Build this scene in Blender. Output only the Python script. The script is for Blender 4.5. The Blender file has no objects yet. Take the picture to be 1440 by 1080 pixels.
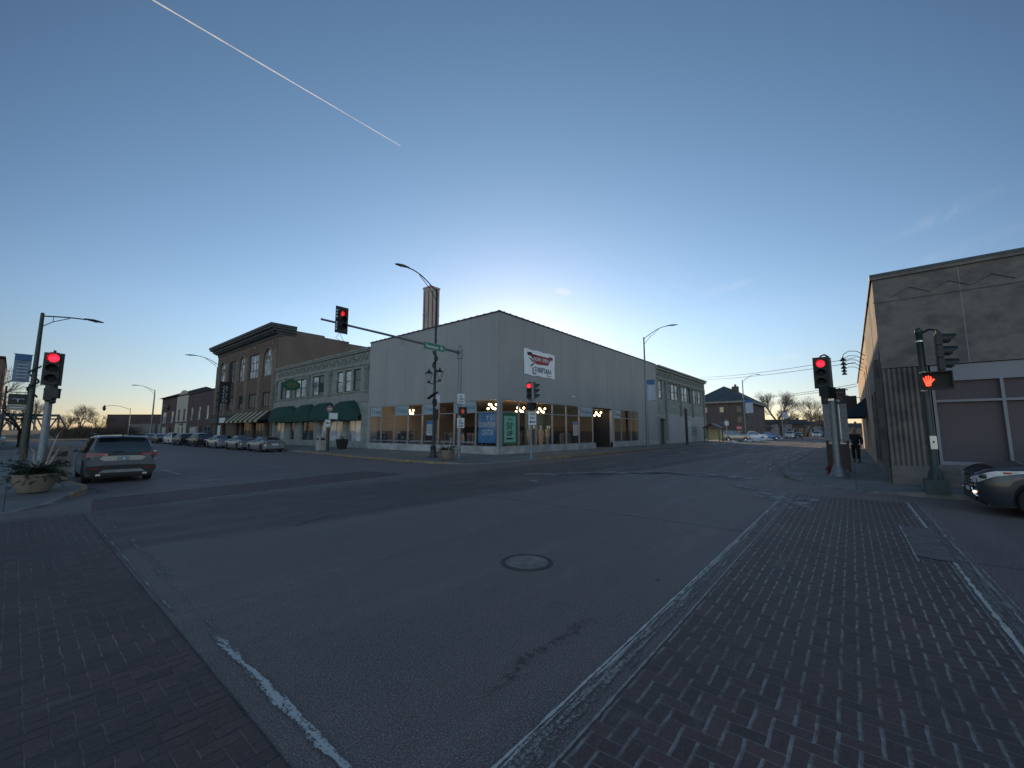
import bpy, math, random
import numpy as np
from mathutils import Vector, Matrix
R = math.radians
sc = bpy.context.scene
col = sc.collection
rnd = random.Random(7)

# ---------------------------------------------------------------- camera, sky, sun, exposure
CAM_H = 1.85
PITCH = 6.608
HEAD = 39.54                      # heading, degrees counter-clockwise from +X
cd = bpy.data.cameras.new('camera'); cam = bpy.data.objects.new('camera', cd); col.objects.link(cam)
cd.sensor_width = 36.0; cd.lens = 574.0 / 1440.0 * 36.0
cd.clip_start = 0.1; cd.clip_end = 40000.0
cam.location = (0, 0, CAM_H)
cam.rotation_euler = (R(90 + PITCH), 0, R(HEAD - 90))
sc.camera = cam

SUN_EL = 10.2
SUN_AZ = 39.0                     # counter-clockwise from +X
w = bpy.data.worlds.new('World'); sc.world = w; w.use_nodes = True
nt = w.node_tree; nt.nodes.clear()
wo = nt.nodes.new('ShaderNodeOutputWorld'); bg = nt.nodes.new('ShaderNodeBackground')
sky = nt.nodes.new('ShaderNodeTexSky'); sky.sky_type = 'NISHITA'; sky.sun_disc = False
sky.sun_elevation = R(SUN_EL); sky.sun_rotation = R(90 - SUN_AZ)
sky.air_density = 1.0; sky.dust_density = 0.12; sky.ozone_density = 1.4; sky.altitude = 150
bg.inputs[1].default_value = 0.11
tc = nt.nodes.new('ShaderNodeTexCoord')
# thin cirrus wisps, part of the sky itself
mp = nt.nodes.new('ShaderNodeMapping'); mp.inputs['Scale'].default_value = (3.0, 3.0, 26.0)
mp.inputs['Rotation'].default_value = (R(6), R(-9), 0)
nz = nt.nodes.new('ShaderNodeTexNoise'); nz.inputs['Scale'].default_value = 1.6; nz.inputs['Detail'].default_value = 6
rp = nt.nodes.new('ShaderNodeMapRange'); rp.inputs[1].default_value = 0.60; rp.inputs[2].default_value = 0.86
rp.inputs[3].default_value = 0.0; rp.inputs[4].default_value = 0.0
mx = nt.nodes.new('ShaderNodeMix'); mx.data_type = 'RGBA'
mx.inputs[7].default_value = (9.0, 9.2, 9.6, 1)
sepc = nt.nodes.new('ShaderNodeSeparateColor'); cmb = nt.nodes.new('ShaderNodeCombineColor')
for ci, (pw, kk) in enumerate(((1.13, 3.4), (1.05, 2.95), (1.12, 3.75))):      # camera-like colour response of the sky
    m0 = nt.nodes.new('ShaderNodeMath'); m0.operation = 'MULTIPLY'; m0.inputs[1].default_value = .05
    m1 = nt.nodes.new('ShaderNodeMath'); m1.operation = 'POWER'; m1.inputs[1].default_value = pw
    m2 = nt.nodes.new('ShaderNodeMath'); m2.operation = 'MULTIPLY'; m2.inputs[1].default_value = kk / .11
    nt.links.new(sepc.outputs[ci], m0.inputs[0]); nt.links.new(m0.outputs[0], m1.inputs[0]); nt.links.new(m1.outputs[0], m2.inputs[0]); nt.links.new(m2.outputs[0], cmb.inputs[ci])
nt.links.new(tc.outputs['Generated'], mp.inputs[0]); nt.links.new(mp.outputs[0], nz.inputs[0])
nt.links.new(nz.outputs[0], rp.inputs[0]); nt.links.new(rp.outputs[0], mx.inputs[0])
nt.links.new(sky.outputs[0], sepc.inputs[0]); 
# brightness by angle from the sun (wide soft glow towards it, sky opposite boosted and warmed as added fill for shaded walls and road) and a milky horizon
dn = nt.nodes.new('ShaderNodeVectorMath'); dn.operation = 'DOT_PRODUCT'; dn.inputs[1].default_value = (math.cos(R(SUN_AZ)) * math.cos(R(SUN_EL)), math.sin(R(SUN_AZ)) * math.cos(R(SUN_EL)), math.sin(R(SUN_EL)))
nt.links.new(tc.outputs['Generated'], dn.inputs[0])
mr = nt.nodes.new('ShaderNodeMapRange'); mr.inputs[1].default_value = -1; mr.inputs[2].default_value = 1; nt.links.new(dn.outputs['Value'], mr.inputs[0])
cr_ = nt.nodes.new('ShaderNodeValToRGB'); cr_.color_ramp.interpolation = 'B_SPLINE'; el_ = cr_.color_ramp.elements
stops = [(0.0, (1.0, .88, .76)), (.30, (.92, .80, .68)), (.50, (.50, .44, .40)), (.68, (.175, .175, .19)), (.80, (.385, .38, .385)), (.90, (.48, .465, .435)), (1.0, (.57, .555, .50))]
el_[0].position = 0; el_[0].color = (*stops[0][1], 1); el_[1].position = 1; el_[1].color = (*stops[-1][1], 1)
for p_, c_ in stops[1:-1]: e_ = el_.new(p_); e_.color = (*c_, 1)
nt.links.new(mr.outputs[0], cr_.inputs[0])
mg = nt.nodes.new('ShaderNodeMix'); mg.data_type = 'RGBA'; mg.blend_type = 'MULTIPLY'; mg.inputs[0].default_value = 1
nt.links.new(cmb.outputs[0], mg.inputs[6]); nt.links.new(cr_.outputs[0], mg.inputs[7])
spz = nt.nodes.new('ShaderNodeSeparateXYZ'); nt.links.new(tc.outputs['Generated'], spz.inputs[0])
mz = nt.nodes.new('ShaderNodeMapRange'); mz.interpolation_type = 'SMOOTHSTEP'; mz.inputs[1].default_value = -.02; mz.inputs[2].default_value = .26; mz.inputs[3].default_value = .64 * 2.5; mz.inputs[4].default_value = 2.5; nt.links.new(spz.outputs[2], mz.inputs[0])
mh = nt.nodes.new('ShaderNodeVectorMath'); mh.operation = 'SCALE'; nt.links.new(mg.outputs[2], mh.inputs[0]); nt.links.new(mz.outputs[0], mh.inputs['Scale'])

mw = nt.nodes.new('ShaderNodeMapRange'); mw.inputs[1].default_value = .14; mw.inputs[2].default_value = -.02; nt.links.new(spz.outputs[2], mw.inputs[0])
mk_ = nt.nodes.new('ShaderNodeMix'); mk_.data_type = 'RGBA'; mk_.inputs[6].default_value = (1, 1, 1, 1); mk_.inputs[7].default_value = (.98, 1.03, 1.26, 1); nt.links.new(mw.outputs[0], mk_.inputs[0])
mj = nt.nodes.new('ShaderNodeMix'); mj.data_type = 'RGBA'; mj.blend_type = 'MULTIPLY'; mj.inputs[0].default_value = 1; nt.links.new(mh.outputs[0], mj.inputs[6]); nt.links.new(mk_.outputs[2], mj.inputs[7])
prev = mj.outputs[2]
def wm(op, x, y):
    n = nt.nodes.new('ShaderNodeMath'); n.operation = op
    for i, q in enumerate((x, y)):
        if hasattr(q, 'links'): nt.links.new(q, n.inputs[i])
        else: n.inputs[i].default_value = q
    return n.outputs[0]
# a few faint wisps of cirrus: bearing, height above the horizon (degrees), half length, half width, tilt, strength
for az, el, sl_, sw_, tilt, k_ in ((32.2, 19.2, .030, .010, -14, .55), (-9.0, 20.5, .10, .014, 13, .06), (-9.5, 17.0, .09, .012, 11, .06), (11.5, 17.5, .07, .012, 10, .08), (6, 8.5, .10, .010, 6, .10)):
    c = Vector((math.cos(R(az)) * math.cos(R(el)), math.sin(R(az)) * math.cos(R(el)), math.sin(R(el))))
    rt = Vector((math.sin(R(az)), -math.cos(R(az)), 0)); up = rt.cross(c); u_ = rt * math.cos(R(tilt)) + up * math.sin(R(tilt)); v_ = up * math.cos(R(tilt)) - rt * math.sin(R(tilt))
    ds = []
    for vec, s_ in ((u_, sl_), (v_, sw_)):
        n = nt.nodes.new('ShaderNodeVectorMath'); n.operation = 'DOT_PRODUCT'; n.inputs[1].default_value = vec; nt.links.new(tc.outputs['Generated'], n.inputs[0]); ds.append(wm('DIVIDE', n.outputs['Value'], s_))
    f = nt.nodes.new('ShaderNodeVectorMath'); f.operation = 'DOT_PRODUCT'; f.inputs[1].default_value = c; nt.links.new(tc.outputs['Generated'], f.inputs[0])
    m_ = wm('SUBTRACT', 1.0, wm('ADD', wm('MULTIPLY', ds[0], ds[0]), wm('MULTIPLY', ds[1], ds[1])))
    no = nt.nodes.new('ShaderNodeTexNoise'); no.inputs['Scale'].default_value = 38; no.inputs['Detail'].default_value = 6; no.inputs['Distortion'].default_value = .6; nt.links.new(tc.outputs['Generated'], no.inputs[0])
    m_ = wm('MULTIPLY', wm('MAXIMUM', m_, 0.0), wm('MULTIPLY', wm('GREATER_THAN', f.outputs['Value'], .5), wm('MAXIMUM', wm('MULTIPLY', wm('SUBTRACT', no.outputs[0], .36), 4.0 * k_), 0.0)))
    mm = nt.nodes.new('ShaderNodeMix'); mm.data_type = 'RGBA'; mm.clamp_factor = True; mm.inputs[7].default_value = (8.3, 8.4, 8.2, 1); nt.links.new(m_, mm.inputs[0]); nt.links.new(prev, mm.inputs[6]); prev = mm.outputs[2]
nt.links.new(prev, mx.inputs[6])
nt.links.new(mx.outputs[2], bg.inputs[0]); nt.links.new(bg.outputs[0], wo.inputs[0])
sl = bpy.data.lights.new('sun', 'SUN'); sl.energy = 4.2; sl.angle = R(0.5); sl.color = (1.0, 0.72, 0.42)
so = bpy.data.objects.new('sun', sl); col.objects.link(so)
sdir = Vector((math.cos(R(SUN_AZ)) * math.cos(R(SUN_EL)), math.sin(R(SUN_AZ)) * math.cos(R(SUN_EL)), math.sin(R(SUN_EL))))
so.rotation_euler = sdir.to_track_quat('Z', 'Y').to_euler(); so.location = (30, 40, 60)
sc.view_settings.view_transform = 'Standard'; sc.view_settings.look = 'None'
sc.view_settings.exposure = 0.0; sc.view_settings.gamma = 1.0
sc.render.resolution_x = 1024; sc.render.resolution_y = 768
sc.cycles.max_bounces = 6; sc.cycles.transparent_max_bounces = 24; sc.cycles.sample_clamp_indirect = 4.0

# ---------------------------------------------------------------- helpers
ORG = {}
def tag(o, label=None, cat=None, group=None, kind=None):
    if label: o['label'] = label
    if cat: o['category'] = cat
    if group: o['group'] = group
    if kind: o['kind'] = kind
    return o
def thing(name, label, cat, loc=(0, 0, 0), rz=0.0, group=None, local=False):
    o = bpy.data.objects.new(name, None); col.objects.link(o)
    o.empty_display_size = 0.2
    o.location = loc; o.rotation_euler = (0, 0, rz)
    ORG[o.name] = Vector((0, 0, 0)) if (local or rz) else Vector(loc)
    return tag(o, label, cat, group)
class MB:
    def __init__(s, M=None): s.v = []; s.f = []; s.mi = []; s.M = M
    def add(s, vs, fs, m=0):
        b = len(s.v)
        if s.M is not None: vs = [s.M @ Vector(p) for p in vs]
        s.v += [tuple(p) for p in vs]; s.f += [tuple(i + b for i in f) for f in fs]; s.mi += [m] * len(fs)
        return s
    def box(s, a, b, m=0):
        x0, y0, z0 = a; x1, y1, z1 = b
        vs = [(x0,y0,z0),(x1,y0,z0),(x1,y1,z0),(x0,y1,z0),(x0,y0,z1),(x1,y0,z1),(x1,y1,z1),(x0,y1,z1)]
        return s.add(vs, [(0,3,2,1),(4,5,6,7),(0,1,5,4),(1,2,6,5),(2,3,7,6),(3,0,4,7)], m)
    def hexa(s, vs, m=0):
        return s.add(vs, [(0,3,2,1),(4,5,6,7),(0,1,5,4),(1,2,6,5),(2,3,7,6),(3,0,4,7)], m)
    def extr(s, poly, vec, m=0):
        n = len(poly); vec = Vector(vec); P = [Vector(p) for p in poly]
        vs = P + [p + vec for p in P]
        fs = [tuple(range(n))[::-1], tuple(range(n, 2 * n))] + [(i, (i + 1) % n, (i + 1) % n + n, i + n) for i in range(n)]
        return s.add(vs, fs, m)
    def tube(s, pts, rads, n=8, m=0, caps=True):
        P = [Vector(p) for p in pts]
        if not hasattr(rads, '__len__'): rads = [rads] * len(P)
        vs = []; up = None
        for i, p in enumerate(P):
            d = (P[min(i + 1, len(P) - 1)] - P[max(i - 1, 0)]).normalized()
            if up is None: up = Vector((0, 0, 1)) if abs(d.z) < .9 else Vector((1, 0, 0))
            a = d.cross(up).normalized(); b = d.cross(a); up = b.cross(d) * -1 if False else up
            for k in range(n):
                t = 2 * math.pi * k / n
                vs.append(p + (a * math.cos(t) + b * math.sin(t)) * rads[i])
        fs = []
        for i in range(len(P) - 1):
            for k in range(n):
                fs.append((i * n + k, i * n + (k + 1) % n, (i + 1) * n + (k + 1) % n, (i + 1) * n + k))
        if caps: fs += [tuple(range(n))[::-1], tuple(range((len(P) - 1) * n, len(P) * n))]
        return s.add(vs, fs, m)
    def cyl(s, p0, p1, r0, r1=None, n=12, m=0): return s.tube([p0, p1], [r0, r0 if r1 is None else r1], n, m)
    def lathe(s, prof, c=(0, 0, 0), n=20, m=0):
        vs = []; fs = []
        for r, z in prof:
            for k in range(n):
                t = 2 * math.pi * k / n; vs.append((c[0] + r * math.cos(t), c[1] + r * math.sin(t), c[2] + z))
        for i in range(len(prof) - 1):
            for k in range(n): fs.append((i*n+k, i*n+(k+1)%n, (i+1)*n+(k+1)%n, (i+1)*n+k))
        fs += [tuple(range(n))[::-1], tuple(range((len(prof)-1)*n, len(prof)*n))]
        return s.add(vs, fs, m)
    def sph(s, c, r, nu=12, nv=8, m=0):
        if not hasattr(r, '__len__'): r = (r, r, r)
        vs = []; fs = []
        for i in range(nv + 1):
            a = math.pi * i / nv
            for k in range(nu):
                t = 2 * math.pi * k / nu
                vs.append((c[0] + r[0]*math.sin(a)*math.cos(t), c[1] + r[1]*math.sin(a)*math.sin(t), c[2] + r[2]*math.cos(a)))
        for i in range(nv):
            for k in range(nu): fs.append((i*nu+k, (i+1)*nu+k, (i+1)*nu+(k+1)%nu, i*nu+(k+1)%nu))
        return s.add(vs, fs, m)
    def build(s, name, mats, parent=None, smooth=False, fix=True):
        me = bpy.data.meshes.new(name)
        off = ORG.get(parent.name, Vector((0,0,0))) if parent else Vector((0,0,0))
        me.from_pydata([(p[0]-off.x, p[1]-off.y, p[2]-off.z) for p in s.v], [], s.f)
        if not isinstance(mats, (list, tuple)): mats = [mats]
        for m in mats: me.materials.append(m)
        if len(mats) > 1: me.polygons.foreach_set('material_index', s.mi)
        if fix:
            import bmesh
            bm = bmesh.new(); bm.from_mesh(me); bmesh.ops.recalc_face_normals(bm, faces=bm.faces); bm.to_mesh(me); bm.free()
        if smooth:
            me.polygons.foreach_set('use_smooth', [True] * len(me.polygons))
            try: me.set_sharp_from_angle(angle=R(38))
            except Exception: pass
        me.update()
        o = bpy.data.objects.new(name, me); col.objects.link(o)
        if parent: o.parent = parent; ORG[o.name] = off
        return o
def copy_tree(o, parent=None):
    c = o.copy(); col.objects.link(c); c.parent = parent
    for ch in list(o.children): copy_tree(ch, c)
    return c
def struct(o): o['kind'] = 'structure'; return o

# facade frames: origin, u (along the wall), n (outward)
class Fr:
    def __init__(s, O, U, N): s.O = Vector(O); s.U = Vector(U); s.N = Vector(N)
    def p(s, u, z, d=0.0): return s.O + s.U * u + s.N * d + Vector((0, 0, z))
    def box(s, mb, u0, u1, z0, z1, d0, d1, m=0):
        mb.hexa([s.p(u0,z0,d0), s.p(u1,z0,d0), s.p(u1,z0,d1), s.p(u0,z0,d1), s.p(u0,z1,d0), s.p(u1,z1,d0), s.p(u1,z1,d1), s.p(u0,z1,d1)], m)
    def quad(s, mb, u0, u1, z0, z1, d=0.0, m=0):
        mb.add([s.p(u0,z0,d), s.p(u1,z0,d), s.p(u1,z1,d), s.p(u0,z1,d)], [(0,1,2,3)], m)
    def poly(s, mb, pts, d0, d1, m=0):
        mb.extr([s.p(u, z, d0) for u, z in pts], s.N * (d1 - d0), m)
def wall_holes(mb, F, U0, U1, Z0, Z1, holes, depth=.3, d=0.0, m=0):
    us = sorted({U0, U1} | {h[0] for h in holes} | {h[1] for h in holes})
    zs = sorted({Z0, Z1} | {h[2] for h in holes} | {h[3] for h in holes})
    for a, b in zip(us, us[1:]):
        for c, e in zip(zs, zs[1:]):
            cu, cz = (a + b) / 2, (c + e) / 2
            if any(h[0] < cu < h[1] and h[2] < cz < h[3] for h in holes): continue
            F.quad(mb, a, b, c, e, d, m)
    for h in holes:
        a, b, c, e = h[:4]; q = d - depth
        mb.add([F.p(a,c,d), F.p(b,c,d), F.p(b,c,q), F.p(a,c,q)], [(0,1,2,3)], m)
        mb.add([F.p(a,e,d), F.p(b,e,d), F.p(b,e,q), F.p(a,e,q)], [(0,1,2,3)], m)
        mb.add([F.p(a,c,d), F.p(a,e,d), F.p(a,e,q), F.p(a,c,q)], [(0,1,2,3)], m)
        mb.add([F.p(b,c,d), F.p(b,e,d), F.p(b,e,q), F.p(b,c,q)], [(0,1,2,3)], m)

# ---------------------------------------------------------------- materials
class NB:
    """node builder"""
    def __init__(s, name):
        s.m = bpy.data.materials.new(name); s.m.use_nodes = True; s.t = s.m.node_tree; s.t.nodes.clear()
        s.out = s.t.nodes.new('ShaderNodeOutputMaterial')
        s.b = s.t.nodes.new('ShaderNodeBsdfPrincipled'); s.t.links.new(s.b.outputs[0], s.out.inputs[0])
    def new(s, k, **kw):
        n = s.t.nodes.new(k)
        for a, b in kw.items(): setattr(n, a, b)
        return n
    def link(s, a, b): s.t.links.new(a, b)
    def put(s, sock, v):
        if hasattr(v, 'is_linked') or hasattr(v, 'links'): s.link(v, sock)
        else: sock.default_value = v
    def M(s, op, a, b=0.0, c=0.0, clamp=False):
        n = s.new('ShaderNodeMath', operation=op); n.use_clamp = clamp
        for i, v in enumerate((a, b, c)):
            if i < len(n.inputs): s.put(n.inputs[i], v)
        return n.outputs[0]
    def mix(s, f, a, b):
        n = s.new('ShaderNodeMix', data_type='RGBA'); s.put(n.inputs[0], f)
        s.put(n.inputs[6], a if hasattr(a, 'links') else (*a, 1) if len(a) == 3 else a)
        s.put(n.inputs[7], b if hasattr(b, 'links') else (*b, 1) if len(b) == 3 else b)
        return n.outputs[2]
    def noise(s, vec, scale, detail=3.0, rough=.5):
        n = s.new('ShaderNodeTexNoise'); n.inputs['Scale'].default_value = scale; n.inputs['Detail'].default_value = detail
        n.inputs['Roughness'].default_value = rough
        if vec is not None: s.link(vec, n.inputs['Vector'])
        return n.outputs[0]
    def rng(s, v, a, b, c=0.0, d=1.0):
        n = s.new('ShaderNodeMapRange'); s.put(n.inputs[0], v)
        for i, q in enumerate((a, b, c, d)): n.inputs[i + 1].default_value = q
        return n.outputs[0]
    def obj(s): return s.new('ShaderNodeTexCoord').outputs['Object']
    def scalev(s, vec, sx, sy, sz):
        n = s.new('ShaderNodeMapping'); n.inputs['Scale'].default_value = (sx, sy, sz); s.link(vec, n.inputs[0]); return n.outputs[0]
    def bump(s, h, strength=.3, dist=.01):
        n = s.new('ShaderNodeBump'); n.inputs['Strength'].default_value = strength; n.inputs['Distance'].default_value = dist
        s.link(h, n.inputs['Height']); s.link(n.outputs[0], s.b.inputs['Normal'])
def mat(name, c, rough=.7, metal=0.0, var=.18, scale=6.0, bump=0.0, spec=.5, streak=False, emit=None, es=0.0, coat=0.0):
    B = NB(name); v = B.obj()
    if streak: vv = B.scalev(v, 3.0, 3.0, .35)
    else: vv = v
    n = B.noise(vv, scale, 4)
    f = B.rng(n, .3, .7)
    lo = tuple(x * (1 - var) for x in c); hi = tuple(min(1, x * (1 + var)) for x in c)
    B.link(B.mix(f, lo, hi), B.b.inputs['Base Color'])
    B.b.inputs['Roughness'].default_value = rough; B.b.inputs['Metallic'].default_value = metal
    B.b.inputs['Specular IOR Level'].default_value = spec
    B.b.inputs['Coat Weight'].default_value = coat
    if emit: B.b.inputs['Emission Color'].default_value = (*emit, 1); B.b.inputs['Emission Strength'].default_value = es
    if bump: B.bump(B.noise(v, scale * 6, 4), bump, .01)
    return B.m
def brick_mat(name, c1, c2, mortar, bw=.21, bh=.07, stain=.5):
    B = NB(name); v = B.obj()
    sp = B.new('ShaderNodeSeparateXYZ'); B.link(v, sp.inputs[0])
    cb = B.new('ShaderNodeCombineXYZ'); B.link(B.M('ADD', sp.outputs[0], sp.outputs[1]), cb.inputs[0]); B.link(sp.outputs[2], cb.inputs[1])
    br = B.new('ShaderNodeTexBrick'); B.link(cb.outputs[0], br.inputs['Vector'])
    br.inputs['Scale'].default_value = 1.0; br.inputs['Brick Width'].default_value = bw; br.inputs['Row Height'].default_value = bh
    br.inputs['Mortar Size'].default_value = .008; br.inputs['Bias'].default_value = -.1
    br.inputs['Color1'].default_value = (*c1, 1); br.inputs['Color2'].default_value = (*c2, 1); br.inputs['Mortar'].default_value = (*mortar, 1)
    n = B.rng(B.noise(B.scalev(v, 1, 1, .5), .8, 5), .35, .7)
    dark = tuple(x * (1 - stain) for x in c1)
    B.link(B.mix(B.M('MULTIPLY', n, .5), br.outputs[0], dark), B.b.inputs['Base Color'])
    B.b.inputs['Roughness'].default_value = .85; B.bump(br.outputs['Fac'], .3, -.01)
    return B.m
def glass_mat(name, tint=(.7, .75, .78), refl=.12, rough=.01):
    B = NB(name); B.t.nodes.remove(B.b)
    tr = B.new('ShaderNodeBsdfTransparent'); tr.inputs[0].default_value = (*tint, 1)
    gl = B.new('ShaderNodeBsdfGlossy'); gl.inputs['Roughness'].default_value = rough
    ge = B.new('ShaderNodeNewGeometry'); dp = B.new('ShaderNodeVectorMath', operation='DOT_PRODUCT')
    B.link(ge.outputs['Incoming'], dp.inputs[0]); B.link(ge.outputs['Normal'], dp.inputs[1])
    fr = B.M('ADD', .045, B.M('MULTIPLY', B.M('POWER', B.M('SUBTRACT', 1.0, B.M('ABSOLUTE', dp.outputs['Value']), clamp=True), 5.0), .95))
    n = B.noise(B.obj(), .9, 2)
    bp = B.new('ShaderNodeBump'); bp.inputs['Strength'].default_value = .02; bp.inputs['Distance'].default_value = .05; B.link(n, bp.inputs['Height'])
    B.link(bp.outputs[0], gl.inputs['Normal'])
    ms = B.new('ShaderNodeMixShader'); B.link(B.M('ADD', fr, refl, clamp=True), ms.inputs[0])
    B.link(tr.outputs[0], ms.inputs[1]); B.link(gl.outputs[0], ms.inputs[2]); B.link(ms.outputs[0], B.out.inputs[0])
    return B.m
def dark_glass(name, c=(.015, .02, .025), refl=.35):
    """window seen from outside with a dark room behind it"""
    B = NB(name); B.t.nodes.remove(B.b)
    df = B.new('ShaderNodeBsdfDiffuse'); n = B.noise(B.obj(), .7, 2)
    B.link(B.mix(B.rng(n, .4, .6), c, tuple(x * 3 for x in c)), df.inputs[0])
    gl = B.new('ShaderNodeBsdfGlossy'); gl.inputs['Roughness'].default_value = .03
    bp = B.new('ShaderNodeBump'); bp.inputs['Strength'].default_value = .05; bp.inputs['Distance'].default_value = .08; B.link(B.noise(B.obj(), 1.3, 2), bp.inputs['Height'])
    B.link(bp.outputs[0], gl.inputs['Normal'])
    ms = B.new('ShaderNodeMixShader'); ms.inputs[0].default_value = refl
    B.link(df.outputs[0], ms.inputs[1]); B.link(gl.outputs[0], ms.inputs[2]); B.link(ms.outputs[0], B.out.inputs[0])
    return B.m
def emit_mat(name, c, s):
    return mat(name, tuple(min(x, 1) for x in c), .4, var=.02, emit=c, es=s)

M = {}
M['galv'] = mat('galvanised_steel', (.19, .205, .215), .5, .5, .15, 9)
M['black'] = mat('black_paint', (.015, .016, .018), .45, 0, .2, 9)
M['dkgreen'] = mat('dark_green_paint', (.018, .03, .028), .45, 0, .2, 9)
M['rubber'] = mat('tyre_rubber', (.012, .012, .013), .9, 0, .2, 12)
M['visor'] = mat('signal_black', (.012, .018, .018), .5, 0, .2, 12)
M['lens_off'] = mat('unlit_lens', (.02, .02, .018), .7, 0, .2, 30)
M['lens_red'] = emit_mat('lit_red_lens', (1.0, .008, .02), 5.0)
M['lens_red_dim'] = emit_mat('dim_red_lens', (1.0, .02, .03), .9)
M['hand_dim'] = emit_mat('dim_hand', (.6, .05, .03), .28)
M['white'] = mat('white_paint', (.72, .73, .72), .6, 0, .1, 8)
M['signwhite'] = mat('sign_white', (.62, .64, .66), .5, 0, .06, 8)
M['signgreen'] = mat('sign_green', (.01, .16, .09), .45, 0, .08, 8)
M['ink'] = mat('black_ink', (.02, .022, .03), .6, 0, .1, 9)
M['conc'] = mat('concrete', (.30, .29, .27), .85, 0, .22, 2.5, .25)
M['asph_dark'] = mat('tar', (.02, .02, .02), .7, 0, .2, 9)
M['glass'] = glass_mat('shop_glass', (.86, .88, .89), .0)
M['winglass'] = dark_glass('window_glass', refl=.2)
M['winlight'] = dark_glass('window_glass_blind', (.20, .21, .22), .35)
M['carglass'] = dark_glass('car_glass', (.008, .01, .012), .22)
M['silver'] = mat('bright_metal', (.55, .56, .58), .3, .8, .05, 9)
M['chrome'] = mat('chrome', (.7, .7, .72), .12, 1, .03, 9)
M['tail'] = mat('tail_lamp_red', (.18, .008, .01), .2, 0, .2, 12, coat=.6)
M['clearlamp'] = mat('lamp_glass', (.45, .47, .5), .12, .4, .2, 14, coat=.6)
M['plastic'] = mat('black_plastic', (.02, .021, .023), .65, 0, .2, 12)

# ---------------------------------------------------------------- text on signs
def text(s, F_or, u0, u1, z0, z1, d, m, parent, name='lettering', th=.006, bold=0.0, shear=0.0):
    """letters fitted in the rectangle u0..u1, z0..z1 of a frame, d in front of it"""
    cu = bpy.data.curves.new(name, 'FONT'); cu.body = s; cu.align_x = 'LEFT'; cu.offset = bold; cu.shear = shear
    cu.resolution_u = 2
    tmp = bpy.data.objects.new('tmp', cu); col.objects.link(tmp)
    dg = bpy.context.evaluated_depsgraph_get(); dg.update()
    me = bpy.data.meshes.new_from_object(tmp.evaluated_get(dg))
    bpy.data.objects.remove(tmp); bpy.data.curves.remove(cu)
    V = [v.co.copy() for v in me.vertices]; Fs = [tuple(p.vertices) for p in me.polygons]
    bpy.data.meshes.remove(me)
    if not V: return None
    ax, bx = min(v.x for v in V), max(v.x for v in V); ay, by = min(v.y for v in V), max(v.y for v in V)
    mb = MB()
    vs = [F_or.p(u0 + (v.x - ax) / (bx - ax) * (u1 - u0), z0 + (v.y - ay) / (by - ay) * (z1 - z0), d) for v in V]
    n = len(vs)
    vs2 = [p + F_or.N * th for p in vs]
    edges = {}
    for f in Fs:
        for i in range(len(f)):
            e = (f[i], f[(i + 1) % len(f)]); edges[e] = edges.get(e, 0) + 1
    fs = [tuple(i + n for i in f) for f in Fs] + [tuple(reversed(f)) for f in Fs]
    fs += [(a, b, b + n, a + n) for (a, b) in edges if (b, a) not in edges]
    mb.add(vs + vs2, fs)
    return mb.build(name, m, parent, fix=False)
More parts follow.
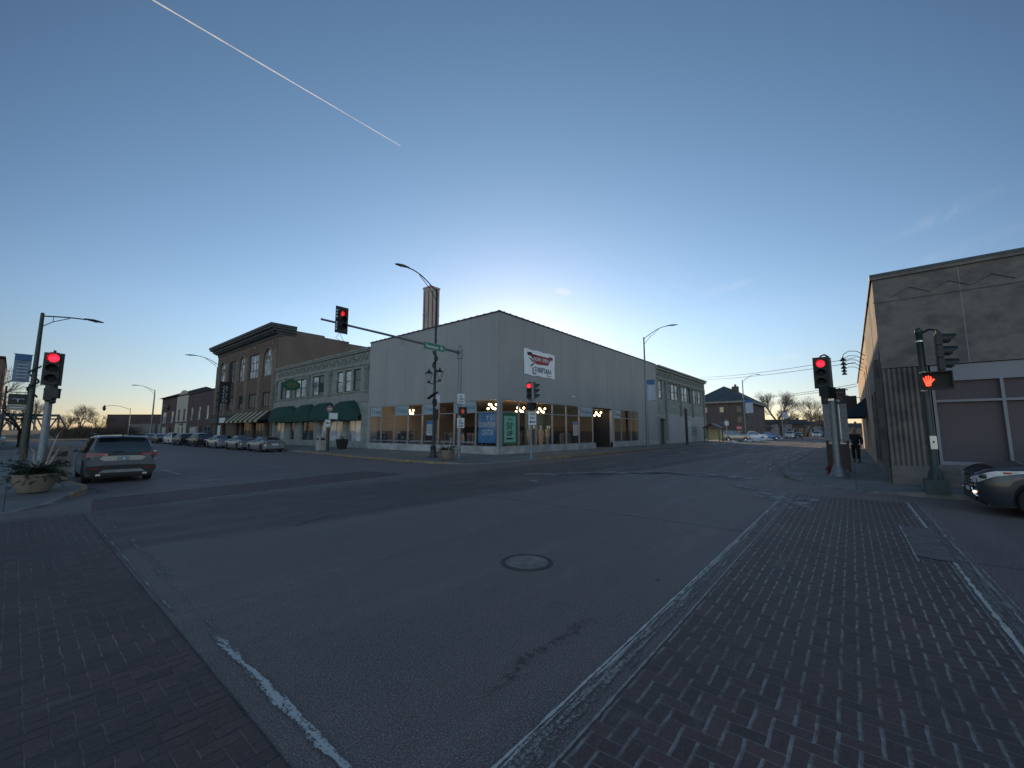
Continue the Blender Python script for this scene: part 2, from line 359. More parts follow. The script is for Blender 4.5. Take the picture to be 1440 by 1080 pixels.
# ================================================================ GROUND, ROADS, PAVEMENTS
def asphalt_mat():
    B = NB('asphalt'); v = B.obj()
    sp = B.new('ShaderNodeSeparateXYZ'); B.link(v, sp.inputs[0]); X, Y = sp.outputs[0], sp.outputs[1]
    fine = B.noise(v, 85, 3, .7); mid = B.noise(v, 1.1, 5, .6); big = B.noise(v, .16, 3)
    wob = B.M('MULTIPLY', B.M('SUBTRACT', B.noise(v, .9, 3), .5), .9)
    # older lighter surfacing near, newer darker strip across the junction
    band = B.M('MULTIPLY', B.rng(B.M('ADD', B.M('ADD', Y, wob), B.M('MULTIPLY', X, .06)), 8.7, 9.1), B.rng(B.M('ADD', Y, wob), 14.2, 13.2))
    strY = B.noise(B.scalev(v, .09, .6, 1), 1.0, 5)      # wear running along the cross street
    base = B.mix(B.rng(B.M('ADD', B.M('MULTIPLY', mid, .6), B.M('MULTIPLY', B.noise(v, 7, 5, .7), .4)), .36, .64), (0.100, 0.105, 0.112), (0.155, 0.158, 0.165))
    base = B.mix(B.M('MULTIPLY', B.rng(strY, .5, .8), .45), base, (0.205, 0.203, 0.200))
    base = B.mix(B.M('MULTIPLY', band, .92), base, (.036, .039, .043))
    base = B.mix(B.M('MULTIPLY', B.rng(big, .5, .75), .5), base, (0.088, 0.090, 0.098))
    # wheel polished lanes and oil darkened centres, along both streets
    lane = B.M('MULTIPLY', B.rng(B.M('SINE', B.M('MULTIPLY', B.M('ADD', Y, B.M('MULTIPLY', wob, .5)), 3.6)), .2, 1.0), B.rng(X, 12, 20, 0.0, 1.0))
    base = B.mix(B.M('MULTIPLY', lane, .35), base, (.15, .148, .145))
    blot = B.rng(B.noise(B.scalev(v, .6, 1.1, 1), 2.4, 6, .7), .56, .70)
    base = B.mix(B.M('MULTIPLY', blot, .45), base, (.062, .064, .068))
    # aggregate sparkle and pits
    base = B.mix(B.M('MULTIPLY', B.rng(fine, .50, .66), .95), base, (0.46, 0.46, 0.46))
    base = B.mix(B.M('MULTIPLY', B.rng(B.noise(v, 55, 4, .75), .46, .34), .9), base, (0.035, 0.035, 0.040))
    # dried salt, thicker down the far street
    salt = B.rng(B.noise(B.scalev(v, .12, .9, 1), 1.6, 6, .65), .5, .72)
    far = B.rng(X, 14, 60, .12, .62)
    base = B.mix(B.M('MULTIPLY', salt, far), base, (0.525, 0.512, 0.500))
    # construction joints and cracks
    def line(c, at, wd):
        return B.rng(B.M('ABSOLUTE', B.M('SUBTRACT', B.M('ADD', c, B.M('MULTIPLY', B.M('SUBTRACT', B.noise(v, 2.5, 3), .5), .12)), at)), wd, wd * .4)
    j1 = B.M('MULTIPLY', line(X, 8.8, .022), B.rng(Y, 8.9, 8.7))
    j2 = B.M('MULTIPLY', line(Y, 5.4, .012), B.rng(X, 9.0, 8.8))
    vo = B.new('ShaderNodeTexVoronoi', feature='DISTANCE_TO_EDGE'); vo.inputs['Scale'].default_value = .33
    wv = B.new('ShaderNodeMix', data_type='RGBA'); wv.inputs[0].default_value = .12
    nn = B.new('ShaderNodeTexNoise'); nn.inputs['Scale'].default_value = 1.4; nn.inputs['Detail'].default_value = 5; B.link(v, nn.inputs['Vector'])
    B.link(v, wv.inputs[6]); B.link(nn.outputs['Color'], wv.inputs[7]); B.link(wv.outputs[2], vo.inputs['Vector'])
    cr = B.M('MULTIPLY', B.rng(vo.outputs['Distance'], .006, .002), B.rng(B.noise(v, .35, 2), .60, .66))
    lines = B.M('MAXIMUM', B.M('MAXIMUM', j1, B.M('MULTIPLY', j2, .5)), B.M('MULTIPLY', cr, .8))
    # tar spot trail like the dark scar left of the near crossing
    scar = B.M('MULTIPLY', B.M('MULTIPLY', B.rng(B.M('ABSOLUTE', B.M('SUBTRACT', B.M('ADD', Y, B.M('MULTIPLY', B.noise(v, 3, 3), .25)), 2.28)), .07, .02), B.M('MULTIPLY', B.rng(X, 2.2, 2.5), B.rng(X, 3.9, 3.6))), B.rng(B.noise(v, 12, 3), .42, .55))
    lines = B.M('MAXIMUM', lines, B.M('MULTIPLY', scar, .6))
    base = B.mix(lines, base, (0.025, 0.025, 0.030))
    spots = B.M('MAXIMUM', B.rng(B.noise(v, 3.1, 2), .74, .78), B.rng(B.noise(B.scalev(v, 1, 2.2, 1), 14, 3, .6), .68, .74))
    base = B.mix(B.M('MULTIPLY', spots, .6), base, (0.040, 0.040, 0.045))
    tm = B.new('ShaderNodeMix', data_type='RGBA', blend_type='MULTIPLY'); tm.inputs[0].default_value = 1; B.link(base, tm.inputs[6]); tm.inputs[7].default_value = (.98, .76, .72, 1)
    B.link(tm.outputs[2], B.b.inputs['Base Color'])
    B.link(B.rng(mid, .3, .7, .62, .82), B.b.inputs['Roughness'])
    B.b.inputs['Specular IOR Level'].default_value = .35
    B.bump(B.M('SUBTRACT', B.M('ADD', B.M('ADD', fine, B.M('MULTIPLY', B.noise(v, 22, 4, .7), 1.3)), B.M('MULTIPLY', mid, .6)), lines), .9, .012)
    return B.m
def herring_mat(name, w_, salt_amt, swap=False):
    B = NB(name); v = B.obj()
    wn = B.new('ShaderNodeTexNoise'); wn.inputs['Scale'].default_value = 5; wn.inputs['Detail'].default_value = 2; B.link(v, wn.inputs['Vector'])
    wv = B.new('ShaderNodeMix', data_type='RGBA', blend_type='ADD'); wv.inputs[0].default_value = .03; B.link(v, wv.inputs[6]); B.link(wn.outputs['Color'], wv.inputs[7])
    sp = B.new('ShaderNodeSeparateXYZ'); B.link(wv.outputs[2], sp.inputs[0])
    x = B.M('DIVIDE', sp.outputs[0], w_); y = B.M('DIVIDE', sp.outputs[1], w_)
    i = B.M('FLOOR', x); j = B.M('FLOOR', y); u = B.M('SUBTRACT', x, i); q = B.M('SUBTRACT', y, j)
    k = B.M('FLOORED_MODULO', B.M('SUBTRACT', i, j), 4.0)
    E = [B.M('COMPARE', k, float(n), .4) for n in range(4)]
    dl = B.M('ADD', u, E[1]); dr = B.M('ADD', B.M('SUBTRACT', 1.0, u), E[0])
    db = B.M('ADD', q, E[2]); dt = B.M('ADD', B.M('SUBTRACT', 1.0, q), E[3])
    dy = B.M('MINIMUM', db, dt); dx = B.M('MINIMUM', dl, dr); d = B.M('MINIMUM', dx, dy)
    cb = B.new('ShaderNodeCombineXYZ'); B.link(B.M('SUBTRACT', i, E[1]), cb.inputs[0]); B.link(B.M('SUBTRACT', j, E[2]), cb.inputs[1])
    wh = B.new('ShaderNodeTexWhiteNoise', noise_dimensions='2D'); B.link(cb.outputs[0], wh.inputs['Vector'])
    sp3 = B.new('ShaderNodeSeparateXYZ'); B.link(v, sp3.inputs[0])
    fine = B.noise(v, 70, 3, .7); big = B.noise(v, .8, 4)
    col_ = B.mix(wh.outputs['Value'], (0.067, 0.042, 0.044), (0.108, 0.063, 0.065))
    col_ = B.mix(B.M('MULTIPLY', B.rng(big, .45, .7), .6), col_, (0.056, 0.049, 0.054))
    col_ = B.mix(B.M('MULTIPLY', B.rng(fine, .56, .75), .4), col_, (0.228, 0.210, 0.210))
    wear = B.rng(B.noise(v, .55, 4), .38, .62, .05 if swap else .5, 1.0)
    # joints running with the traffic stay pale with salt, the others are mostly dark
    jr = B.M('MULTIPLY', B.M('SUBTRACT', B.noise(v, 45, 3, .7), .5), .07); jy = B.rng(B.M('ADD', dy, jr), .125, .06); jx = B.rng(B.M('ADD', dx, jr), .06, .02)
    if swap: jy, jx = jx, jy
    brk = B.rng(B.noise(v, 9, 3), .40, .6, .35, 1.0)
    col_ = B.mix(jx, col_, (0.035, 0.032, 0.035))
    col_ = B.mix(B.M('MULTIPLY', B.M('MULTIPLY', jx, .2 if swap else .7), wear), col_, (0.263, 0.263, 0.280))
    col_ = B.mix(B.M('MULTIPLY', B.M('MULTIPLY', jy, salt_amt), B.M('MULTIPLY', wear, brk)), col_, (0.333, 0.333, 0.350))
    pit = B.rng(B.noise(B.scalev(v, 2.2, 1, 1), 16, 4, .7), .60, .70)
    col_ = B.mix(B.M('MULTIPLY', pit, .7), col_, (.016, .014, .018))
    grit = B.rng(B.noise(v, 38, 4, .8), .5, .7)
    col_ = B.mix(B.M('MULTIPLY', grit, .35), col_, (.16, .155, .16))
    st = B.M('MULTIPLY', B.rng(B.noise(B.scalev(v, 1, 3, 1), 1.2, 6, .65), .58, .8), .35)
    col_ = B.mix(st, col_, (0.280, 0.271, 0.280))
    tm = B.new('ShaderNodeMix', data_type='RGBA', blend_type='MULTIPLY'); tm.inputs[0].default_value = 1; B.link(col_, tm.inputs[6]); tm.inputs[7].default_value = (1.06, 1.0, .92, 1)
    B.link(tm.outputs[2], B.b.inputs['Base Color']); B.b.inputs['Roughness'].default_value = .72; B.b.inputs['Specular IOR Level'].default_value = .35
    h = B.M('ADD', B.rng(d, .0, .07), B.M('ADD', B.M('MULTIPLY', fine, .35), B.M('MULTIPLY', wh.outputs['Value'], .35)))
    B.bump(B.M('ADD', h, B.M('MULTIPLY', B.noise(v, 14, 4, .7), .5)), .8, .010)
    return B.m
def paint_mat(name, c, keep=.5, scale=6.0):
    """worn road paint: bare road shows where it has flaked away"""
    B = NB(name); v = B.obj()
    n = B.noise(B.scalev(v, 1, 1, 1), scale, 8, .75); n2 = B.noise(v, 60, 3)
    f = B.rng(B.M('ADD', n, B.M('MULTIPLY', n2, .12)), keep - .03, keep + .05)
    tr = B.new('ShaderNodeBsdfTransparent'); ms = B.new('ShaderNodeMixShader')
    B.b.inputs['Base Color'].default_value = (*c, 1); B.b.inputs['Roughness'].default_value = .7
    B.link(f, ms.inputs[0]); B.link(tr.outputs[0], ms.inputs[1]); B.link(B.b.outputs[0], ms.inputs[2]); B.link(ms.outputs[0], B.out.inputs[0])
    return B.m
def walk_mat():
    B = NB('pavement_concrete'); v = B.obj()
    br = B.new('ShaderNodeTexBrick'); br.offset = 0; B.link(v, br.inputs['Vector']); br.inputs['Scale'].default_value = 1
    br.inputs['Brick Width'].default_value = 1.5; br.inputs['Row Height'].default_value = 1.5; br.inputs['Mortar Size'].default_value = .012
    br.inputs['Color1'].default_value = (0.247, 0.237, 0.228, 1); br.inputs['Color2'].default_value = (0.323, 0.314, 0.294, 1); br.inputs['Mortar'].default_value = (0.057, 0.057, 0.057, 1)
    n = B.rng(B.noise(v, .9, 5), .35, .7)
    c = B.mix(B.M('MULTIPLY', n, .7), br.outputs[0], (0.133, 0.129, 0.129))
    c = B.mix(B.M('MULTIPLY', B.rng(B.noise(v, 5, 6, .7), .6, .8), .5), c, (0.532, 0.532, 0.532))
    c = B.mix(.42, c, (.03, .03, .032))
    B.link(c, B.b.inputs['Base Color']); B.b.inputs['Roughness'].default_value = .85
    B.bump(B.M('ADD', B.noise(v, 60, 3), br.outputs['Fac']), .3, -.006)
    return B.m
M['asphalt'] = asphalt_mat()
M['brickx'] = herring_mat('red_brick_paving', .107, 1.0)
M['brickx2'] = herring_mat('red_brick_paving_dirty', .107, .75, True)
M['walk'] = walk_mat()
M['kerb'] = mat('kerb_concrete', (.17, .165, .155), .85, 0, .45, 3, .3)
M['paint'] = paint_mat('worn_white_line', (.36, .37, .38), .50)
M['paint_thin'] = paint_mat('faded_white_line', (.30, .31, .32), .54)
M['paint_edge'] = paint_mat('salted_concrete_edge', (.38, .385, .40), .50, 3.5)
M['soil'] = mat('bare_ground', (.09, .075, .05), .95, 0, .3, .3)
M['grass'] = mat('dry_grass', (.20, .165, .095), .95, 0, .35, .8, .5)
def yellow_kerb():
    B = NB('worn_yellow_kerb'); v = B.obj(); n = B.noise(v, 4.5, 7, .7)
    B.link(B.mix(B.rng(n, .46, .60), (.15, .135, .115), (.34, .215, .075)), B.b.inputs['Base Color']); B.b.inputs['Roughness'].default_value = .8
    return B.m
M['ykerb'] = yellow_kerb()

def sheet(name, pts, z, m, sub=0):
    mb = MB(); mb.add([(x, y, z) for x, y in pts], [tuple(range(len(pts)))])
    return struct(mb.build(name, m))
sheet('ground', [(-3000, -3000), (6000, -3000), (6000, 6000), (-3000, 6000)], -.02, M['soil'])
sheet('road', [(-90, -120), (420, -120), (420, 300), (-90, 300)], 0, M['asphalt'])
# brick crossings, inset in the road
sheet('crosswalk', [(-2.4, 1.62), (1.13, 1.62), (1.13, 13.35), (-2.4, 13.35)], .004, M['brickx2'])
sheet('crosswalk', [(1.72, -.93), (14.9, -.93), (14.9, 1.40), (1.72, 1.40)], .004, M['brickx'])
sheet('crosswalk', [(1.3, 13.7), (2.4, 13.85), (8.8, 14.75), (11.0, 15.2), (10.6, 17.6), (9.3, 17.5), (2.6, 16.25), (1.5, 16.0)], .004, M['brickx2'])
# pale concrete edges and painted lines
def strip(name, pts, wd, z, m, jag=0.0):
    mb = MB(); vs = []; P = [Vector((x, y, 0)) for x, y in pts]
    Q = []
    for a, b in zip(P, P[1:]):
        k = max(1, int((b - a).length / .35))
        Q += [a.lerp(b, t / k) for t in range(k)]
    Q.append(P[-1]); rr = random.Random(len(Q))
    for i, p in enumerate(Q):
        d = (Q[min(i+1, len(Q)-1)] - Q[max(i-1, 0)]).normalized(); nrm = Vector((-d.y, d.x, 0))
        a = wd / 2 + rr.uniform(-jag, jag); b = wd / 2 + rr.uniform(-jag, jag)
        vs += [(p.x + nrm.x * a, p.y + nrm.y * a, z), (p.x - nrm.x * b, p.y - nrm.y * b, z)]
    mb.add(vs, [(2*i, 2*i+1, 2*i+3, 2*i+2) for i in range(len(Q) - 1)])
    return struct(mb.build(name, m))
def band_mat(name, ax, feats, base=None):
    '''worn lines painted along one axis. feats: centre, half width, wobble, cover threshold, colour'''
    B = NB(name); v = B.obj(); sp = B.new('ShaderNodeSeparateXYZ'); B.link(v, sp.inputs[0]); c = sp.outputs[1 - ax]; l = sp.outputs[ax]
    cb = B.new('ShaderNodeCombineXYZ'); B.link(l, cb.inputs[0]); along = cb.outputs[0]
    w1 = B.M('SUBTRACT', B.noise(along, 2.2, 5, .6), .5); grain = B.noise(v, 42, 4, .75); sc = (.35, 5, 1) if ax == 0 else (5, .35, 1); st = B.noise(B.scalev(v, *sc), 5.0, 5, .65)
    A = None; C = None
    for k, (ctr, hw, wob, th, colr, lo, hi) in enumerate(feats):
        wk = B.M('ADD', B.M('MULTIPLY', w1, wob), B.M('MULTIPLY', B.M('SUBTRACT', B.noise(v, 30, 3, .7), .5), wob * .5))
        d = B.M('ABSOLUTE', B.M('SUBTRACT', B.M('ADD', c, wk), ctr)); hv = B.M('MULTIPLY', hw, B.rng(B.noise(along, 1.7 + k, 4, .6), .35, .6, .25, 1.0))
        m = B.rng(B.M('SUBTRACT', d, hv), .006, -.006)
        m = B.M('MULTIPLY', m, B.rng(B.M('ADD', B.M('MULTIPLY', grain, .45), B.M('MULTIPLY', st, .55)), th - .04, th + .05))
        if lo is not None: m = B.M('MULTIPLY', m, B.M('MULTIPLY', B.rng(l, lo, lo + .3), B.rng(l, hi, hi - .3)))
        A = m if A is None else B.M('MAXIMUM', A, m); C = B.mix(m, C if C is not None else colr, colr)
    tr = B.new('ShaderNodeBsdfTransparent'); ms = B.new('ShaderNodeMixShader'); B.link(C, B.b.inputs['Base Color']); B.b.inputs['Roughness'].default_value = .75
    B.link(A, ms.inputs[0]); B.link(tr.outputs[0], ms.inputs[1]); B.link(B.b.outputs[0], ms.inputs[2]); B.link(ms.outputs[0], B.out.inputs[0])
    return B.m
WH = (.46, .43, .41); GR = (.27, .245, .23); DK = (.022, .022, .026)
sheet('crosswalk_edge', [(1.6, 1.36), (15.0, 1.36), (15.0, 1.78), (1.6, 1.78)], .0085, band_mat('worn_edge_lines', 0, [(1.56, .10, .03, .49, (.13, .115, .108), None, None), (1.595, .060, .02, .50, GR, None, None), (1.52, .035, .02, .54, GR, None, None), (1.655, .016, .018, .33, WH, None, None), (1.625, .010, .02, .44, WH, None, None), (1.415, .016, .014, .38, GR, None, None)]))
sheet('crosswalk_edge', [(1.6, -1.32), (15.0, -1.32), (15.0, -.84), (1.6, -.84)], .0085, band_mat('worn_edge_lines_right', 0, [(-1.07, .11, .03, .48, (.15, .135, .127), None, None), (-1.16, .03, .04, .46, GR, None, None), (-.985, .028, .05, .40, WH, None, None), (-.93, .014, .02, .46, GR, None, None), (-1.22, .012, .03, .5, WH, None, None)]))
sheet('crosswalk_edge', [(.98, 1.7), (1.75, 1.7), (1.75, 13.5), (.98, 13.5)], .0085, band_mat('worn_edge_lines_left', 1, [(1.135, .006, .014, .38, DK, None, None), (1.33, .050, .035, .455, (.46, .44, .43), 1.5, 4.75), (1.43, .07, .09, .53, GR, 6.6, 13.4), (1.20, .022, .03, .48, GR, 5.4, 13.4), (1.36, .02, .03, .52, GR, 4.6, 7.5)]))
sheet('road_patch', [(8.6, -1.0), (11.3, -1.0), (11.1, -.62), (8.7, -.60)], .012, mat('asphalt_patch', (.115, .10, .094), .8, 0, .35, 5))
sheet('crosswalk_line', [(8.3, -.66), (11.4, -.66), (11.4, -.54), (8.3, -.54)], .016, band_mat('patch_border_line', 0, [(-.60, .022, .03, .42, GR, None, None)]))
strip('crosswalk_line', [(3.0, 13.72), (8.9, 14.55)], .09, .013, M['paint_thin'], .02)
strip('crosswalk_line', [(1.5, 16.2), (9.3, 17.62)], .09, .013, M['paint_thin'], .02)
strip('lane_line', [(4.55, 19.15), (5.3, 19.05)], .16, .005, M['paint'], .02)
strip('lane_line', [(4.72, 22.5), (4.72, 26.0)], .12, .005, M['paint'], .01)
strip('lane_line', [(8.9, 22.3), (8.95, 26.0)], .12, .005, M['paint_thin'], .01)
strip('lane_line', [(4.72, 34), (4.72, 37.5)], .12, .005, M['paint_thin'], .01)
strip('lane_line', [(8.95, 34), (8.95, 37.5)], .12, .005, M['paint_thin'], .01)
for k in range(5):
    strip('lane_line', [(13.4, 46 + 7 * k), (15.9, 46 + 7 * k)], .1, .005, M['paint_thin'], .01)
strip('lane_line', [(20.5, 11.3), (37, 12.6)], .11, .005, M['paint_thin'], .01)
strip('lane_line', [(24, 5.6), (60, 8.2)], .11, .005, M['paint_thin'], .02)
strip('lane_line', [(38, 8.9), (160, 9.0)], .12, .005, M['paint_thin'], .02)
strip('lane_line', [(38, 9.3), (160, 9.4)], .12, .005, M['paint_thin'], .02)
strip('stop_line', [(12.4, 9.0), (12.7, 9.6)], .3, .005, M['paint_thin'], .02)
# salt drifts dried on the far side of the junction
for pts, wd in [(([(14.0, 10.8), (17.6, 8.2), (19.5, 5.0), (18.0, 3.2)]), .9), (([(15.2, 9.6), (18.6, 6.4), (18.2, 3.4)]), .3), (([(16.0, 3.6), (15.2, 2.2), (13.0, 1.7)]), .35), (([(12.0, 1.2), (14.6, 1.0)]), .5)]:
    strip('salt_stain', pts, wd, .016, paint_mat('dried_salt', (.20, .20, .205), .54, 2.2), .2)

def kerbed(path, close, name, zt=.15, yellow=(), step=1.2, kw=.17):
    """raised pavement: path = (x, y, ztop) along the kerb, pavement on its left"""
    P = [Vector(p) for p in path]; n = len(P); N = []
    for i in range(n):
        d = (P[min(i+1, n-1)] - P[max(i-1, 0)]); d.z = 0; d.normalize(); N.append(Vector((-d.y, d.x, 0)))
    a0 = P; a1 = [p + q * kw for p, q in zip(P, N)]; a2 = [p + q * step for p, q in zip(P, N)]
    mk = MB(); vs = []
    for p, q in zip(P, a1): vs += [(p.x, p.y, -.015), (p.x + (q.x-p.x)*.12, p.y + (q.y-p.y)*.12, p.z + .002), (q.x, q.y, p.z + .004), (q.x, q.y, -.015)]
    for i in range(n - 1):
        m = 1 if any(a <= i < b for a, b in yellow) else 0
        for k in range(3): mk.add([vs[4*i+k], vs[4*i+k+1], vs[4*i+4+k+1], vs[4*i+4+k]], [(0, 1, 2, 3)], m)
    struct(mk.build('kerb', [M['kerb'], M['ykerb']]))
    mb = MB()
    for i in range(n - 1):
        mb.add([(a1[i].x, a1[i].y, P[i].z), (a1[i+1].x, a1[i+1].y, P[i+1].z), (a2[i+1].x, a2[i+1].y, zt), (a2[i].x, a2[i].y, zt)], [(0, 1, 2, 3)])
    ring = [(p.x, p.y, zt) for p in a2] + [(x, y, zt) for x, y in close]
    mb.add(ring, [tuple(range(len(ring)))])
    return struct(mb.build(name, M['walk'], fix=False))
kerbed([(16.3, 290, .15), (16.3, 60, .15), (16.3, 37, .15), (16.1, 34, .15), (15.5, 29, .15), (15.25, 24, .15), (15.2, 21, .15), (15.3, 19, .15), (15.7, 17.6, .12), (16.5, 16.7, .04), (17.8, 16.05, .02), (19.6, 15.8, .03), (21.5, 15.7, .12), (25, 15.65, .15), (31, 15.6, .15), (38, 15.55, .15), (46, 15.5, .15), (60, 15.5, .15), (110, 15.5, .15)],
       [(110, 24), (24, 24), (24, 290)], 'pavement', yellow=((2, 8), (12, 16)))
kerbed([(110, 2.45, .15), (60, 2.45, .15), (30, 2.45, .15), (23, 2.45, .15), (21.2, 2.4, .15), (20.0, 2.25, .14), (19.2, 1.95, .08), (18.4, 1.5, .03), (17.5, .8, .015), (16.9, .1, .02), (16.55, -.6, .06), (16.45, -1.4, .13), (16.45, -3, .15), (16.45, -60, .15), (16.45, -110, .15)],
       [(21, -110), (21, -1.5), (110, -1.5)], 'pavement', step=1.0)
kerbed([(-60, 13.6, .15), (-12, 13.7, .12), (-6, 13.8, .05), (-2, 14.2, .02), (0, 14.7, .02), (.7, 15.6, .04), (1.15, 16.7, .12), (1.55, 17.8, .15), (1.65, 18.8, .15), (1.45, 20.8, .15), (1.35, 23, .15), (1.35, 60, .15), (1.35, 290, .15)],
       [(-60, 290)], 'pavement', yellow=((6, 10),))
# manhole cover
t = thing('manhole_cover', 'round iron manhole cover set in the middle of the near roadway', 'manhole cover', (4.8, 3.69, 0))
MB().lathe([(.31, -.01), (.37, .0), (.37, .010), (.31, .012), (.31, -.01)], (4.8, 3.69, 0), 40).build('rim', mat('manhole_rim', (.055, .05, .05), .8, .1, .3, 12, .3), t)
mb = MB().lathe([(.30, .0), (.30, .009), (.0001, .011)], (4.8, 3.69, 0), 40)
for a in range(-4, 5):
    hw = math.sqrt(max(0, .28 ** 2 - (a * .06) ** 2))
    mb.box((4.8 + a*.06 - .012, 3.69 - hw, .011), (4.8 + a*.06 + .012, 3.69 + hw, .016))
mb.build('lid', mat('manhole_iron', (.20, .18, .17), .6, .25, .35, 7, .3), t)
# dry grass slope and low parapet beyond the left pavement
mb = MB(); gx = [-60, -20, -4, -1.5]
mb.add([(-60, 60, .16), (-3.2, 60, .16), (-1.0, 118, .16), (-60, 118, 3.2)], [(0, 1, 2, 3)])
struct(mb.build('grass_bank', M['grass']))
# ================================================================ BUILDINGS
SX, SY = 22.6, 19.9
FW = Fr((SX, 0, 0), (0, 1, 0), (-1, 0, 0))      # west fronts along the left street, u = Y
FS = Fr((0, SY, 0), (1, 0, 0), (0, -1, 0))      # south fronts along the far street, u = X
def panel_mat():
    B = NB('grey_wall_panel'); v = B.obj()
    n = B.noise(B.scalev(v, 1, 1, .3), .5, 4); n2 = B.noise(v, .35, 3)
    c = B.mix(B.rng(n, .3, .7), (.30, .295, .29), (.345, .34, .335))
    c = B.mix(B.M('MULTIPLY', B.rng(n2, .5, .7), .35), c, (.26, .256, .252))
    dr = B.rng(B.noise(B.scalev(v, 2.6, 2.6, .09), 1.0, 6, .7), .54, .72)
    sp = B.new('ShaderNodeSeparateXYZ'); B.link(v, sp.inputs[0])
    c = B.mix(B.M('MULTIPLY', dr, B.rng(sp.outputs[2], 6.5, 10.9, .12, .42)), c, (.19, .185, .18))
    c = B.mix(B.M('MULTIPLY', B.rng(B.noise(v, .7, 6, .7), .55, .75), .30), c, (.40, .40, .395))
    B.link(c, B.b.inputs['Base Color']); B.b.inputs['Roughness'].default_value = .7
    B.bump(B.noise(v, 2.2, 3), .15, .02)
    return B.m
M['panel'] = panel_mat()
M['seam'] = mat('panel_seam', (.20, .20, .20), .7)
M['coping'] = mat('rusty_coping', (.05, .035, .03), .7, 0, .3, 4)
M['sill'] = mat('stained_sill_concrete', (.34, .34, .34), .85, 0, .3, 1.2, .2)
M['alum'] = mat('grey_aluminium', (.30, .31, .32), .45, .4, .12, 8)
M['decal'] = mat('pale_window_decal', (.30, .33, .40), .7)
M['dim'] = mat('dim_blue_wall', (.028, .034, .055), .85, 0, .3, 1.5)
M['tan'] = mat('tan_plaster', (.22, .19, .16), .9, 0, .1, 2)
M['roofing'] = mat('flat_roofing', (.06, .06, .06), .9)
def window(parent, F, u0, u1, z0, z1, d, fm, pm, nu=1, nz=1, fw=.06, name='window', sash=True):
    """framed window set at depth d (outer face), pane just behind"""
    mb = MB()
    F.box(mb, u0, u0 + fw, z0, z1, d - .06, d); F.box(mb, u1 - fw, u1, z0, z1, d - .06, d)
    F.box(mb, u0 + fw, u1 - fw, z0, z0 + fw, d - .06, d - .002); F.box(mb, u0 + fw, u1 - fw, z1 - fw, z1, d - .06, d - .002)
    for k in range(1, nu):
        u = u0 + (u1 - u0) * k / nu; F.box(mb, u - fw * .45, u + fw * .45, z0 + fw, z1 - fw, d - .055, d - .004)
    for k in range(1, nz):
        z = z0 + (z1 - z0) * k / nz; F.box(mb, u0 + fw, u1 - fw, z - fw * .4, z + fw * .4, d - .05, d - .008)
    w_ = mb.build(name, fm, parent)
    pb = MB(); F.quad(pb, u0 + fw * .5, u1 - fw * .5, z0 + fw * .5, z1 - fw * .5, d - .035)
    p = pb.build('pane', pm, w_)
    return w_

# ---- the corner shop
t = thing('corner_shop', 'large windowless grey panelled corner store with a glazed ground floor on both streets', 'store', (SX, SY, 0))
shop = t
bays_w = [20.08, 22.32, 24.77, 26.75, 28.88, 30.91, 32.93, 35.16, 37.17]
bays_s = [22.95, 24.98, 27.27, 29.67, 31.92, 34.2, 36.9]
bays_s2 = [41.62, 43.47, 46.1, 48.3]
ZS, ZT, ZH = .70, 3.30, 4.25
mb = MB()
# upper walls, with the recess and end pier
FW.box(mb, SY, 37.55, ZH, 10.85, -.3, 0); FS.box(mb, SX + .3, 54.75, ZH + .0, 10.85, -.3, 0)
FW.box(mb, 37.17, 37.55, .15, ZH, -.3, -.001)
FS.box(mb, 48.3, 54.75, .15, ZH, -.3, -.001)
FS.box(mb, 41.15, 41.62, .15, ZH, -.3, -.001)
mb.build('wall', M['panel'], t)
mb = MB()                         # rear walls
mb.box((SX + .3, 37.3, .1), (54.7, 37.5, 10.8)); mb.box((54.5, SY + .3, .1), (54.74, 37.3, 10.8))
mb.build('rear_wall', M['panel'], t)
mb = MB()
for y in (22.9, 25.81, 28.58, 31.45, 34.5): FW.box(mb, y - .010, y + .010, ZH + .05, 10.8, .0, .006)
for x in (25.55, 28.37, 31.15, 34.04, 37.1, 40.3, 43.5, 46.7, 49.9, 53.1): FS.box(mb, x - .010, x + .010, ZH + .05, 10.8, .0, .006)
FW.box(mb, SY + .02, SY + .05, ZH, 10.8, .0, .006)
mb.build('panel_joint', M['seam'], t)
mb = MB()
FW.box(mb, SY - .05, 37.6, 10.85, 10.96, -.35, .05); FS.box(mb, SX + .35, 54.8, 10.85, 10.96, -.35, .05)
k = SY
while k < 37.3: FW.box(mb, k, k + .12, 10.96, 11.0, -.3, .045); k += .75
k = SX + .5
while k < 54.3: FS.box(mb, k, k + .12, 10.96, 11.0, -.3, .045); k += .75
mb.build('coping', M['coping'], t)
mb = MB(); mb.box((SX + .3, SY + .3, 10.2), (54.5, 37.3, 10.3)); mb.build('roof', M['roofing'], t)
mb = MB()
FW.box(mb, SY, 37.55, .10, ZS, -.25, .06); FS.box(mb, SX + .25, 37.3, .10, ZS, -.25, .06); FS.box(mb, 41.15, 54.75, .10, ZS, -.25, .04)
mb.build('sill_wall', M['sill'], t)
mb = MB(); mb.box((SX - .05, SY - .05, ZS), (SX + .30, SY + .14, ZH)); FS.box(mb, SX + .30, SX + .36, ZS, ZH, -.12, .02)
FW.box(mb, SY + .14, SY + .18, ZS, ZH, -.12, .02)
mb.build('corner_post', M['alum'], t)
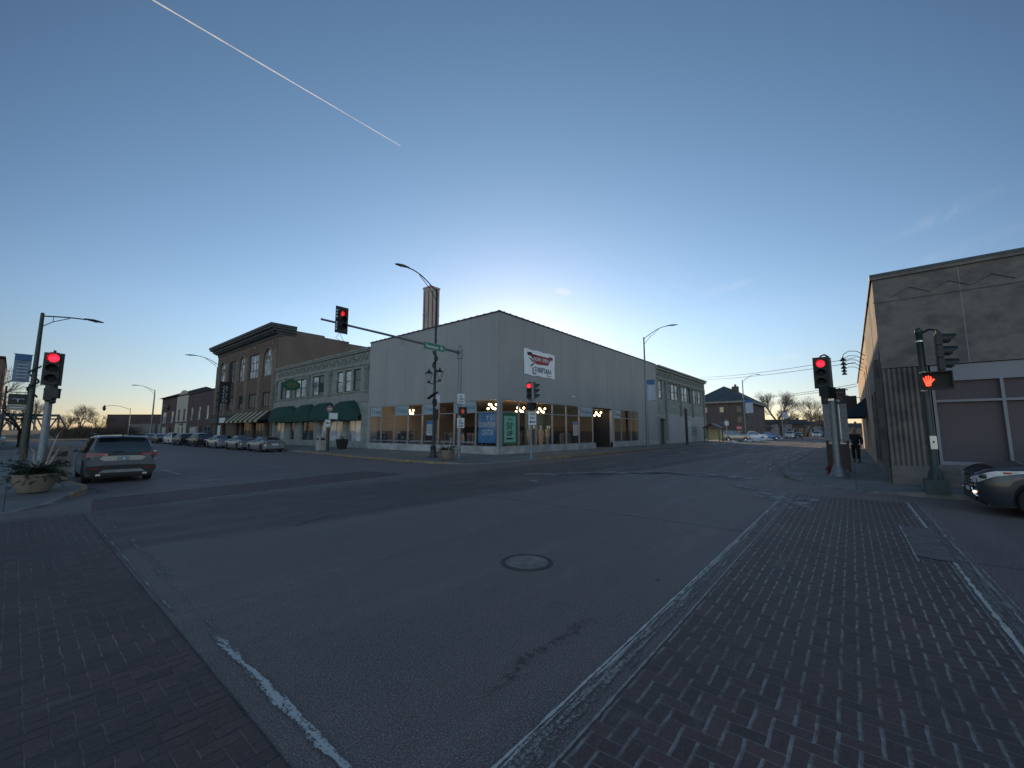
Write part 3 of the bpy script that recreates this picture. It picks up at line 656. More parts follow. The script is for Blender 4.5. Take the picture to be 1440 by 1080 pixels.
for F, bs in ((FW, bays_w), (FS, bays_s), (FS, bays_s2)):
    for a, b in zip(bs, bs[1:]):
        mb = MB(); fw = .055
        F.box(mb, a, a + fw, ZS, ZH, -.12, -.0); F.box(mb, b - fw, b, ZS, ZH, -.12, -.0)
        F.box(mb, a + fw, b - fw, ZS, ZS + .05, -.11, -.01); F.box(mb, a + fw, b - fw, ZH - .05, ZH, -.11, -.01); F.box(mb, a + fw, b - fw, ZT - .035, ZT + .035, -.11, -.01)
        w_ = mb.build('window', M['alum'], t)
        pb = MB(); F.quad(pb, a + .03, b - .03, ZS + .03, ZT, -.06); pb.build('pane', M['glass'], w_)
        pb = MB(); F.quad(pb, a + .03, b - .03, ZT, ZH - .03, -.06); pb.build('pane', M['glass'], w_)
        if F is FW and a > 22:
            pb = MB(); u = a + .18; rr_ = random.Random(int(a * 10))
            while u < b - .25: wv = rr_.uniform(.05, .12); F.box(pb, u, u + wv, ZS + .22, ZS + .22 + rr_.uniform(.10, .17), -.075, -.07); u += wv + .035
            pb.build('window_decal', M['decal'], w_)
# recessed entrance
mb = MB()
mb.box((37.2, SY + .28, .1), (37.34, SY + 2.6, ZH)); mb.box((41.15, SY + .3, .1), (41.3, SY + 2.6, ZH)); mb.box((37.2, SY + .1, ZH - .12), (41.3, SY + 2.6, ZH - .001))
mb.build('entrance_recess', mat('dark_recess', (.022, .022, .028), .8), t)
FD = Fr((0, SY + 2.5, 0), (1, 0, 0), (0, -1, 0))
for a, b in ((37.36, 39.25), (39.25, 41.13)):
    d = MB(); F = FD
    F.box(d, a, a + .09, .15, 3.0, -.05, .03); F.box(d, b - .09, b, .15, 3.0, -.05, .03); F.box(d, a + .09, b - .09, .15, .4, -.05, .03); F.box(d, a + .09, b - .09, 2.9, 3.0, -.05, .03)
    dd = d.build('door', M['black'], t)
    g = MB(); F.quad(g, a + .05, b - .05, .3, 2.95, -.01); g.build('pane', M['glass'], dd)
    h = MB(); h.tube([(b - .2 if a < 38 else a + .2, SY + 2.44, 1.0), (b - .2 if a < 38 else a + .2, SY + 2.40, 1.25)], .02, 6); h.build('handle', M['silver'], dd)
# interior: floor, back wall, ceiling
mb = MB()
mb.box((SX + .3, SY + .3, .1), (35.5, 37.3, .2), 1); mb.box((35.5, 27.0, .1), (36.0, 37.3, ZH), 0); mb.box((35.5, 26.9, .1), (54.4, 27.1, ZH), 0)
mb.box((35.5, SY + 2.62, .1), (54.4, 26.9, .2), 1); mb.box((41.3, SY + .3, .1), (54.4, SY + 2.62, .199), 1)
mb.box((SX + .3, SY + .3, ZH + .35), (54.4, 37.3, ZH + .45), 2)
mb.box((35.35, 27.2, .2), (35.45, 37.0, 2.4), 3); mb.box((36.0, 26.75, .2), (54.3, 26.85, 2.4), 3)
mb.build('interior', [M['tan'], mat('shop_floor', (.16, .13, .11), .5), mat('shop_ceiling', (.42, .36, .30), .9), M['dim']], t)
mb = MB().sph((33.0, SY - .09, 5.05), (.16, .12, .10), 10, 6).cyl((33.0, SY, 5.1), (33.0, SY - .1, 5.1), .05); mb.build('security_light', M['white'], t, True)

# shop name panels, posters
def sign_panel(name, label, cat, F, u0, u1, z0, z1, d, m, th=.02, group=None):
    o = thing(name, label, cat, F.p((u0 + u1) / 2, z0, d), group=group)
    mb = MB(); F.box(mb, u0, u1, z0, z1, d - th, d); mb.build('panel', m, o)
    return o
M['palesign'] = mat('pale_blue_sign', (.42, .49, .54), .5, 0, .05, 3)
M['blueink'] = mat('blue_ink', (.06, .16, .26), .6)
GP = 'shop name panels in the transom lights'
for F, u0, u1, lab in ((FW, 35.2, 37.1, 'pale shop name panel in the transom farthest left on the store'), (FW, 30.97, 32.87, 'pale shop name panel in the transom two bays from the far left end'),
                       (FW, 26.8, 28.83, 'pale shop name panel in the transom behind the dark lamp post'), (FW, 22.38, 24.7, 'pale shop name panel in the transom beside the signal mast pole'),
                       (FS, 34.26, 36.84, 'pale shop name panel in the transom left of the dark entrance'), (FS, 41.68, 43.41, 'pale shop name panel in the transom right of the dark entrance')):
    o = sign_panel('shop_name_sign', lab, 'sign', F, u0, u1, ZT + .04, ZH - .06, -.065, M['palesign'], group=GP)
    rev = F is FW
    G = Fr(F.p(0, 0, 0), -F.U if rev else F.U, F.N); s0, s1 = (-u1, -u0) if rev else (u0, u1)
    text('Thriftara', G, s0 + .45, s1 - .15, ZT + .25, ZT + .6, -.06, M['blueink'], o, shear=.3)
    q = MB(); c0 = s0 + .28
    q.tube([G.p(c0 - .12, ZT + .75, -.058), G.p(c0 + .1, ZT + .62, -.058), G.p(c0 - .02, ZT + .48, -.058), G.p(c0 + .08, ZT + .3, -.058)], .03, 5)
    q.build('emblem', M['blueink'], o)
GW = Fr(FW.p(0, 0, 0), (0, -1, 0), (-1, 0, 0))   # left-to-right reading on west fronts, u = -Y
M['bluepost'] = mat('blue_poster', (.05, .20, .42), .6, 0, .12, 2)
M['greenpost'] = mat('green_poster_border', (.04, .20, .10), .6, 0, .1, 2)
M['mint'] = mat('mint_poster', (.32, .62, .46), .6, 0, .06, 2)
o = sign_panel('poster', 'tall blue donation center poster in the corner window', 'poster', GW, -22.05, -20.25, .98, 3.22, -.075, M['bluepost'])
text('DONATION', GW, -21.98, -20.34, 2.16, 2.55, -.07, M['signwhite'], o, bold=.012)
text('CENTER', GW, -21.75, -20.5, 1.55, 1.95, -.07, M['signwhite'], o, bold=.012)
q = MB(); GW.box(q, -20.72, -20.69, 2.65, 3.15, -.07, -.066); GW.box(q, -20.85, -20.82, 2.6, 3.1, -.07, -.066)
q.tube([GW.p(-21.25, 2.95, -.07), GW.p(-21.1, 3.02, -.07), GW.p(-20.98, 2.93, -.07)], .018, 5); q.tube([GW.p(-21.1, 3.0, -.07), GW.p(-21.12, 2.68, -.07)], .018, 5)
GW.box(q, -20.6, -20.42, 2.7, 2.72, -.07, -.066); GW.box(q, -20.6, -20.42, 3.05, 3.07, -.07, -.066); GW.box(q, -20.6, -20.58, 2.72, 3.05, -.07, -.066); GW.box(q, -20.44, -20.42, 2.72, 3.05, -.07, -.066)
q.build('emblem', M['signwhite'], o)
text('Accepting clothing and household goods', GW, -21.9, -20.4, 1.12, 1.22, -.07, M['palesign'], o) if False else None
o = sign_panel('poster', 'mint poster in a green border offering half off beside the store corner', 'poster', FS, 23.05, 24.85, .85, 3.25, -.075, M['greenpost'])
q = MB(); FS.box(q, 23.27, 24.63, 1.02, 3.0, -.075, -.068); q.build('sheet', M['mint'], o)
text('50', FS, 23.55, 24.2, 1.98, 2.55, -.066, M['greenpost'], o, bold=.03)
text('%', FS, 24.22, 24.42, 2.32, 2.55, -.066, M['greenpost'], o)
text('OFF', FS, 23.58, 24.28, 1.5, 1.88, -.066, M['ink'], o, bold=.02)
text('Thriftara', FS, 23.65, 24.25, 2.68, 2.85, -.066, M['greenpost'], o)
q = MB(); FS.box(q, 23.55, 24.3, 1.24, 1.36, -.067, -.063); q.build('caption_bar', M['ink'], o)
def paper(F, u0, u1, z0, z1, lab, top=M['bluepost']):
    o = sign_panel('notice', lab, 'notice', F, u0, u1, z0, z1, -.075, M['signwhite'], group='paper notices taped inside the shop windows')
    q = MB(); F.box(q, u0 + .01, u1 - .01, z1 - .32, z1 - .01, -.075, -.069); q.build('heading', top, o)
    q = MB()
    for k in range(5): F.box(q, u0 + .08, u1 - .08 - .05 * (k % 2), z1 - .48 - k * .13, z1 - .45 - k * .13, -.075, -.071)
    q.build('text_lines', M['ink'], o)
paper(GW, -28.3, -27.25, 1.5, 2.75, 'white notice with blue heading in the window behind the dark lamp post')
paper(FS, 33.2, 34.0, 1.45, 2.75, 'white notice with blue heading in the window left of the entrance')

# grand opening banner on the upper wall
o = thing('banner', 'white now open banner with a red ribbon hung high on the grey wall', 'banner', FS.p(27.8, 6.4, .03))
mb = MB(); nu, nz = 14, 8; vs = []
for i in range(nu + 1):
    for j in range(nz + 1):
        u = 25.58 + 4.42 * i / nu; z = 6.42 + 2.12 * j / nz
        edge = (.03 * math.sin(i * 1.3) if j in (0, nz) else 0) ; vs.append(FS.p(u, z + edge, .035 + .018 * math.sin(i * 1.1 + j * .8)))
mb.add(vs, [(i*(nz+1)+j, (i+1)*(nz+1)+j, (i+1)*(nz+1)+j+1, i*(nz+1)+j+1) for i in range(nu) for j in range(nz)])
mb.build('cloth', mat('banner_vinyl', (.80, .82, .84), .55, 0, .05, 1.5), o, True)
M['ribbon'] = mat('ribbon_red', (.30, .035, .045), .55, 0, .1, 3); M['navy'] = mat('navy_ink', (.03, .06, .09), .6)
q = MB(); FS.poly(q, [(26.2, 8.18), (29.45, 8.18), (29.55, 8.30), (29.1, 7.72), (28.95, 7.48), (27.2, 7.42), (26.85, 7.7), (26.1, 8.3)], .058, .066); q.build('ribbon', M['ribbon'], o)
q = MB(); FS.poly(q, [(25.95, 8.28), (26.6, 8.32), (26.75, 8.05), (26.1, 8.0)], .057, .061); q.build('ribbon_end', M['navy'], o); q = MB(); FS.poly(q, [(29.2, 8.32), (29.72, 8.22), (29.6, 7.98), (29.1, 8.06)], .057, .061); q.build('ribbon_end', M['navy'], o)
text('NOW OPEN', FS, 26.85, 29.0, 7.68, 8.0, .067, M['signwhite'], o, bold=.02)
text('THRIFTARA', FS, 26.95, 29.45, 6.74, 7.18, .058, M['navy'], o, bold=.01)
text('thrift store', FS, 27.5, 28.6, 6.55, 6.66, .058, M['navy'], o) if False else None
q = MB()
q.tube([FS.p(26.25, 7.85, .06), FS.p(26.7, 7.62, .06), FS.p(27.0, 7.45, .06), FS.p(26.65, 7.32, .06), FS.p(26.45, 7.15, .06)], [.03, .06, .05, .06, .04], 6)
q.tube([FS.p(26.75, 7.1, .06), FS.p(26.78, 6.6, .06), FS.p(27.15, 6.58, .06)], .045, 6)
q.tube([FS.p(28.7, 6.6, .06), FS.p(29.35, 6.58, .06)], .02, 5); q.build('emblem', M['navy'], o)

# ---- shop contents
M['bulb'] = emit_mat('glowing_bulb', (1.0, .66, .34), 9.0)
def chandelier(x, y, z, lab, nb=7, power=9):
    o = thing('chandelier', lab, 'chandelier', (x, y, z), group='lit globe chandeliers hanging inside the shop')
    MB().cyl((x, y, z), (x, y, ZH + .35), .012, n=6).sph((x, y, z), .05).build('stem', M['black'], o)
    for k in range(nb):
        a = k * 2 * math.pi / (nb - 1); r = .34 if k < nb - 1 else 0; zz = z + (.16 if k % 2 else -.16) if r else z - .05
        p = (x + r * math.cos(a), y + r * math.sin(a), zz)
        b = MB().sph(p, .10, 12, 8); b.build('globe', M['bulb'], o, True)
        if r: MB().tube([(x, y, z), p], .008, 5).build('arm', M['black'], o)
    l = bpy.data.lights.new('chandelier_light', 'POINT'); l.energy = power; l.color = (1, .74, .5); l.shadow_soft_size = .3
    lo = bpy.data.objects.new('chandelier_light', l); col.objects.link(lo); lo.parent = o; lo.location = (0, 0, -.2)
for x, y, z, lab in ((24.6, 22.4, 3.85, 'lit cluster of globes behind the donation poster window'), (24.9, 26.2, 3.8, 'lit cluster of globes behind the signal mast pole'),
                     (25.5, 34.5, 3.8, 'lit cluster of globes near the left end of the shop window'), (28.5, 22.6, 3.75, 'lit cluster of globes right of the centre signal pole'),
                     (32.2, 22.9, 3.85, 'lit cluster of globes above the mannequins'), (40.0, 21.0, 3.7, 'lit cluster of globes hanging in the dark entrance recess')):
    chandelier(x, y, z, lab, 7, 42 if x < 39 else 8)
garcols = [mat('garment', c, .9, 0, .25, 9) for c in ((.05, .06, .12), (.20, .05, .06), (.10, .10, .10), (.22, .20, .17), (.04, .10, .12), (.30, .26, .20), (.14, .05, .10), (.02, .02, .03))]
def rack(x, y, rz, lab, seed):
    o = thing('clothing_rack', lab, 'clothing rack', (x, y, .2), rz, 'clothing racks inside the shop', local=True)
    q = MB(); q.tube([(-.9, 0, 1.5), (.9, 0, 1.5)], .015, 6)
    for s in (-.9, .9): q.tube([(s, 0, 0), (s, 0, 1.5)], .015, 6); q.tube([(s, -.25, .02), (s, .25, .02)], .015, 6)
    q.build('rail', M['silver'], o); rr = random.Random(seed)
    for k in range(13):
        u = -.8 + k * .132; l = rr.uniform(.65, 1.0); w_ = rr.uniform(.19, .24)
        g = MB(); g.hexa([(u - .03, -w_, 1.46 - l), (u + .03, -w_, 1.46 - l), (u + .04, w_, 1.46 - l), (u - .03, w_, 1.46 - l), (u - .02, -w_ * .8, 1.36), (u + .02, -w_ * .8, 1.36), (u + .02, w_ * .8, 1.36), (u - .02, w_ * .8, 1.36)])
        g.hexa([(u - .02, -w_ * .8, 1.36), (u + .02, -w_ * .8, 1.36), (u + .02, w_ * .8, 1.36), (u - .02, w_ * .8, 1.36), (u - .01, -.04, 1.46), (u + .01, -.04, 1.46), (u + .01, .04, 1.46), (u - .01, .04, 1.46)])
        g.build('garment', rr.choice(garcols), o)
sp_ = 1
for x, y, rz, lab in ((24.3, 24.0, 90, 'clothes rack just inside the bay by the planter'), (24.3, 26.3, 90, 'clothes rack behind the dark lamp post bay'), (24.2, 33.6, 90, 'clothes rack in the bay second from the left end'),
                      (24.6, 30.2, 90, 'clothes rack by the blue notice bay'), (25.6, 35.2, 90, 'clothes rack behind the small goods shelf in the far left bay'), (25.4, 28.2, 90, 'clothes rack right of the blue notice'), (26.4, 32.4, 80, 'clothes rack in the fourth bay from the left'), (25.2, 22.8, 80, 'clothes rack just left of the donation poster'), (31.8, 21.9, 10, 'clothes rack right of the mannequins'), (26.6, 21.6, 0, 'clothes rack behind the one way sign pole'), (27.8, 25.5, 80, 'clothes rack deeper in the shop on the left'),
                      (34.9, 21.9, 0, 'clothes rack left of the recessed entrance'), (45.5, 22.4, 0, 'clothes rack in the window right of the entrance'), (39.3, SY + 4.8, 0, 'clothes rack of dark clothes facing the entrance')):
    sp_ += 1; rack(x, y, R(rz), lab, sp_)
M['shelfwood'] = mat('grey_shelf', (.14, .13, .13), .6)
def shelf(x, y, rz, lab, seed, W=1.9):
    o = thing('shelf_unit', lab, 'shelf', (x, y, .2), rz, 'merchandise shelves inside the shop', local=True)
    q = MB(); q.box((-W/2, .25, 0), (W/2, .28, 1.7))
    for s in (-W/2, W/2 - .04): q.box((s, -.25, 0), (s + .04, .25, 1.7))
    q.build('frame', M['shelfwood'], o); rr = random.Random(seed)
    for k in range(4):
        z = .12 + k * .42; s = MB(); s.box((-W/2 + .04, -.24, z), (W/2 - .04, .25, z + .03)); s.build('shelf', M['shelfwood'], o)
        g = MB(); u = -W/2 + .1
        while u < W/2 - .2:
            w_ = rr.uniform(.08, .2); h = rr.uniform(.08, .26); g.box((u, -.18, z + .03), (u + w_, .1, z + .03 + h), rr.randrange(8)); u += w_ + rr.uniform(.01, .08)
        g.build('merchandise', garcols, o)
for x, y, rz, lab in ((34.9, 29.5, 90, 'grey shelves on the back wall, right of the far left bay'), (34.9, 33, 90, 'grey shelves on the back wall seen through the left bays'), (23.6, 21.4, 90, 'low grey shelves behind the donation poster'), (23.5, 35.9, 90, 'shelves of small goods in the far left bay'),
                      (23.5, 31.9, 90, 'shelves of small goods in the third bay from the left'), (29.0, 26.2, 0, 'grey shelves behind the mannequins'), (32.5, 26.2, 0, 'grey shelves deep in the shop left of the entrance')):
    sp_ += 1; shelf(x, y, R(rz - 180 if rz == 90 else rz), lab, sp_)
mb = MB(); mb.box((31.2, SY + 4.2, .2), (35.4, SY + 4.3, 3.9)); o = mb.build('partition_wall', mat('teal_wall', (.05, .12, .15), .8), None); tag(o, 'teal partition wall standing behind the mannequins in the shop', 'partition')
def mannequin(x, y, rz, top, bot, lab):
    o = thing('mannequin', lab, 'mannequin', (x, y, .62), rz, 'dressed mannequins in the shop window', local=True)
    q = MB(); q.lathe([(.09, 0), (.10, .1), (.09, .5), (.12, .75)], (0, .1, 0), 10); q.lathe([(.09, 0), (.10, .1), (.09, .5), (.12, .75)], (0, -.1, 0), 10)
    q.build('legs', bot, o, True)
    q = MB(); q.lathe([(.17, .68), (.20, .78), (.15, 1.0), (.19, 1.25), (.17, 1.38), (.06, 1.44)], (0, 0, 0), 14)
    q.tube([(0, .2, 1.34), (.05, .30, 1.1), (.18, .28, .92)], [.06, .05, .04], 8); q.tube([(0, -.2, 1.34), (-.02, -.30, 1.1), (.02, -.33, .85)], [.06, .05, .04], 8)
    q.build('torso', top, o, True)
    MB().cyl((0, 0, 1.43), (0, 0, 1.53), .05).sph((0, 0, 1.62), (.09, .08, .12), 12, 8).build('head', M['white'], o, True)
    MB().box((-.3, -.3, -.42), (.3, .3, 0)).build('plinth', M['white'], o)
cream = mat('cream_cloth', (.50, .36, .22), .9, 0, .2, 9)
for x, y, rz, a, b, lab in ((27.75, 21.0, -80, cream, garcols[5], 'mannequin in a cream top nearest the signal pole'), (28.75, 21.25, -100, garcols[7], garcols[2], 'mannequin in black between two cream ones'),
                            (29.35, 20.95, -90, cream, cream, 'mannequin all in cream right of the black one'), (30.5, 21.05, -70, cream, garcols[5], 'mannequin in a cream top and tan skirt in the wide middle bay'), (31.2, 21.3, -90, garcols[7], garcols[0], 'mannequin in dark clothes at the right of the display')):
    mannequin(x, y, R(rz), a, b, lab)

# ---- white terracotta building, left street
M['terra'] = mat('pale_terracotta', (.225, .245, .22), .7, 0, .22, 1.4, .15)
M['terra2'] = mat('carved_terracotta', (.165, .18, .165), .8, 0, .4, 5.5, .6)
M['beige'] = mat('painted_beige_band', (.25, .245, .235), .8, 0, .12, 1)
def ornament(mb, F, u0, u1, z0, z1, d, step, seed=3):
    """carved frieze: scrolls and bosses standing off the wall"""
    rr = random.Random(seed); u = u0 + step / 2; cz = (z0 + z1) / 2; h = (z1 - z0) / 2; i = 0
    while u < u1 - step * .3:
        pts = []
        for k in range(9):
            a = k / 8 * math.pi * 1.6; pts.append(F.p(u + math.cos(a) * step * .30, cz + (math.sin(a) if i % 2 else -math.sin(a)) * h * .62, d + .03))
        mb.tube(pts, .05, 5); mb.sph(tuple(F.p(u, cz, d + .02)), .09, 6, 4)
        mb.tube([F.p(u - step * .48, cz + h * .7, d + .02), F.p(u - step * .48, cz - h * .7, d + .02)], .035, 4)
        u += step; i += 1
t = thing('terracotta_building', 'two storey pale terracotta building with carved frieze and green awnings left of the store', 'building', FW.p(49, 0, 0))
wins = [(39.3, 40.95, 1), (41.4, 42.45, 1), (42.8, 44.2, 1)]
wins = [(39.25, 40.75, 1), (41.15, 42.55, 1), (42.9, 44.25, 1), (47.2, 50.2, 2), (52.0, 55.0, 2), (56.6, 59.6, 2)]
shopw = [(38.75, 41.6), (42.5, 45.6), (46.2, 47.6), (49.2, 52.6), (54.5, 56.0), (57.6, 60.6)]
mb = MB(); Y0, Y1 = 37.56, 61.5
wall_holes(mb, FW, Y0, Y1, 4.6, 9.0, [(a, b, 6.1, 8.45) for a, b, n in wins], .3)
FW.box(mb, Y0, Y1, 9.0, 10.1, -.4, 0); wall_holes(mb, FW, Y0, Y1, .1, 4.6, [(a, b, .75, 3.6) for a, b in shopw], .35)
mb.box((SX + .4, Y0 + .01, .1), (40, Y1 - .01, 4.6)); mb.box((SX + .6, Y0 + .01, 4.6), (40, Y1 - .01, 9.9))
mb.build('wall', M['terra'], t)
mb = MB(); FW.box(mb, Y0 - .0, Y1, 4.9, 5.75, .003, .07); mb.build('painted_band', M['beige'], t)
mb = MB(); FW.box(mb, Y0, Y1, 8.75, 8.95, .0, .12); FW.box(mb, Y0, Y1, 10.1, 10.22, -.4, .22); FW.box(mb, Y0, Y1, 10.22, 10.32, -.4, .10); FW.box(mb, Y0, Y1, 10.32, 10.5, -.4, .2); FW.box(mb, Y0, Y1, 5.95, 6.08, 0, .1)
mb.build('cornice', M['terra'], t)
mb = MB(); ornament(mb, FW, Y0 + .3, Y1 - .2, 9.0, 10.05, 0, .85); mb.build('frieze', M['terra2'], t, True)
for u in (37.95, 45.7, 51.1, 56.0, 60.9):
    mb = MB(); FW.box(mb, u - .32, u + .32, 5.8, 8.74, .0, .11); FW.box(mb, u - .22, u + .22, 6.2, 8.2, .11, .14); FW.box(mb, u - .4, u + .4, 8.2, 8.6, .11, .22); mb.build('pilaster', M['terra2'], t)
for i, (a, b, n) in enumerate(wins):
    for k in range(n):
        c = a + (b - a) * k / n; e = a + (b - a) * (k + 1) / n
        window(t, FW, c + .02, e - .02, 6.12, 8.43, -.12, M['dkgreen'], M['winlight'] if (i + k) % 3 else M['winglass'], 1, 2, .09)
for i, (a, b) in enumerate(shopw): window(t, FW, a, b, .75, 3.6, -.15, M['beige'], M['winglass'] if i in (3, 4) else M['winlight'], 2 if b - a > 2 else 1, 1, .07)
mb = MB(); mb.box((SX + .5, Y0 + .02, 9.9), (39.9, Y1 - .02, 10.0)); mb.build('roof', M['roofing'], t)
M['awn'] = mat('green_canvas', (.008, .045, .037), .8, 0, .15, 4)
# the four awnings: domed canvas hoods
for u0, u1, lab in ((38.8, 43.7, 'rounded green canvas awning nearest the grey store'), (43.9, 48.5, 'rounded green canvas awning second from the grey store'), (48.7, 52.7, 'rounded green canvas awning third from the grey store'), (52.9, 61.1, 'widest rounded green canvas awning at the brown brick building')):
    mb = MB(); nU, nA = 16, 8; vs = []
    for i in range(nU + 1):
        s = i / nU; prof = min(1, (math.sin(math.pi * min(s, 1 - s) * 2 * .5) / math.sin(math.pi * .25)) if min(s, 1-s) < .25 else 1) ** .7
        prof = max(prof, .0)
        for j in range(nA + 1):
            a = j / nA * math.pi / 2
            vs.append(FW.p(u0 + (u1 - u0) * s, 3.35 + (.15 + (1.75 - .15) * prof) * math.cos(a), .02 + (.35 + 1.05 * prof) * math.sin(a)))
        vs.append(FW.p(u0 + (u1 - u0) * s, 3.0, .02 + (.35 + 1.05 * prof)))
    nn = nA + 2
    mb.add(vs, [(i*nn+j, (i+1)*nn+j, (i+1)*nn+j+1, i*nn+j+1) for i in range(nU) for j in range(nn - 1)])
    aw = mb.build('awning', M['awn'], None, True); tag(aw, lab, 'awning', 'green canvas awnings over the shopfronts')
# octagonal hanging sign
o = thing('hanging_sign', 'dark green octagonal sign on a bracket above the awnings', 'sign', FW.p(52.4, 7.4, 1.0))
P8 = [(1.05 * math.copysign(min(1, abs(c) * 1.15), c) * .95, .62 * math.copysign(min(1, abs(s) * 1.15), s)) for c, s in [(math.cos(R(22.5 + 45 * k)), math.sin(R(22.5 + 45 * k))) for k in range(8)]]
oy = 52.4; mb = MB(); mb.extr([(SX - 1.5 + a, oy - .06, 7.45 + b) for a, b in P8], (0, .12, 0)); mb.build('board', mat('sign_dark_green', (.01, .09, .05), .5), o)
FH = Fr((SX - 1.5, oy - .06, 0), (1, 0, 0), (0, -1, 0))
q = MB(); 
for k, (a, b) in enumerate(((-.55, .55), (-.65, .65), (-.45, .45))): FH.box(q, a, b, 7.68 - k * .25, 7.76 - k * .25, .0, .01)
q.build('lettering_bars', mat('sign_gold', (.22, .20, .05), .5), o)
MB().tube([(SX, oy, 8.15), (SX - 2.4, oy, 8.15)], .03, 6).tube([(SX, oy, 7.2), (SX - .6, oy, 7.3)], .025, 6).build('bracket', M['black'], o)

# ---- brown three storey block with arched windows
M['brownbrick'] = brick_mat('brown_brick', (0.162, 0.107, 0.076), (0.121, 0.080, 0.058), (0.101, 0.091, 0.082))
M['sidebrick'] = brick_mat('dull_side_brick', (0.228, 0.159, 0.130), (0.167, 0.114, 0.094), (0.167, 0.152, 0.137))
M['brownstone'] = mat('brown_stone_trim', (.19, .155, .125), .8, 0, .2, 3, .2)
M['corn'] = mat('weathered_grey_cornice', (.062, .07, .072), .7, 0, .2, 2)
t = thing('brown_brick_building', 'three storey brown brick building with arched top windows and a deep cornice', 'building', FW.p(75, 0, 0))
Y0, Y1 = 61.52, 88.3
top = [(62.9, 66.4, 'a'), (68.3, 72.1, 's'), (73.6, 76.5, 'a'), (78.3, 81.7, 's'), (83.2, 86.6, 'a')]
lowr = [(62.9, 66.0), (68.1, 71.6), (73.5, 76.0), (78.3, 81.5), (83.2, 86.2)]
mb = MB()
wall_holes(mb, FW, Y0, Y1, 8.4, 15.2, [(a, b, 9.8, 13.9 if k == 'a' else 13.6) for a, b, k in top], .35)
wall_holes(mb, FW, Y0, Y1, 4.7, 8.4, [(a, b, 5.3, 7.45) for a, b in lowr], .35)
wall_holes(mb, FW, Y0, Y1, .1, 4.7, [(62.6, 64.0, .15, 3.2), (64.6, 68.9, .7, 3.3), (69.6, 73.8, .7, 3.3), (74.6, 76, .15, 3.0), (81.0, 83.0, .15, 3.0), (83.6, 87.0, .7, 3.0)], .5)
mb.build('wall', M['brownbrick'], t)
mb = MB()
mb.box((SX + .5, Y0 + .01, .1), (24.9, Y1, 16.2)); mb.box((24.9, Y0 + .02, .1), (29.2, Y1, 16.45)); mb.box((29.2, Y0 + .03, .1), (33.2, Y1, 16.2)); mb.box((33.2, Y0 + .04, .1), (62, Y1, 15.9))
mb.box((SX + .05, Y0, 4.7), (SX + .52, Y0 + .34, 15.2)); mb.build('side_wall', M['sidebrick'], t)
mb = MB(); FW.box(mb, Y0 - .1, Y1 + .1, 15.2, 15.6, -.5, .1)
for (d, z0, z1) in ((.35, 15.6, 15.9), (.8, 15.9, 16.25), (1.15, 16.25, 16.55), (1.3, 16.55, 16.9)): FW.box(mb, Y0 - d * .55, Y1 + d * .8, z0, z1, -2.2, d)
k = Y0 + .2
while k < Y1: FW.box(mb, k, k + .3, 15.62, 15.88, .35, .72); k += .9
mb.build('cornice', M['corn'], t)
for u in (62.05, 67.3, 72.85, 77.4, 82.4, 87.6):
    mb = MB(); FW.box(mb, u - .5, u + .5, 4.7, 13.4, 0, .16); FW.box(mb, u - .25, u + .25, 4.9, 13.0, .16, .24); mb.build('pilaster', M['brownstone'], t)
def arch_pts(a, b, zs, n=12):
    c = (a + b) / 2; r = (b - a) / 2; return [(c + r * math.cos(math.pi - math.pi * k / n), zs + r * math.sin(math.pi * k / n)) for k in range(n + 1)]
for i, (a, b, kd) in enumerate(top):
    if kd == 'a':
        zs = 13.9 - (b - a) / 2 + .0; A = arch_pts(a, b, zs)
        q = MB()     # spandrels closing the square opening to an arch
        for half in (A[:7], A[6:][::-1]):
            cx = half[0][0]
            for p, r_ in zip(half, half[1:]):
                FW.poly(q, [p, r_, (r_[0], 13.9), (p[0], 13.9)], -.35, -.002)
        q.build('spandrel', M['brownbrick'], t)
        q = MB(); FW_pts = [FW.p(u, z, .06) for u, z in arch_pts(a - .12, b + .12, zs)]; q.tube([FW.p(a - .12, 9.9, .06)] + FW_pts + [FW.p(b + .12, 9.9, .06)], .13, 6); q.build('arch_trim', M['brownstone'], t)
        q = MB(); r = (b - a) / 2
        w_ = window(t, FW, a + .05, b - .05, 9.85, 13.85, -.12, M['brownstone'], M['winlight'], 3, 2, .12)
        q = MB(); q.tube([FW.p(u, z, -.12) for u, z in arch_pts(a + .55, (a+b)/2 + .02, zs)], .05, 5); q.tube([FW.p(u, z, -.12) for u, z in arch_pts((a+b)/2 - .02, b - .55, zs)], .05, 5); q.build('tracery', M['brownstone'], w_)
    else: window(t, FW, a + .05, b - .05, 9.85, 13.55, -.12, M['coping'], M['winglass'] if i != 1 else M['winlight'], 3, 3, .12)
for i, (a, b) in enumerate(lowr): window(t, FW, a + .05, b - .05, 5.35, 7.4, -.12, M['coping'], M['winglass'], 3 if b - a > 3 else 2, 1, .1)
for a, b, z in ((64.6, 68.9, .7), (69.6, 73.8, .7), (83.6, 87.0, .7)): window(t, FW, a, b, z, 3.3 if a < 80 else 3.0, -.2, M['black'], M['glass'], 3, 1, .08)
q = MB(); FW.box(q, 64.4, 74.2, .12, 3.5, -2.6, -2.5); q.build('interior', M['tan'], t)
for a, b in ((62.6, 64.0), (74.6, 76), (81.0, 83.0)):
    q = MB(); FW.box(q, a, b, .15, 3.0, -.4, -.33); q.build('door', M['black'], t)
q = MB()
for u in (64.6, 71.2, 75.0, 80.0, 84.9):
    for du in (-1.2, 1.2): FW.box(q, u + du - .2, u + du + .2, 14.35, 14.85, 0, .07)
    FW.box(q, u - .35, u + .35, 14.55, 14.7, 0, .06)
q.build('terracotta_ornament', M['brownstone'], t)
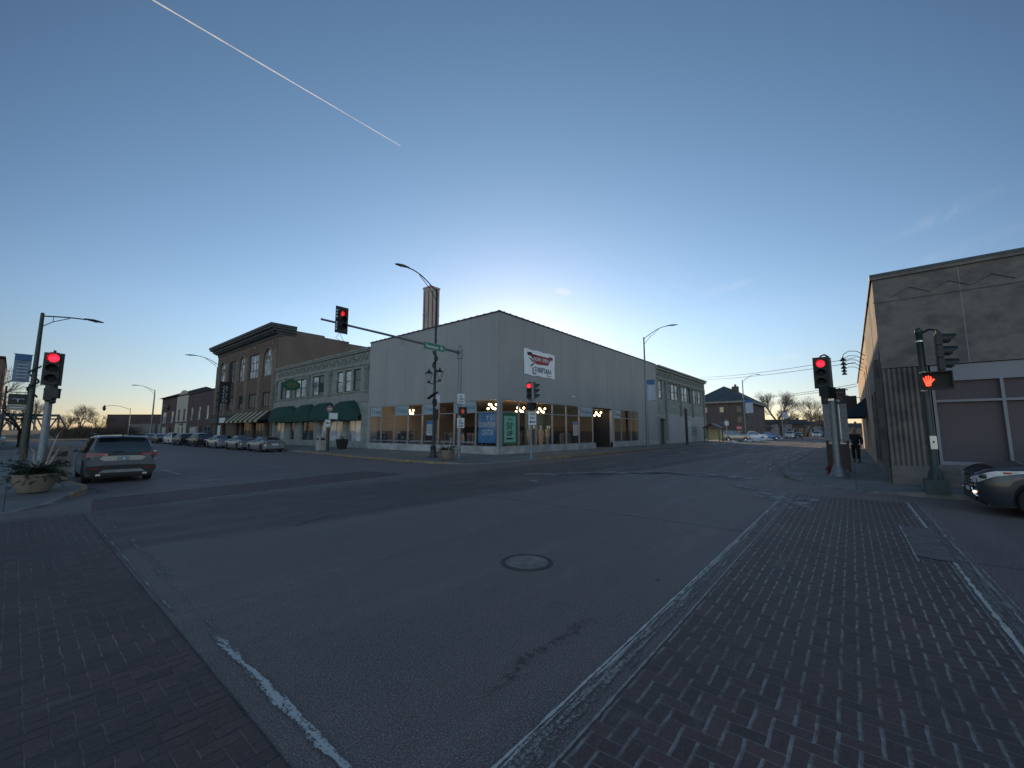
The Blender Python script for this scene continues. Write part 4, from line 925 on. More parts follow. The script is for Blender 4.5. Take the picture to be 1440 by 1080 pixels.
q = MB(); FW.box(q, 76.5, 88.3, 3.2, 4.3, .0, .5); FW.box(q, 76.5, 88.3, 4.3, 4.42, .0, .7); q.build('storefront_fascia', M['corn'], t)
q = MB(); FW.box(q, 79.9, 82.9, 3.25, 4.1, .5, .55); FW.box(q, 84.2, 87.6, .75, 2.9, -.1, -.06); q.build('signboard', M['signwhite'], t)
def stripe_mat():
    B = NB('striped_canvas'); v = B.obj(); sp = B.new('ShaderNodeSeparateXYZ'); B.link(v, sp.inputs[0])
    s = B.M('GREATER_THAN', B.M('FRACT', B.M('MULTIPLY', sp.outputs[1], .5)), .5)
    B.link(B.mix(s, (.02, .028, .022), (.40, .35, .23)), B.b.inputs['Base Color']); B.b.inputs['Roughness'].default_value = .85
    return B.m
M['stripe'] = stripe_mat()
for u0, u1, lab in ((62.4, 69.4, 'striped tan and dark canvas awning beside the green awnings'), (69.6, 76.8, 'striped tan and dark canvas awning nearer the street lamp')):
    q = MB(); A = [FW.p(u0, 4.75, .02), FW.p(u1, 4.75, .02), FW.p(u1, 3.4, 1.5), FW.p(u0, 3.4, 1.5), FW.p(u1, 3.1, 1.52), FW.p(u0, 3.1, 1.52), FW.p(u0, 3.4, .02), FW.p(u1, 3.4, .02)]
    q.add(A, [(0, 1, 2, 3), (3, 2, 4, 5), (0, 3, 6), (1, 7, 2)]); a_ = q.build('awning', M['stripe'], None); tag(a_, lab, 'awning', 'striped awnings on the brown building')
o = thing('blade_sign', 'tall dark vertical sign with pale letters projecting from the brown building', 'sign', FW.p(79.8, 6.3, 1))
yb = 79.0; q = MB(); q.box((SX - 1.9, yb - .15, 6.4), (SX - .35, yb + .15, 9.7)); q.box((SX - 2.05, yb - .2, 9.7), (SX - .2, yb + .2, 9.95)); q.build('panel', M['black'], o)
FB = Fr((SX - 1.9, yb - .15, 0), (1, 0, 0), (0, -1, 0))
for k, ch in enumerate('TEMPLE'): text(ch, FB, .45, 1.1, 9.1 - k * .5, 9.5 - k * .5, .01, M['signwhite'], o, bold=.01) if False else None
q = MB()
for k in range(5):
    z = 9.0 - k * .55
    q.tube([FB.p(.78 + .28 * math.cos(a), z + .2 * math.sin(a), .03) for a in [R(30 * j) for j in range(0, 10 if k % 2 else 13)]], .05, 5)
q.build('lettering', M['palesign'], o)
MB().tube([(SX, yb, 9.3), (SX - .4, yb, 9.3)], .05).tube([(SX, yb, 6.8), (SX - .4, yb, 6.8)], .05).build('bracket', M['black'], o)

# ---- lower brick buildings farther along
M['dkbrick'] = brick_mat('dark_red_brick', (0.102, 0.061, 0.059), (0.076, 0.046, 0.045), (0.071, 0.061, 0.059))
def simple_front(name, lab, F, u0, u1, H, D, wm, wins, trim, doors=(), coping=None, wd=.25):
    t = thing(name, lab, 'building', F.p((u0 + u1) / 2, 0, 0))
    mb = MB(); wall_holes(mb, F, u0, u1, .1, H, [(w_[0], w_[1], w_[2], w_[3]) for w_ in wins] + [(a, b, .12, z) for a, b, z in doors], wd)
    F.box(mb, u0 + .01, u1 - .01, .1, H - .01, -D, -wd - .02); F.box(mb, u0, u1, H - .12, H, -D, .0)
    F.box(mb, u0, u0 + .02, .1, H, -wd-.02, 0); F.box(mb, u1 - .02, u1, .1, H, -wd-.02, 0)
    mb.build('wall', wm, t)
    for i, w_ in enumerate(wins):
        window(t, F, w_[0], w_[1], w_[2], w_[3], -.08, trim, M['winlight'] if (w_[4] if len(w_) > 4 else i % 2) else M['winglass'], w_[5] if len(w_) > 5 else 1, 2 if w_[3] - w_[2] > 1.5 else 1, .1)
        q = MB(); F.box(q, w_[0] - .1, w_[1] + .1, w_[2] - .14, w_[2], 0, .06); q.build('window_sill', M['conc'], t)
    for a, b, z in doors:
        q = MB(); F.box(q, a + .02, b - .02, .14, z - .02, -wd + .02, -wd + .08); q.build('door', M['black'], t)
    q = MB(); F.box(q, u0 - .05, u1 + .05, H, H + .15, -D, .12); q.build('coping', coping or M['coping'], t)
    return t
simple_front('brick_building', 'two storey dark brick building with three narrow windows beyond the brown block', FW, 88.5, 106.3, 9.5, 14, M['dkbrick'],
             [(91.5, 93.2, 4.2, 6.7, 1), (96.8, 98.5, 4.2, 6.7, 1), (102.0, 103.7, 4.2, 6.7, 1), (89.5, 94.0, .9, 2.9, 0, 2), (97.5, 104, .9, 2.8, 1, 3)], M['beige'], [(94.8, 96.6, 2.8)])
t2 = simple_front('stucco_building', 'narrow beige stucco fronted building between two dark brick ones', FW, 106.4, 115.8, 9.6, 14, mat('beige_stucco', (.42, .38, .31), .9, 0, .1, 1),
             [(108.0, 109.6, 4.1, 6.6, 0), (112.3, 113.9, 4.1, 6.6, 0)], M['coping'], [(108.5, 110.0, 2.7), (112.0, 113.3, 2.7)])
q = MB(); FW.box(q, 106.6, 115.6, 3.6, 3.9, 0, .1); q.build('band', M['coping'], t2)
q = MB(); q.extr([FW.p(111.1 + 2.9 * math.cos(a), 9.6 + 1.1 * math.sin(a), -.25) for a in [math.pi * k / 12 for k in range(13)]], FW.N * .24); q.build('gable', mat('beige_stucco_gable', (.42, .38, .31), .9), t2)
q = MB(); 
for k, u in enumerate((109.2, 110.2, 111.8)): q.tube([FW.p(u + .3 * math.cos(a), 3.2 + .28 * math.sin(a), .04) for a in [R(40 * j) for j in range(8 - k)]], .06, 5)
q.build('lettering', M['ink'], t2)
t = simple_front('gabled_building', 'two storey brick building with a low hipped roof at the end of the row', FW, 116.0, 130.2, 9.6, 14, M['dkbrick'],
             [(118.0, 120.2, 3.9, 6.4, 1), (125.0, 128.6, 3.9, 6.4, 1, 2), (124, 128.5, .9, 2.9, 1, 2)], M['beige'], [(119, 121, 2.8)])
q = MB(); q.add([(SX - .7, 115.3, 9.75), (SX - .7, 130.9, 9.75), (SX + 14, 130.9, 9.75), (SX + 14, 115.3, 9.75), (SX + 6, 119.5, 12.6), (SX + 6, 126.5, 12.6)], [(0, 1, 5, 4), (1, 2, 5), (2, 3, 4, 5), (3, 0, 4), (0, 3, 2, 1)]); q.build('roof', mat('brown_shingle', (.045, .035, .032), .9), t)
# long brick shed far down the left street
FL = Fr((17.0, 168, 0), (.62, -.785, 0), (-.785, -.62, 0))
t = simple_front('brick_warehouse', 'long low brick warehouse with pale shuttered bays behind the street lamps', FL, 0, 30, 6.6, 16, M['dkbrick'],
             [(6.5, 14.5, .3, 4.0, 1), (15.2, 22.5, .3, 4.0, 1), (23.2, 26.5, .3, 4.0, 1)], M['beige'])
for o_ in t.children:
    if o_.name.startswith('window') and o_.children: o_.children[0].data.materials[0] = mat('shutter', (.17, .165, .15), .85) if 'shutter' not in bpy.data.materials else bpy.data.materials['shutter']

# ---- chimney behind the store
t = thing('chimney', 'tall square red brick chimney rising behind the grey store', 'chimney', (38.6, 47.2, 0))
M['chimbrick'] = brick_mat('chimney_brick', (.60, .46, .40), (.50, .38, .33), (.46, .41, .38))
mb = MB(); a, b = Vector((.77, -.64, 0)) , Vector((.64, .77, 0)); c0 = Vector((37.9, 46.9, 0))
def sq(mb, c, u, v, h0, h1): mb.hexa([c - u - v + Vector((0,0,h0)), c + u - v + Vector((0,0,h0)), c + u + v + Vector((0,0,h0)), c - u + v + Vector((0,0,h0)), c - u - v + Vector((0,0,h1)), c + u - v + Vector((0,0,h1)), c + u + v + Vector((0,0,h1)), c - u + v + Vector((0,0,h1))])
ux, uy = Vector((.85, 0, 0)), Vector((0, .85, 0))
sq(mb, c0, ux, uy, .1, 22.9); mb.build('stack', M['chimbrick'], t)
mb = MB(); sq(mb, c0, ux * 1.08, uy * 1.08, 22.9, 23.15); sq(mb, c0, ux * 1.05, uy * 1.05, 18.9, 19.05); mb.build('cap', M['chimbrick'], t)
mb = MB()
for s in (-.45, .45): mb.box((c0.x + s - .06, c0.y - .9, 12), (c0.x + s + .06, c0.y - .85, 22.5)); mb.box((c0.x - .9, c0.y + s - .06, 12), (c0.x - .85, c0.y + s + .06, 22.5))
mb.build('corner_strap', M['coping'], t)

# ---- stone building at the right end of the store
t = thing('stone_building', 'two storey carved stone fronted building with a grey painted ground floor right of the store', 'building', FS.p(66, 0, 0))
U0, U1 = 54.78, 78.7
w4 = [(55.6, 57.0, 1), (59.2, 64.0, 3), (65.4, 70.2, 3), (71.5, 76.2, 3)]
mb = MB(); wall_holes(mb, FS, U0, U1, 4.3, 9.2, [(a, b, 6.3, 8.85) for a, b, n in w4], .3); FS.box(mb, U0, U1, 9.2, 10.3, -.4, 0)
mb.box((U0 + .01, SY + .5, .1), (U1 - .3, SY + 14, 10.2)); mb.box((U1 - .3, SY + .02, .1), (U1, SY + 14, 10.3)); mb.build('wall', M['terra'], t)
mb = MB(); wall_holes(mb, FS, U0, U1, .1, 4.3, [(55.3, 57.7, .15, 3.55)], .35, .02); mb.build('painted_wall', M['panel'], t)
mb = MB(); FS.box(mb, U0, U1, 9.0, 9.15, 0, .14); FS.box(mb, U0, U1 + .15, 10.3, 10.5, -.4, .3); FS.box(mb, U0, U1 + .1, 10.5, 10.62, -.4, .18); FS.box(mb, U0, U1 + .35, 10.62, 10.85, -.4, .42)
mb.box((U1, SY, 10.3), (U1 + .3, SY + 14, 10.84)); mb.build('cornice', M['terra'], t)
mb = MB(); ornament(mb, FS, U0 + .2, U1 - .2, 9.2, 10.2, 0, .95, 8); mb.build('frieze', M['terra2'], t, True)
for u in (58.2, 64.7, 70.85, 77.6):
    mb = MB(); FS.box(mb, u - .35, u + .35, 4.1 if u > 60 and u < 76 else .6, 8.98, .021, .13); FS.box(mb, u - .22, u + .22, 4.6, 8.6, .13, .19); FS.box(mb, u - .45, u + .45, 8.5, 8.8, .13, .25); mb.build('pilaster', M['terra2'], t)
for i, (a, b, n) in enumerate(w4):
    for k in range(n):
        c = a + (b - a) * k / n; e = a + (b - a) * (k + 1) / n
        window(t, FS, c + .03, e - .03, 6.33, 8.82, -.1, M['dkgreen'], M['winlight'] if (i + k) % 3 != 1 else M['winglass'], 1, 2, .12)
mb = MB(); FS.box(mb, 55.36, 57.64, .16, 3.5, -.3, -.22); dd = mb.build('door', mat('green_door', (.03, .06, .05), .5), t)
MB().sph(tuple(FS.p(57.35, 1.2, -.19)), .05, 8, 6).build('handle', M['silver'], dd, True)
mb = MB(); FS.box(mb, 55.1, 55.36, .12, 3.55, .021, .10); FS.box(mb, 57.64, 57.9, .12, 3.55, .021, .10); FS.box(mb, 55.1, 57.9, 3.55, 3.8, .021, .12); FS.box(mb, 55.5, 57.5, 4.2, 5.0, .021, .1); mb.build('door_surround', M['terra'], t)
mb = MB(); mb.box((U0 + .3, SY + .5, 10.2), (U1 - .3, SY + 13.8, 10.28)); mb.build('roof', M['roofing'], t)
for u0, u1, z0, z1, m, lab in ((67.3, 69.2, 2.7, 3.4, M['palesign'], 'small oval plaque on the painted wall left of the dark post'), (69.9, 72.4, 1.2, 2.6, mat('teal_notice', (.10, .19, .20), .5), 'teal rectangular notice on the painted wall right of the dark post')):
    o = sign_panel('wall_plaque', lab, 'plaque', FS, u0, u1, z0, z1, .05, m, .03)
    q = MB(); FS.box(q, u0 + .1, u1 - .1, (z0 + z1) / 2 - .03, (z0 + z1) / 2 + .03, .05, .055); q.build('text_lines', M['ink'], o)

# ---- right hand corner building
RX, RY = 18.47, -.93
FRW = Fr((RX, 0, 0), (0, -1, 0), (-1, 0, 0))      # u = -Y
FRN = Fr((0, RY, 0), (1, 0, 0), (0, 1, 0))        # u = X, faces the far street
def stain_stone():
    B = NB('stained_limestone'); v = B.obj()
    n = B.noise(B.scalev(v, 1, 1, 1.6), .9, 6, .6); n2 = B.noise(v, 3.5, 5, .65)
    c = B.mix(B.rng(n2, .3, .7), (0.161, 0.141, 0.125), (0.209, 0.185, 0.165))
    c = B.mix(B.M('MULTIPLY', B.rng(n, .46, .62), .75), c, (0.081, 0.074, 0.072))
    B.link(c, B.b.inputs['Base Color']); B.b.inputs['Roughness'].default_value = .85; B.bump(B.noise(v, 9, 5), .35, .01)
    return B.m
M['rstone'] = stain_stone()
M['rside'] = mat('buff_side_stone', (.42, .32, .22), .85, 0, .15, 1.2, .2)
M['rfront'] = mat('covered_window_board', (.105, .085, .09), .8, 0, .07, .8)
M['rband'] = mat('pale_sign_band', (.24, .24, .26), .6, 0, .06, 1)
t = thing('limestone_corner_building', 'stained stone corner building with fluted pilaster and boarded show window on the right', 'building', (RX, RY, 0))
mb = MB()
FRW.box(mb, -RY, 16, 3.95, 7.03, -.4, 0); FRW.box(mb, 2.05 + .0, 16, .12, .82, -.4, -.05); FRW.box(mb, -RY + .0, 2.05, .12, 3.93, -.4, -.13)
mb.box((RX + .4, -16, .1), (60, RY - .4, 6.9))
mb.build('wall', M['rstone'], t)
mb = MB()     # fluted corner pilaster
k = -RY
for i in range(9):
    for du, dd in ((0, -.045), (.014, -.018), (.03, 0)): FRW.box(mb, k + du, k + .104 - du, .75, 3.93, -.12, dd)
    k += .127
FRW.box(mb, -RY + .001, 2.05, .75, 3.92, -.15, -.075)
FRW.box(mb, -RY - .0, 2.08, .12, .62, -.12, .06); FRW.box(mb, -RY, 2.08, .62, .75, -.12, .03)
mb.build('fluted_pilaster', M['rstone'], t)
for i in range(12):     # zigzag frieze
    q = MB(); a = -RY + .45 + i * .9
    q.extr([FRW.p(a, 6.42, .0), FRW.p(a + .45, 6.68, .0), FRW.p(a + .9, 6.42, .0), FRW.p(a + .9, 6.36, .0), FRW.p(a + .45, 6.61, .0), FRW.p(a, 6.36, .0)], FRW.N * .035); q.build('zigzag_moulding', M['rstone'], t)
q = MB(); FRW.box(q, -RY - .02, 16, 6.22, 6.27, 0, .03); FRW.box(q, -RY - .04, 16, 7.03, 7.14, -.4, .07); q.build('string_course', M['rstone'], t)
q = MB()
for u in (5.2, 10.0, 2.95): FRW.box(q, u, u + .02, 3.95, 7.0, 0, .004)
q.build('stone_joint', M['rband'], t)
q = MB(); FRW.box(q, -RY - .06, 16.1, 7.14, 7.22, -.45, .09); q.build('coping', mat('green_metal_coping', (.05, .07, .075), .5, .3), t)
q = MB(); FRW.box(q, 2.1, 16, 3.52, 3.93, -.2, -.06); q.build('sign_band', M['rband'], t)
q = MB(); FRW.box(q, 2.1, 16, .88, 3.48, -.3, -.16); q.build('window_board', M['rfront'], t)
q = MB()
for z0, z1 in ((3.42, 3.52), (2.76, 2.83), (.82, .92)): FRW.box(q, 2.08, 16, z0, z1, -.16, -.05)
for u in (2.08, 3.52, 4.95, 6.4, 7.85): FRW.box(q, u, u + .07, .92, 3.42, -.158, -.055)
q.build('window_frame', M['rband'], t)
mb = MB()      # street side
holes = [(19.6, 20.5, .9, 4.2), (21.3, 23.0, .5, 3.6), (23.6, 25.3, .5, 3.6), (26.0, 27.7, .5, 3.6)]
wall_holes(mb, FRN, RX, 29.0, .12, 4.6, holes, .25, 0)
mb.box((RX + .41, RY - .25, 4.6), (29, RY, 7.02)); mb.build('side_wall', M['rstone'], t)
mb = MB(); wall_holes(mb, FRN, 29.0, 58, .12, 6.9, [(30.3, 31.5, 3.2, 5.6), (34, 36, .4, 2.6), (39, 41, .4, 2.6), (33.5, 34.7, 3.8, 5.6)], .25, 0); mb.build('rear_side_wall', M['rside'], t)
for h in holes: window(t, FRN, *h, -.1, M['alum'], M['winglass'], 1, 3 if h[2] < .6 else 2, .07)
for h in ((30.3, 31.5, 3.2, 5.6), (34, 36, .4, 2.6), (39, 41, .4, 2.6), (33.5, 34.7, 3.8, 5.6)): window(t, FRN, *h, -.1, M['coping'], M['winglass'], 1, 2, .07)
q = MB(); FRN.box(q, 19.5, 19.6, .6, 4.4, 0, .12); FRN.box(q, 20.5, 20.6, .6, 4.4, 0, .12); q.build('window_surround', M['rstone'], t)
q = MB(); FRN.box(q, RX - .05, 58, 6.9 + .13, 7.12, -.3, .06); q.build('side_coping', M['coping'], t)
for i in range(5):
    x = 30.6 + i * 1.9; o = thing('gooseneck_lamp', 'gooseneck sign lamp number %s counted along the side of the stone building' % ('one', 'two', 'three', 'four', 'five')[i], 'wall lamp', (x, RY, 6.0), group='gooseneck lamps over the side wall')
    MB().tube([(x, RY, 6.15), (x, RY + .35, 6.45), (x, RY + .7, 6.5), (x, RY + .95, 6.35), (x, RY + 1.0, 6.15)], .02, 6).build('arm', M['black'], o, True)
    MB().lathe([(.03, .2), (.05, .15), (.15, .02), (.17, -.02), (.16, -.03)], (x, RY + 1.0, 5.98), 12).build('shade', M['black'], o, True)
o = thing('awning', 'dark blue sloping awning over the pavement behind the walking person', 'awning', (38, RY, 3.0), local=False)
q = MB(); q.add([(36, RY + .02, 4.1), (41, RY + .02, 4.1), (41, RY + 1.25, 3.0), (36, RY + 1.25, 3.0), (36, RY + 1.25, 2.8), (41, RY + 1.25, 2.8), (36, RY + .02, 2.8), (41, RY + .02, 2.8)], [(0, 1, 2, 3), (3, 2, 5, 4), (0, 3, 4, 6), (1, 7, 5, 2)]); q.build('canvas', mat('navy_canvas', (.02, .04, .07), .8), o)
o = thing('blade_sign', 'dark rectangular sign projecting above the navy awning', 'sign', (55, RY, 4.2))
q = MB(); q.box((54.9, RY + .25, 3.7), (55.05, RY + 1.35, 5.5)); q.build('panel', M['plastic'], o); MB().tube([(54.97, RY, 5.3), (54.97, RY + .3, 5.3)], .03).tube([(54.97, RY, 4.0), (54.97, RY + .3, 4.0)], .03).build('bracket', M['black'], o)
# ================================================================ SIGNALS, LAMPS, STREET FURNITURE
def facing(px, py, yaw):
    """frame at (px, py) whose outward normal points along yaw (degrees from +X); u runs to the viewer's right"""
    n = Vector((math.cos(R(yaw)), math.sin(R(yaw)), 0)); u = Vector((-n.y, n.x, 0))
    return Fr((px, py, 0), u, n)
def signal_head(parent, px, py, ztop, yaw, lit=0, back=False, s=.335, dim=False, louv=False):
    F = facing(px, py, yaw); z0 = ztop - 3 * s
    mb = MB()
    for k in range(3):
        a, b = ztop - (k + 1) * s + .012, ztop - k * s - .012
        F.box(mb, -s * .48, s * .48, a, b, -.12, .0)
    F.box(mb, -s * .3, s * .3, z0 - .03, ztop + .03, -.1, -.01); mb.cyl(F.p(0, ztop, -.06), F.p(0, ztop + .1, -.06), .035, n=8)
    hd = mb.build('signal_head', M['visor'], parent)
    if back:
        q = MB(); B_ = .17
        for (a, b, c, d) in ((-s*.48-B_, -s*.48, z0-B_, ztop+B_), (s*.48, s*.48+B_, z0-B_, ztop+B_), (-s*.48, s*.48, ztop, ztop+B_), (-s*.48, s*.48, z0-B_, z0)): F.box(q, a, b, c, d, -.035, -.03)
        q.build('backplate', M['visor'], hd)
        if louv:
            for k in range(7): 
                if k == 3: continue
                q = MB(); F.box(q, -s*.48-B_*.8, -s*.48-B_*.35, z0 - .02 + k * .155, z0 + .07 + k * .155, -.03, -.026); q.build('reflective_tab', M['signwhite'], hd)
    for k in range(3):
        zc = ztop - (k + .5) * s; c = F.p(0, zc, .008)
        q = MB(); n = 18; r = s * .37
        vs = [c + F.N * .03] + [c + F.U * (r * math.cos(2*math.pi*i/n)) + Vector((0, 0, r * math.sin(2*math.pi*i/n))) for i in range(n)]
        q.add(vs, [(0, 1 + i, 1 + (i + 1) % n) for i in range(n)])
        q.build('lens', (M['lens_red_dim'] if dim else M['lens_red']) if k == lit else M['lens_off'], hd, True)
        q = MB(); r = s * .44; pts = []
        for i in range(15):
            a = R(-35 + 250 * i / 14); L = s * (.78 if 2 < i < 12 else .45)
            p = c + F.U * (r * math.cos(a)) + Vector((0, 0, r * math.sin(a)))
            pi_ = c + F.U * (r * .95 * math.cos(a)) + Vector((0, 0, r * .95 * math.sin(a)))
            pts += [p - F.N * .01, p + F.N * L - Vector((0, 0, .02)), pi_ + F.N * L - Vector((0, 0, .02)), pi_ - F.N * .01]
        q.add(pts, [(4*i+k_, 4*i+4+k_, 4*i+4+(k_+1) % 4, 4*i+(k_+1) % 4) for i in range(14) for k_ in range(4)]); q.build('visor', M['visor'], hd)
    return hd
def ped_head(parent, px, py, zc, yaw, lit=None, s=.44, w_=None):
    F = facing(px, py, yaw); w_ = w_ or s
    mb = MB(); F.box(mb, -w_/2, w_/2, zc - s/2, zc + s/2, -.2, 0)
    F.box(mb, -w_/2, w_/2, zc + s/2 - .03, zc + s/2, 0, .16); F.box(mb, -w_/2, -w_/2 + .025, zc - s/2 + .08, zc + s/2 - .03, 0, .14); F.box(mb, w_/2 - .025, w_/2, zc - s/2 + .08, zc + s/2 - .03, 0, .14)
    h = mb.build('pedestrian_signal', M['visor'], parent)
    q = MB(); F.quad(q, -w_/2 + .03, w_/2 - .03, zc - s/2 + .04, zc + s/2 - .04, .006); q.build('lens', M['lens_off'], h)
    if lit:
        k = s * .95; u0 = -w_/2 + .04 + .17 * k if w_ > s else 0
        q = MB()
        def P(pts): q.extr([F.p(u0 + a * k, zc + b * k, .012) for a, b in pts], F.N * .006)
        P([(-.16, .02), (-.12, -.20), (-.10, -.30), (.10, -.30), (.13, -.16), (.15, .02)])
        for a, b, t in ((-.14, .20, -.03), (-.055, .29, -.01), (.03, .30, .01), (.11, .24, .03)): P([(a - .032, .02), (a + .032, .02), (a + .03 + t, b), (a - .022 + t, b + .02)])
        P([(.12, -.14), (.29, .08), (.24, .13), (.10, .0)])
        q.build('raised_hand_symbol', lit, h)
    return h
def plate(parent, F, u0, u1, z0, z1, d, m, name='sign_plate', border=None):
    q = MB(); F.box(q, u0, u1, z0, z1, d - .006, d); o = q.build(name, m, parent)
    if border:
        q = MB(); e = .012; t_ = .01
        for a, b, c, f in ((u0+e, u1-e, z0+e, z0+e+t_), (u0+e, u1-e, z1-e-t_, z1-e), (u0+e, u0+e+t_, z0+e+t_, z1-e-t_), (u1-e-t_, u1-e, z0+e+t_, z1-e-t_)): F.box(q, a, b, c, f, d, d + .002)
        q.build('border', border, o)
    return o

# --- mast arm signal at the store corner
t = thing('mast_arm_signal', 'long mast arm traffic signal with street name blade reaching over the left street', 'traffic signal', (18.07, 19.3, .15))
MB().lathe([(.26, 0), (.26, .05), (.17, .12), (.15, .3), (.13, .35), (.10, 7.2), (.11, 7.2), (.11, 7.25), (.02, 7.3)], (18.07, 19.3, .15), 14).build('pole', M['galv'], t, True)
MB().tube([(17.95, 19.3, 6.95), (15.5, 19.3, 7.03), (12.5, 19.3, 7.13), (9.0, 19.3, 7.22)], [.085, .075, .062, .05], 10).sph((8.97, 19.3, 7.22), .06).build('mast_arm', M['galv'], t, True)
MB().lathe([(.17, 6.55), (.17, 7.15)], (18.07, 19.3, 0), 12).cyl((17.8, 19.3, 6.95), (18.1, 19.3, 6.95), .15).build('arm_clamp', M['galv'], t)
MB().cyl((13.6, 19.3, 6.75), (13.6, 19.3, 7.1), .045).build('camera_stub', M['galv'], t)
signal_head(t, 9.85, 19.05, 7.83, -90, 0, True, dim=True, louv=True)
MB().tube([(9.85, 19.2, 7.2), (9.85, 19.1, 6.7), (9.85, 19.1, 7.8)], .03, 6).tube([(9.85, 19.2, 6.72), (9.7, 19.3, 6.45), (9.95, 19.25, 6.3), (10.25, 19.3, 6.2)], .012, 5).tube([(9.85, 19.2, 6.72), (10.0, 19.3, 6.5), (10.35, 19.3, 6.05)], .012, 5).build('bracket', M['visor'], t)
FV = Fr((0, 19.18, 0), (1, 0, 0), (0, -1, 0))
p_ = plate(t, FV, 15.0, 16.65, 6.72, 7.16, 0, M['signgreen'], 'street_name_blade', M['signwhite'])
text('Vermont  St', FV, 15.14, 16.5, 6.83, 7.06, .003, M['signwhite'], p_, bold=.02)
FQ = facing(18.07, 19.3 - .13, -115)
for z0, z1 in ((3.6, 4.25), (2.05, 2.7)):
    p_ = plate(t, FQ, -.25, .25, z0, z1, .03, M['signwhite'], 'turn_sign', M['ink'])
    h = z1 - z0
    for k, s in enumerate(('NO', 'TURN', 'ON RED')): text(s, FQ, -.10 if k == 0 else -.17, .10 if k == 0 else .17, z1 - .07 - (k + 1) * .17, z1 - .07 - k * .17 - .04, .034, M['ink'], p_, bold=.02)
ped_head(t, 18.12, 19.05, 3.13, -120, M['hand_dim'], .50)
MB().cyl((18.07, 19.3, 2.95), (18.12, 19.1, 3.0), .03, n=6).build('bracket', M['visor'], t)

# --- dark lamp post with lanterns beside it
def garland(parent, x, y, z0, z1, r, dirx=0.0, tw=1.1, name='garland'):
    rr = random.Random(int(z0 * 10)); q = MB(); n = int((z1 - z0) / .05); pts = []
    for i in range(n + 1):
        z = z0 + (z1 - z0) * i / n; a = (z - z0) * 2 * math.pi * tw; pts.append((x + r * math.cos(a), y + r * math.sin(a), z))
    q.tube(pts, .045, 5)
    for p in pts:
        for _ in range(5):
            d = Vector((rr.uniform(-1, 1), rr.uniform(-1, 1), rr.uniform(-1, 1))).normalized() * .13; c = Vector(p)
            s_ = d.cross(Vector((0, 0, 1))).normalized() * .02; q.add([c - s_, c + s_, c + d], [(0, 1, 2)])
    q.build(name, mat('garland_green', (.02, .035, .022), .9) if 'garland_green' not in bpy.data.materials else bpy.data.materials['garland_green'], parent)
def cobra(name, lab, x, y, H, yaw, reach, rise, m, base='plain', r=.09, truss=True, group='street lamps', z0=.15, par=None, headm=None):
    t = thing(name, lab, 'street lamp', (x, y, z0), group=group)
    prof = [(r*1.9, 0), (r*1.9, .12), (r*1.6, .5), (r*1.2, .62), (r, .7), (r*.6, H - z0), (r*.3, H - z0 + .05)] if base == 'ornate' else [(r*1.8, 0), (r*1.8, .06), (r*1.1, .1), (r*.6, H - z0), (r*.3, H - z0 + .05)]
    if base == 'ornate': prof = [(.27, 0), (.27, .1), (.21, .18), (.18, .6), (.2, .66), (.12, .78), (.1, .9), (r, 1.0), (r*.62, H - z0), (.02, H - z0 + .06)]
    MB().lathe(prof, (x, y, z0), 12).build('pole', m, t, True)
    d = Vector((math.cos(R(yaw)), math.sin(R(yaw)), 0)); b0 = Vector((x, y, H - .15)); P = []
    for k in range(9):
        s = k / 8; P.append(b0 + d * reach * s * .8 + Vector((0, 0, rise * math.sin(s * math.pi / 2 * 1.05))))
    q = MB(); q.tube(P, [.038] * 9, 7)
    if truss:
        q.tube([Vector((x, y, H - .8)), P[2] + Vector((0, 0, -.32)), P[5] + Vector((0, 0, -.05))], .024, 6); q.tube([P[2], P[2] + Vector((0, 0, -.32))], .015, 5)
    q.build('arm', m, t, True)
    e = P[-1]; hl = reach * .2 + .35; s_ = Vector((-d.y, d.x, 0)); dn = Vector((0, 0, -.05 * rise / max(rise, .1)))
    q = MB(); rings = []
    for f, wv, hv in ((-.1, .05, .05), (.1, .10, .07), (.45, .17, .10), (.85, .15, .06), (1.0, .06, .03)):
        c = e + d * hl * f + Vector((0, 0, .02 - .06 * f)); rings.append([c + s_ * (wv * math.cos(a)) + Vector((0, 0, hv * math.sin(a) * (1 if math.sin(a) > 0 else .6))) for a in [2*math.pi*k/10 for k in range(10)]])
    vs = [p for rg in rings for p in rg]; q.add(vs, [(i*10+k, i*10+(k+1) % 10, (i+1)*10+(k+1) % 10, (i+1)*10+k) for i in range(4) for k in range(10)] + [tuple(range(10))[::-1], tuple(range(40, 50))])
    hd = q.build('lamp_head', headm or m, t, True)
    q = MB(); q.sph(tuple(e + d * hl * .55 + Vector((0, 0, -.05))), (.12, .12, .05), 10, 6); q.build('diffuser', M['clearlamp'], hd, True)
    return t
dk = cobra('street_lamp', 'dark lamp post with twin lanterns, garland and arm lamp at the store corner', 17.59, 21.21, 11.5, 180, 3.0, .95, M['black'], 'ornate', .1, headm=M['galv'])
def lantern(parent, x, y, z, side):
    o = MB().tube([(x, y, z - .35), (x + side[0]*.35, y + side[1]*.35, z - .38), (x + side[0]*.55, y + side[1]*.55, z - .25)], .03, 6).build('lantern_arm', M['black'], parent)
    c = (x + side[0]*.55, y + side[1]*.55, z - .25)
    g = MB().lathe([(.07, 0), (.10, .05), (.2, .28), (.24, .48), (.2, .52)], c, 14).build('lantern', mat('frosted_globe', (.35, .36, .36), .3) if 'frosted_globe' not in bpy.data.materials else bpy.data.materials['frosted_globe'], parent, True)
    MB().lathe([(.27, .5), (.22, .58), (.1, .66), (.03, .8), (.01, .9)], c, 14).build('cap', M['black'], g, True); MB().lathe([(.09, -.12), (.11, 0), (.09, .05)], c, 10).build('collar', M['black'], g, True)
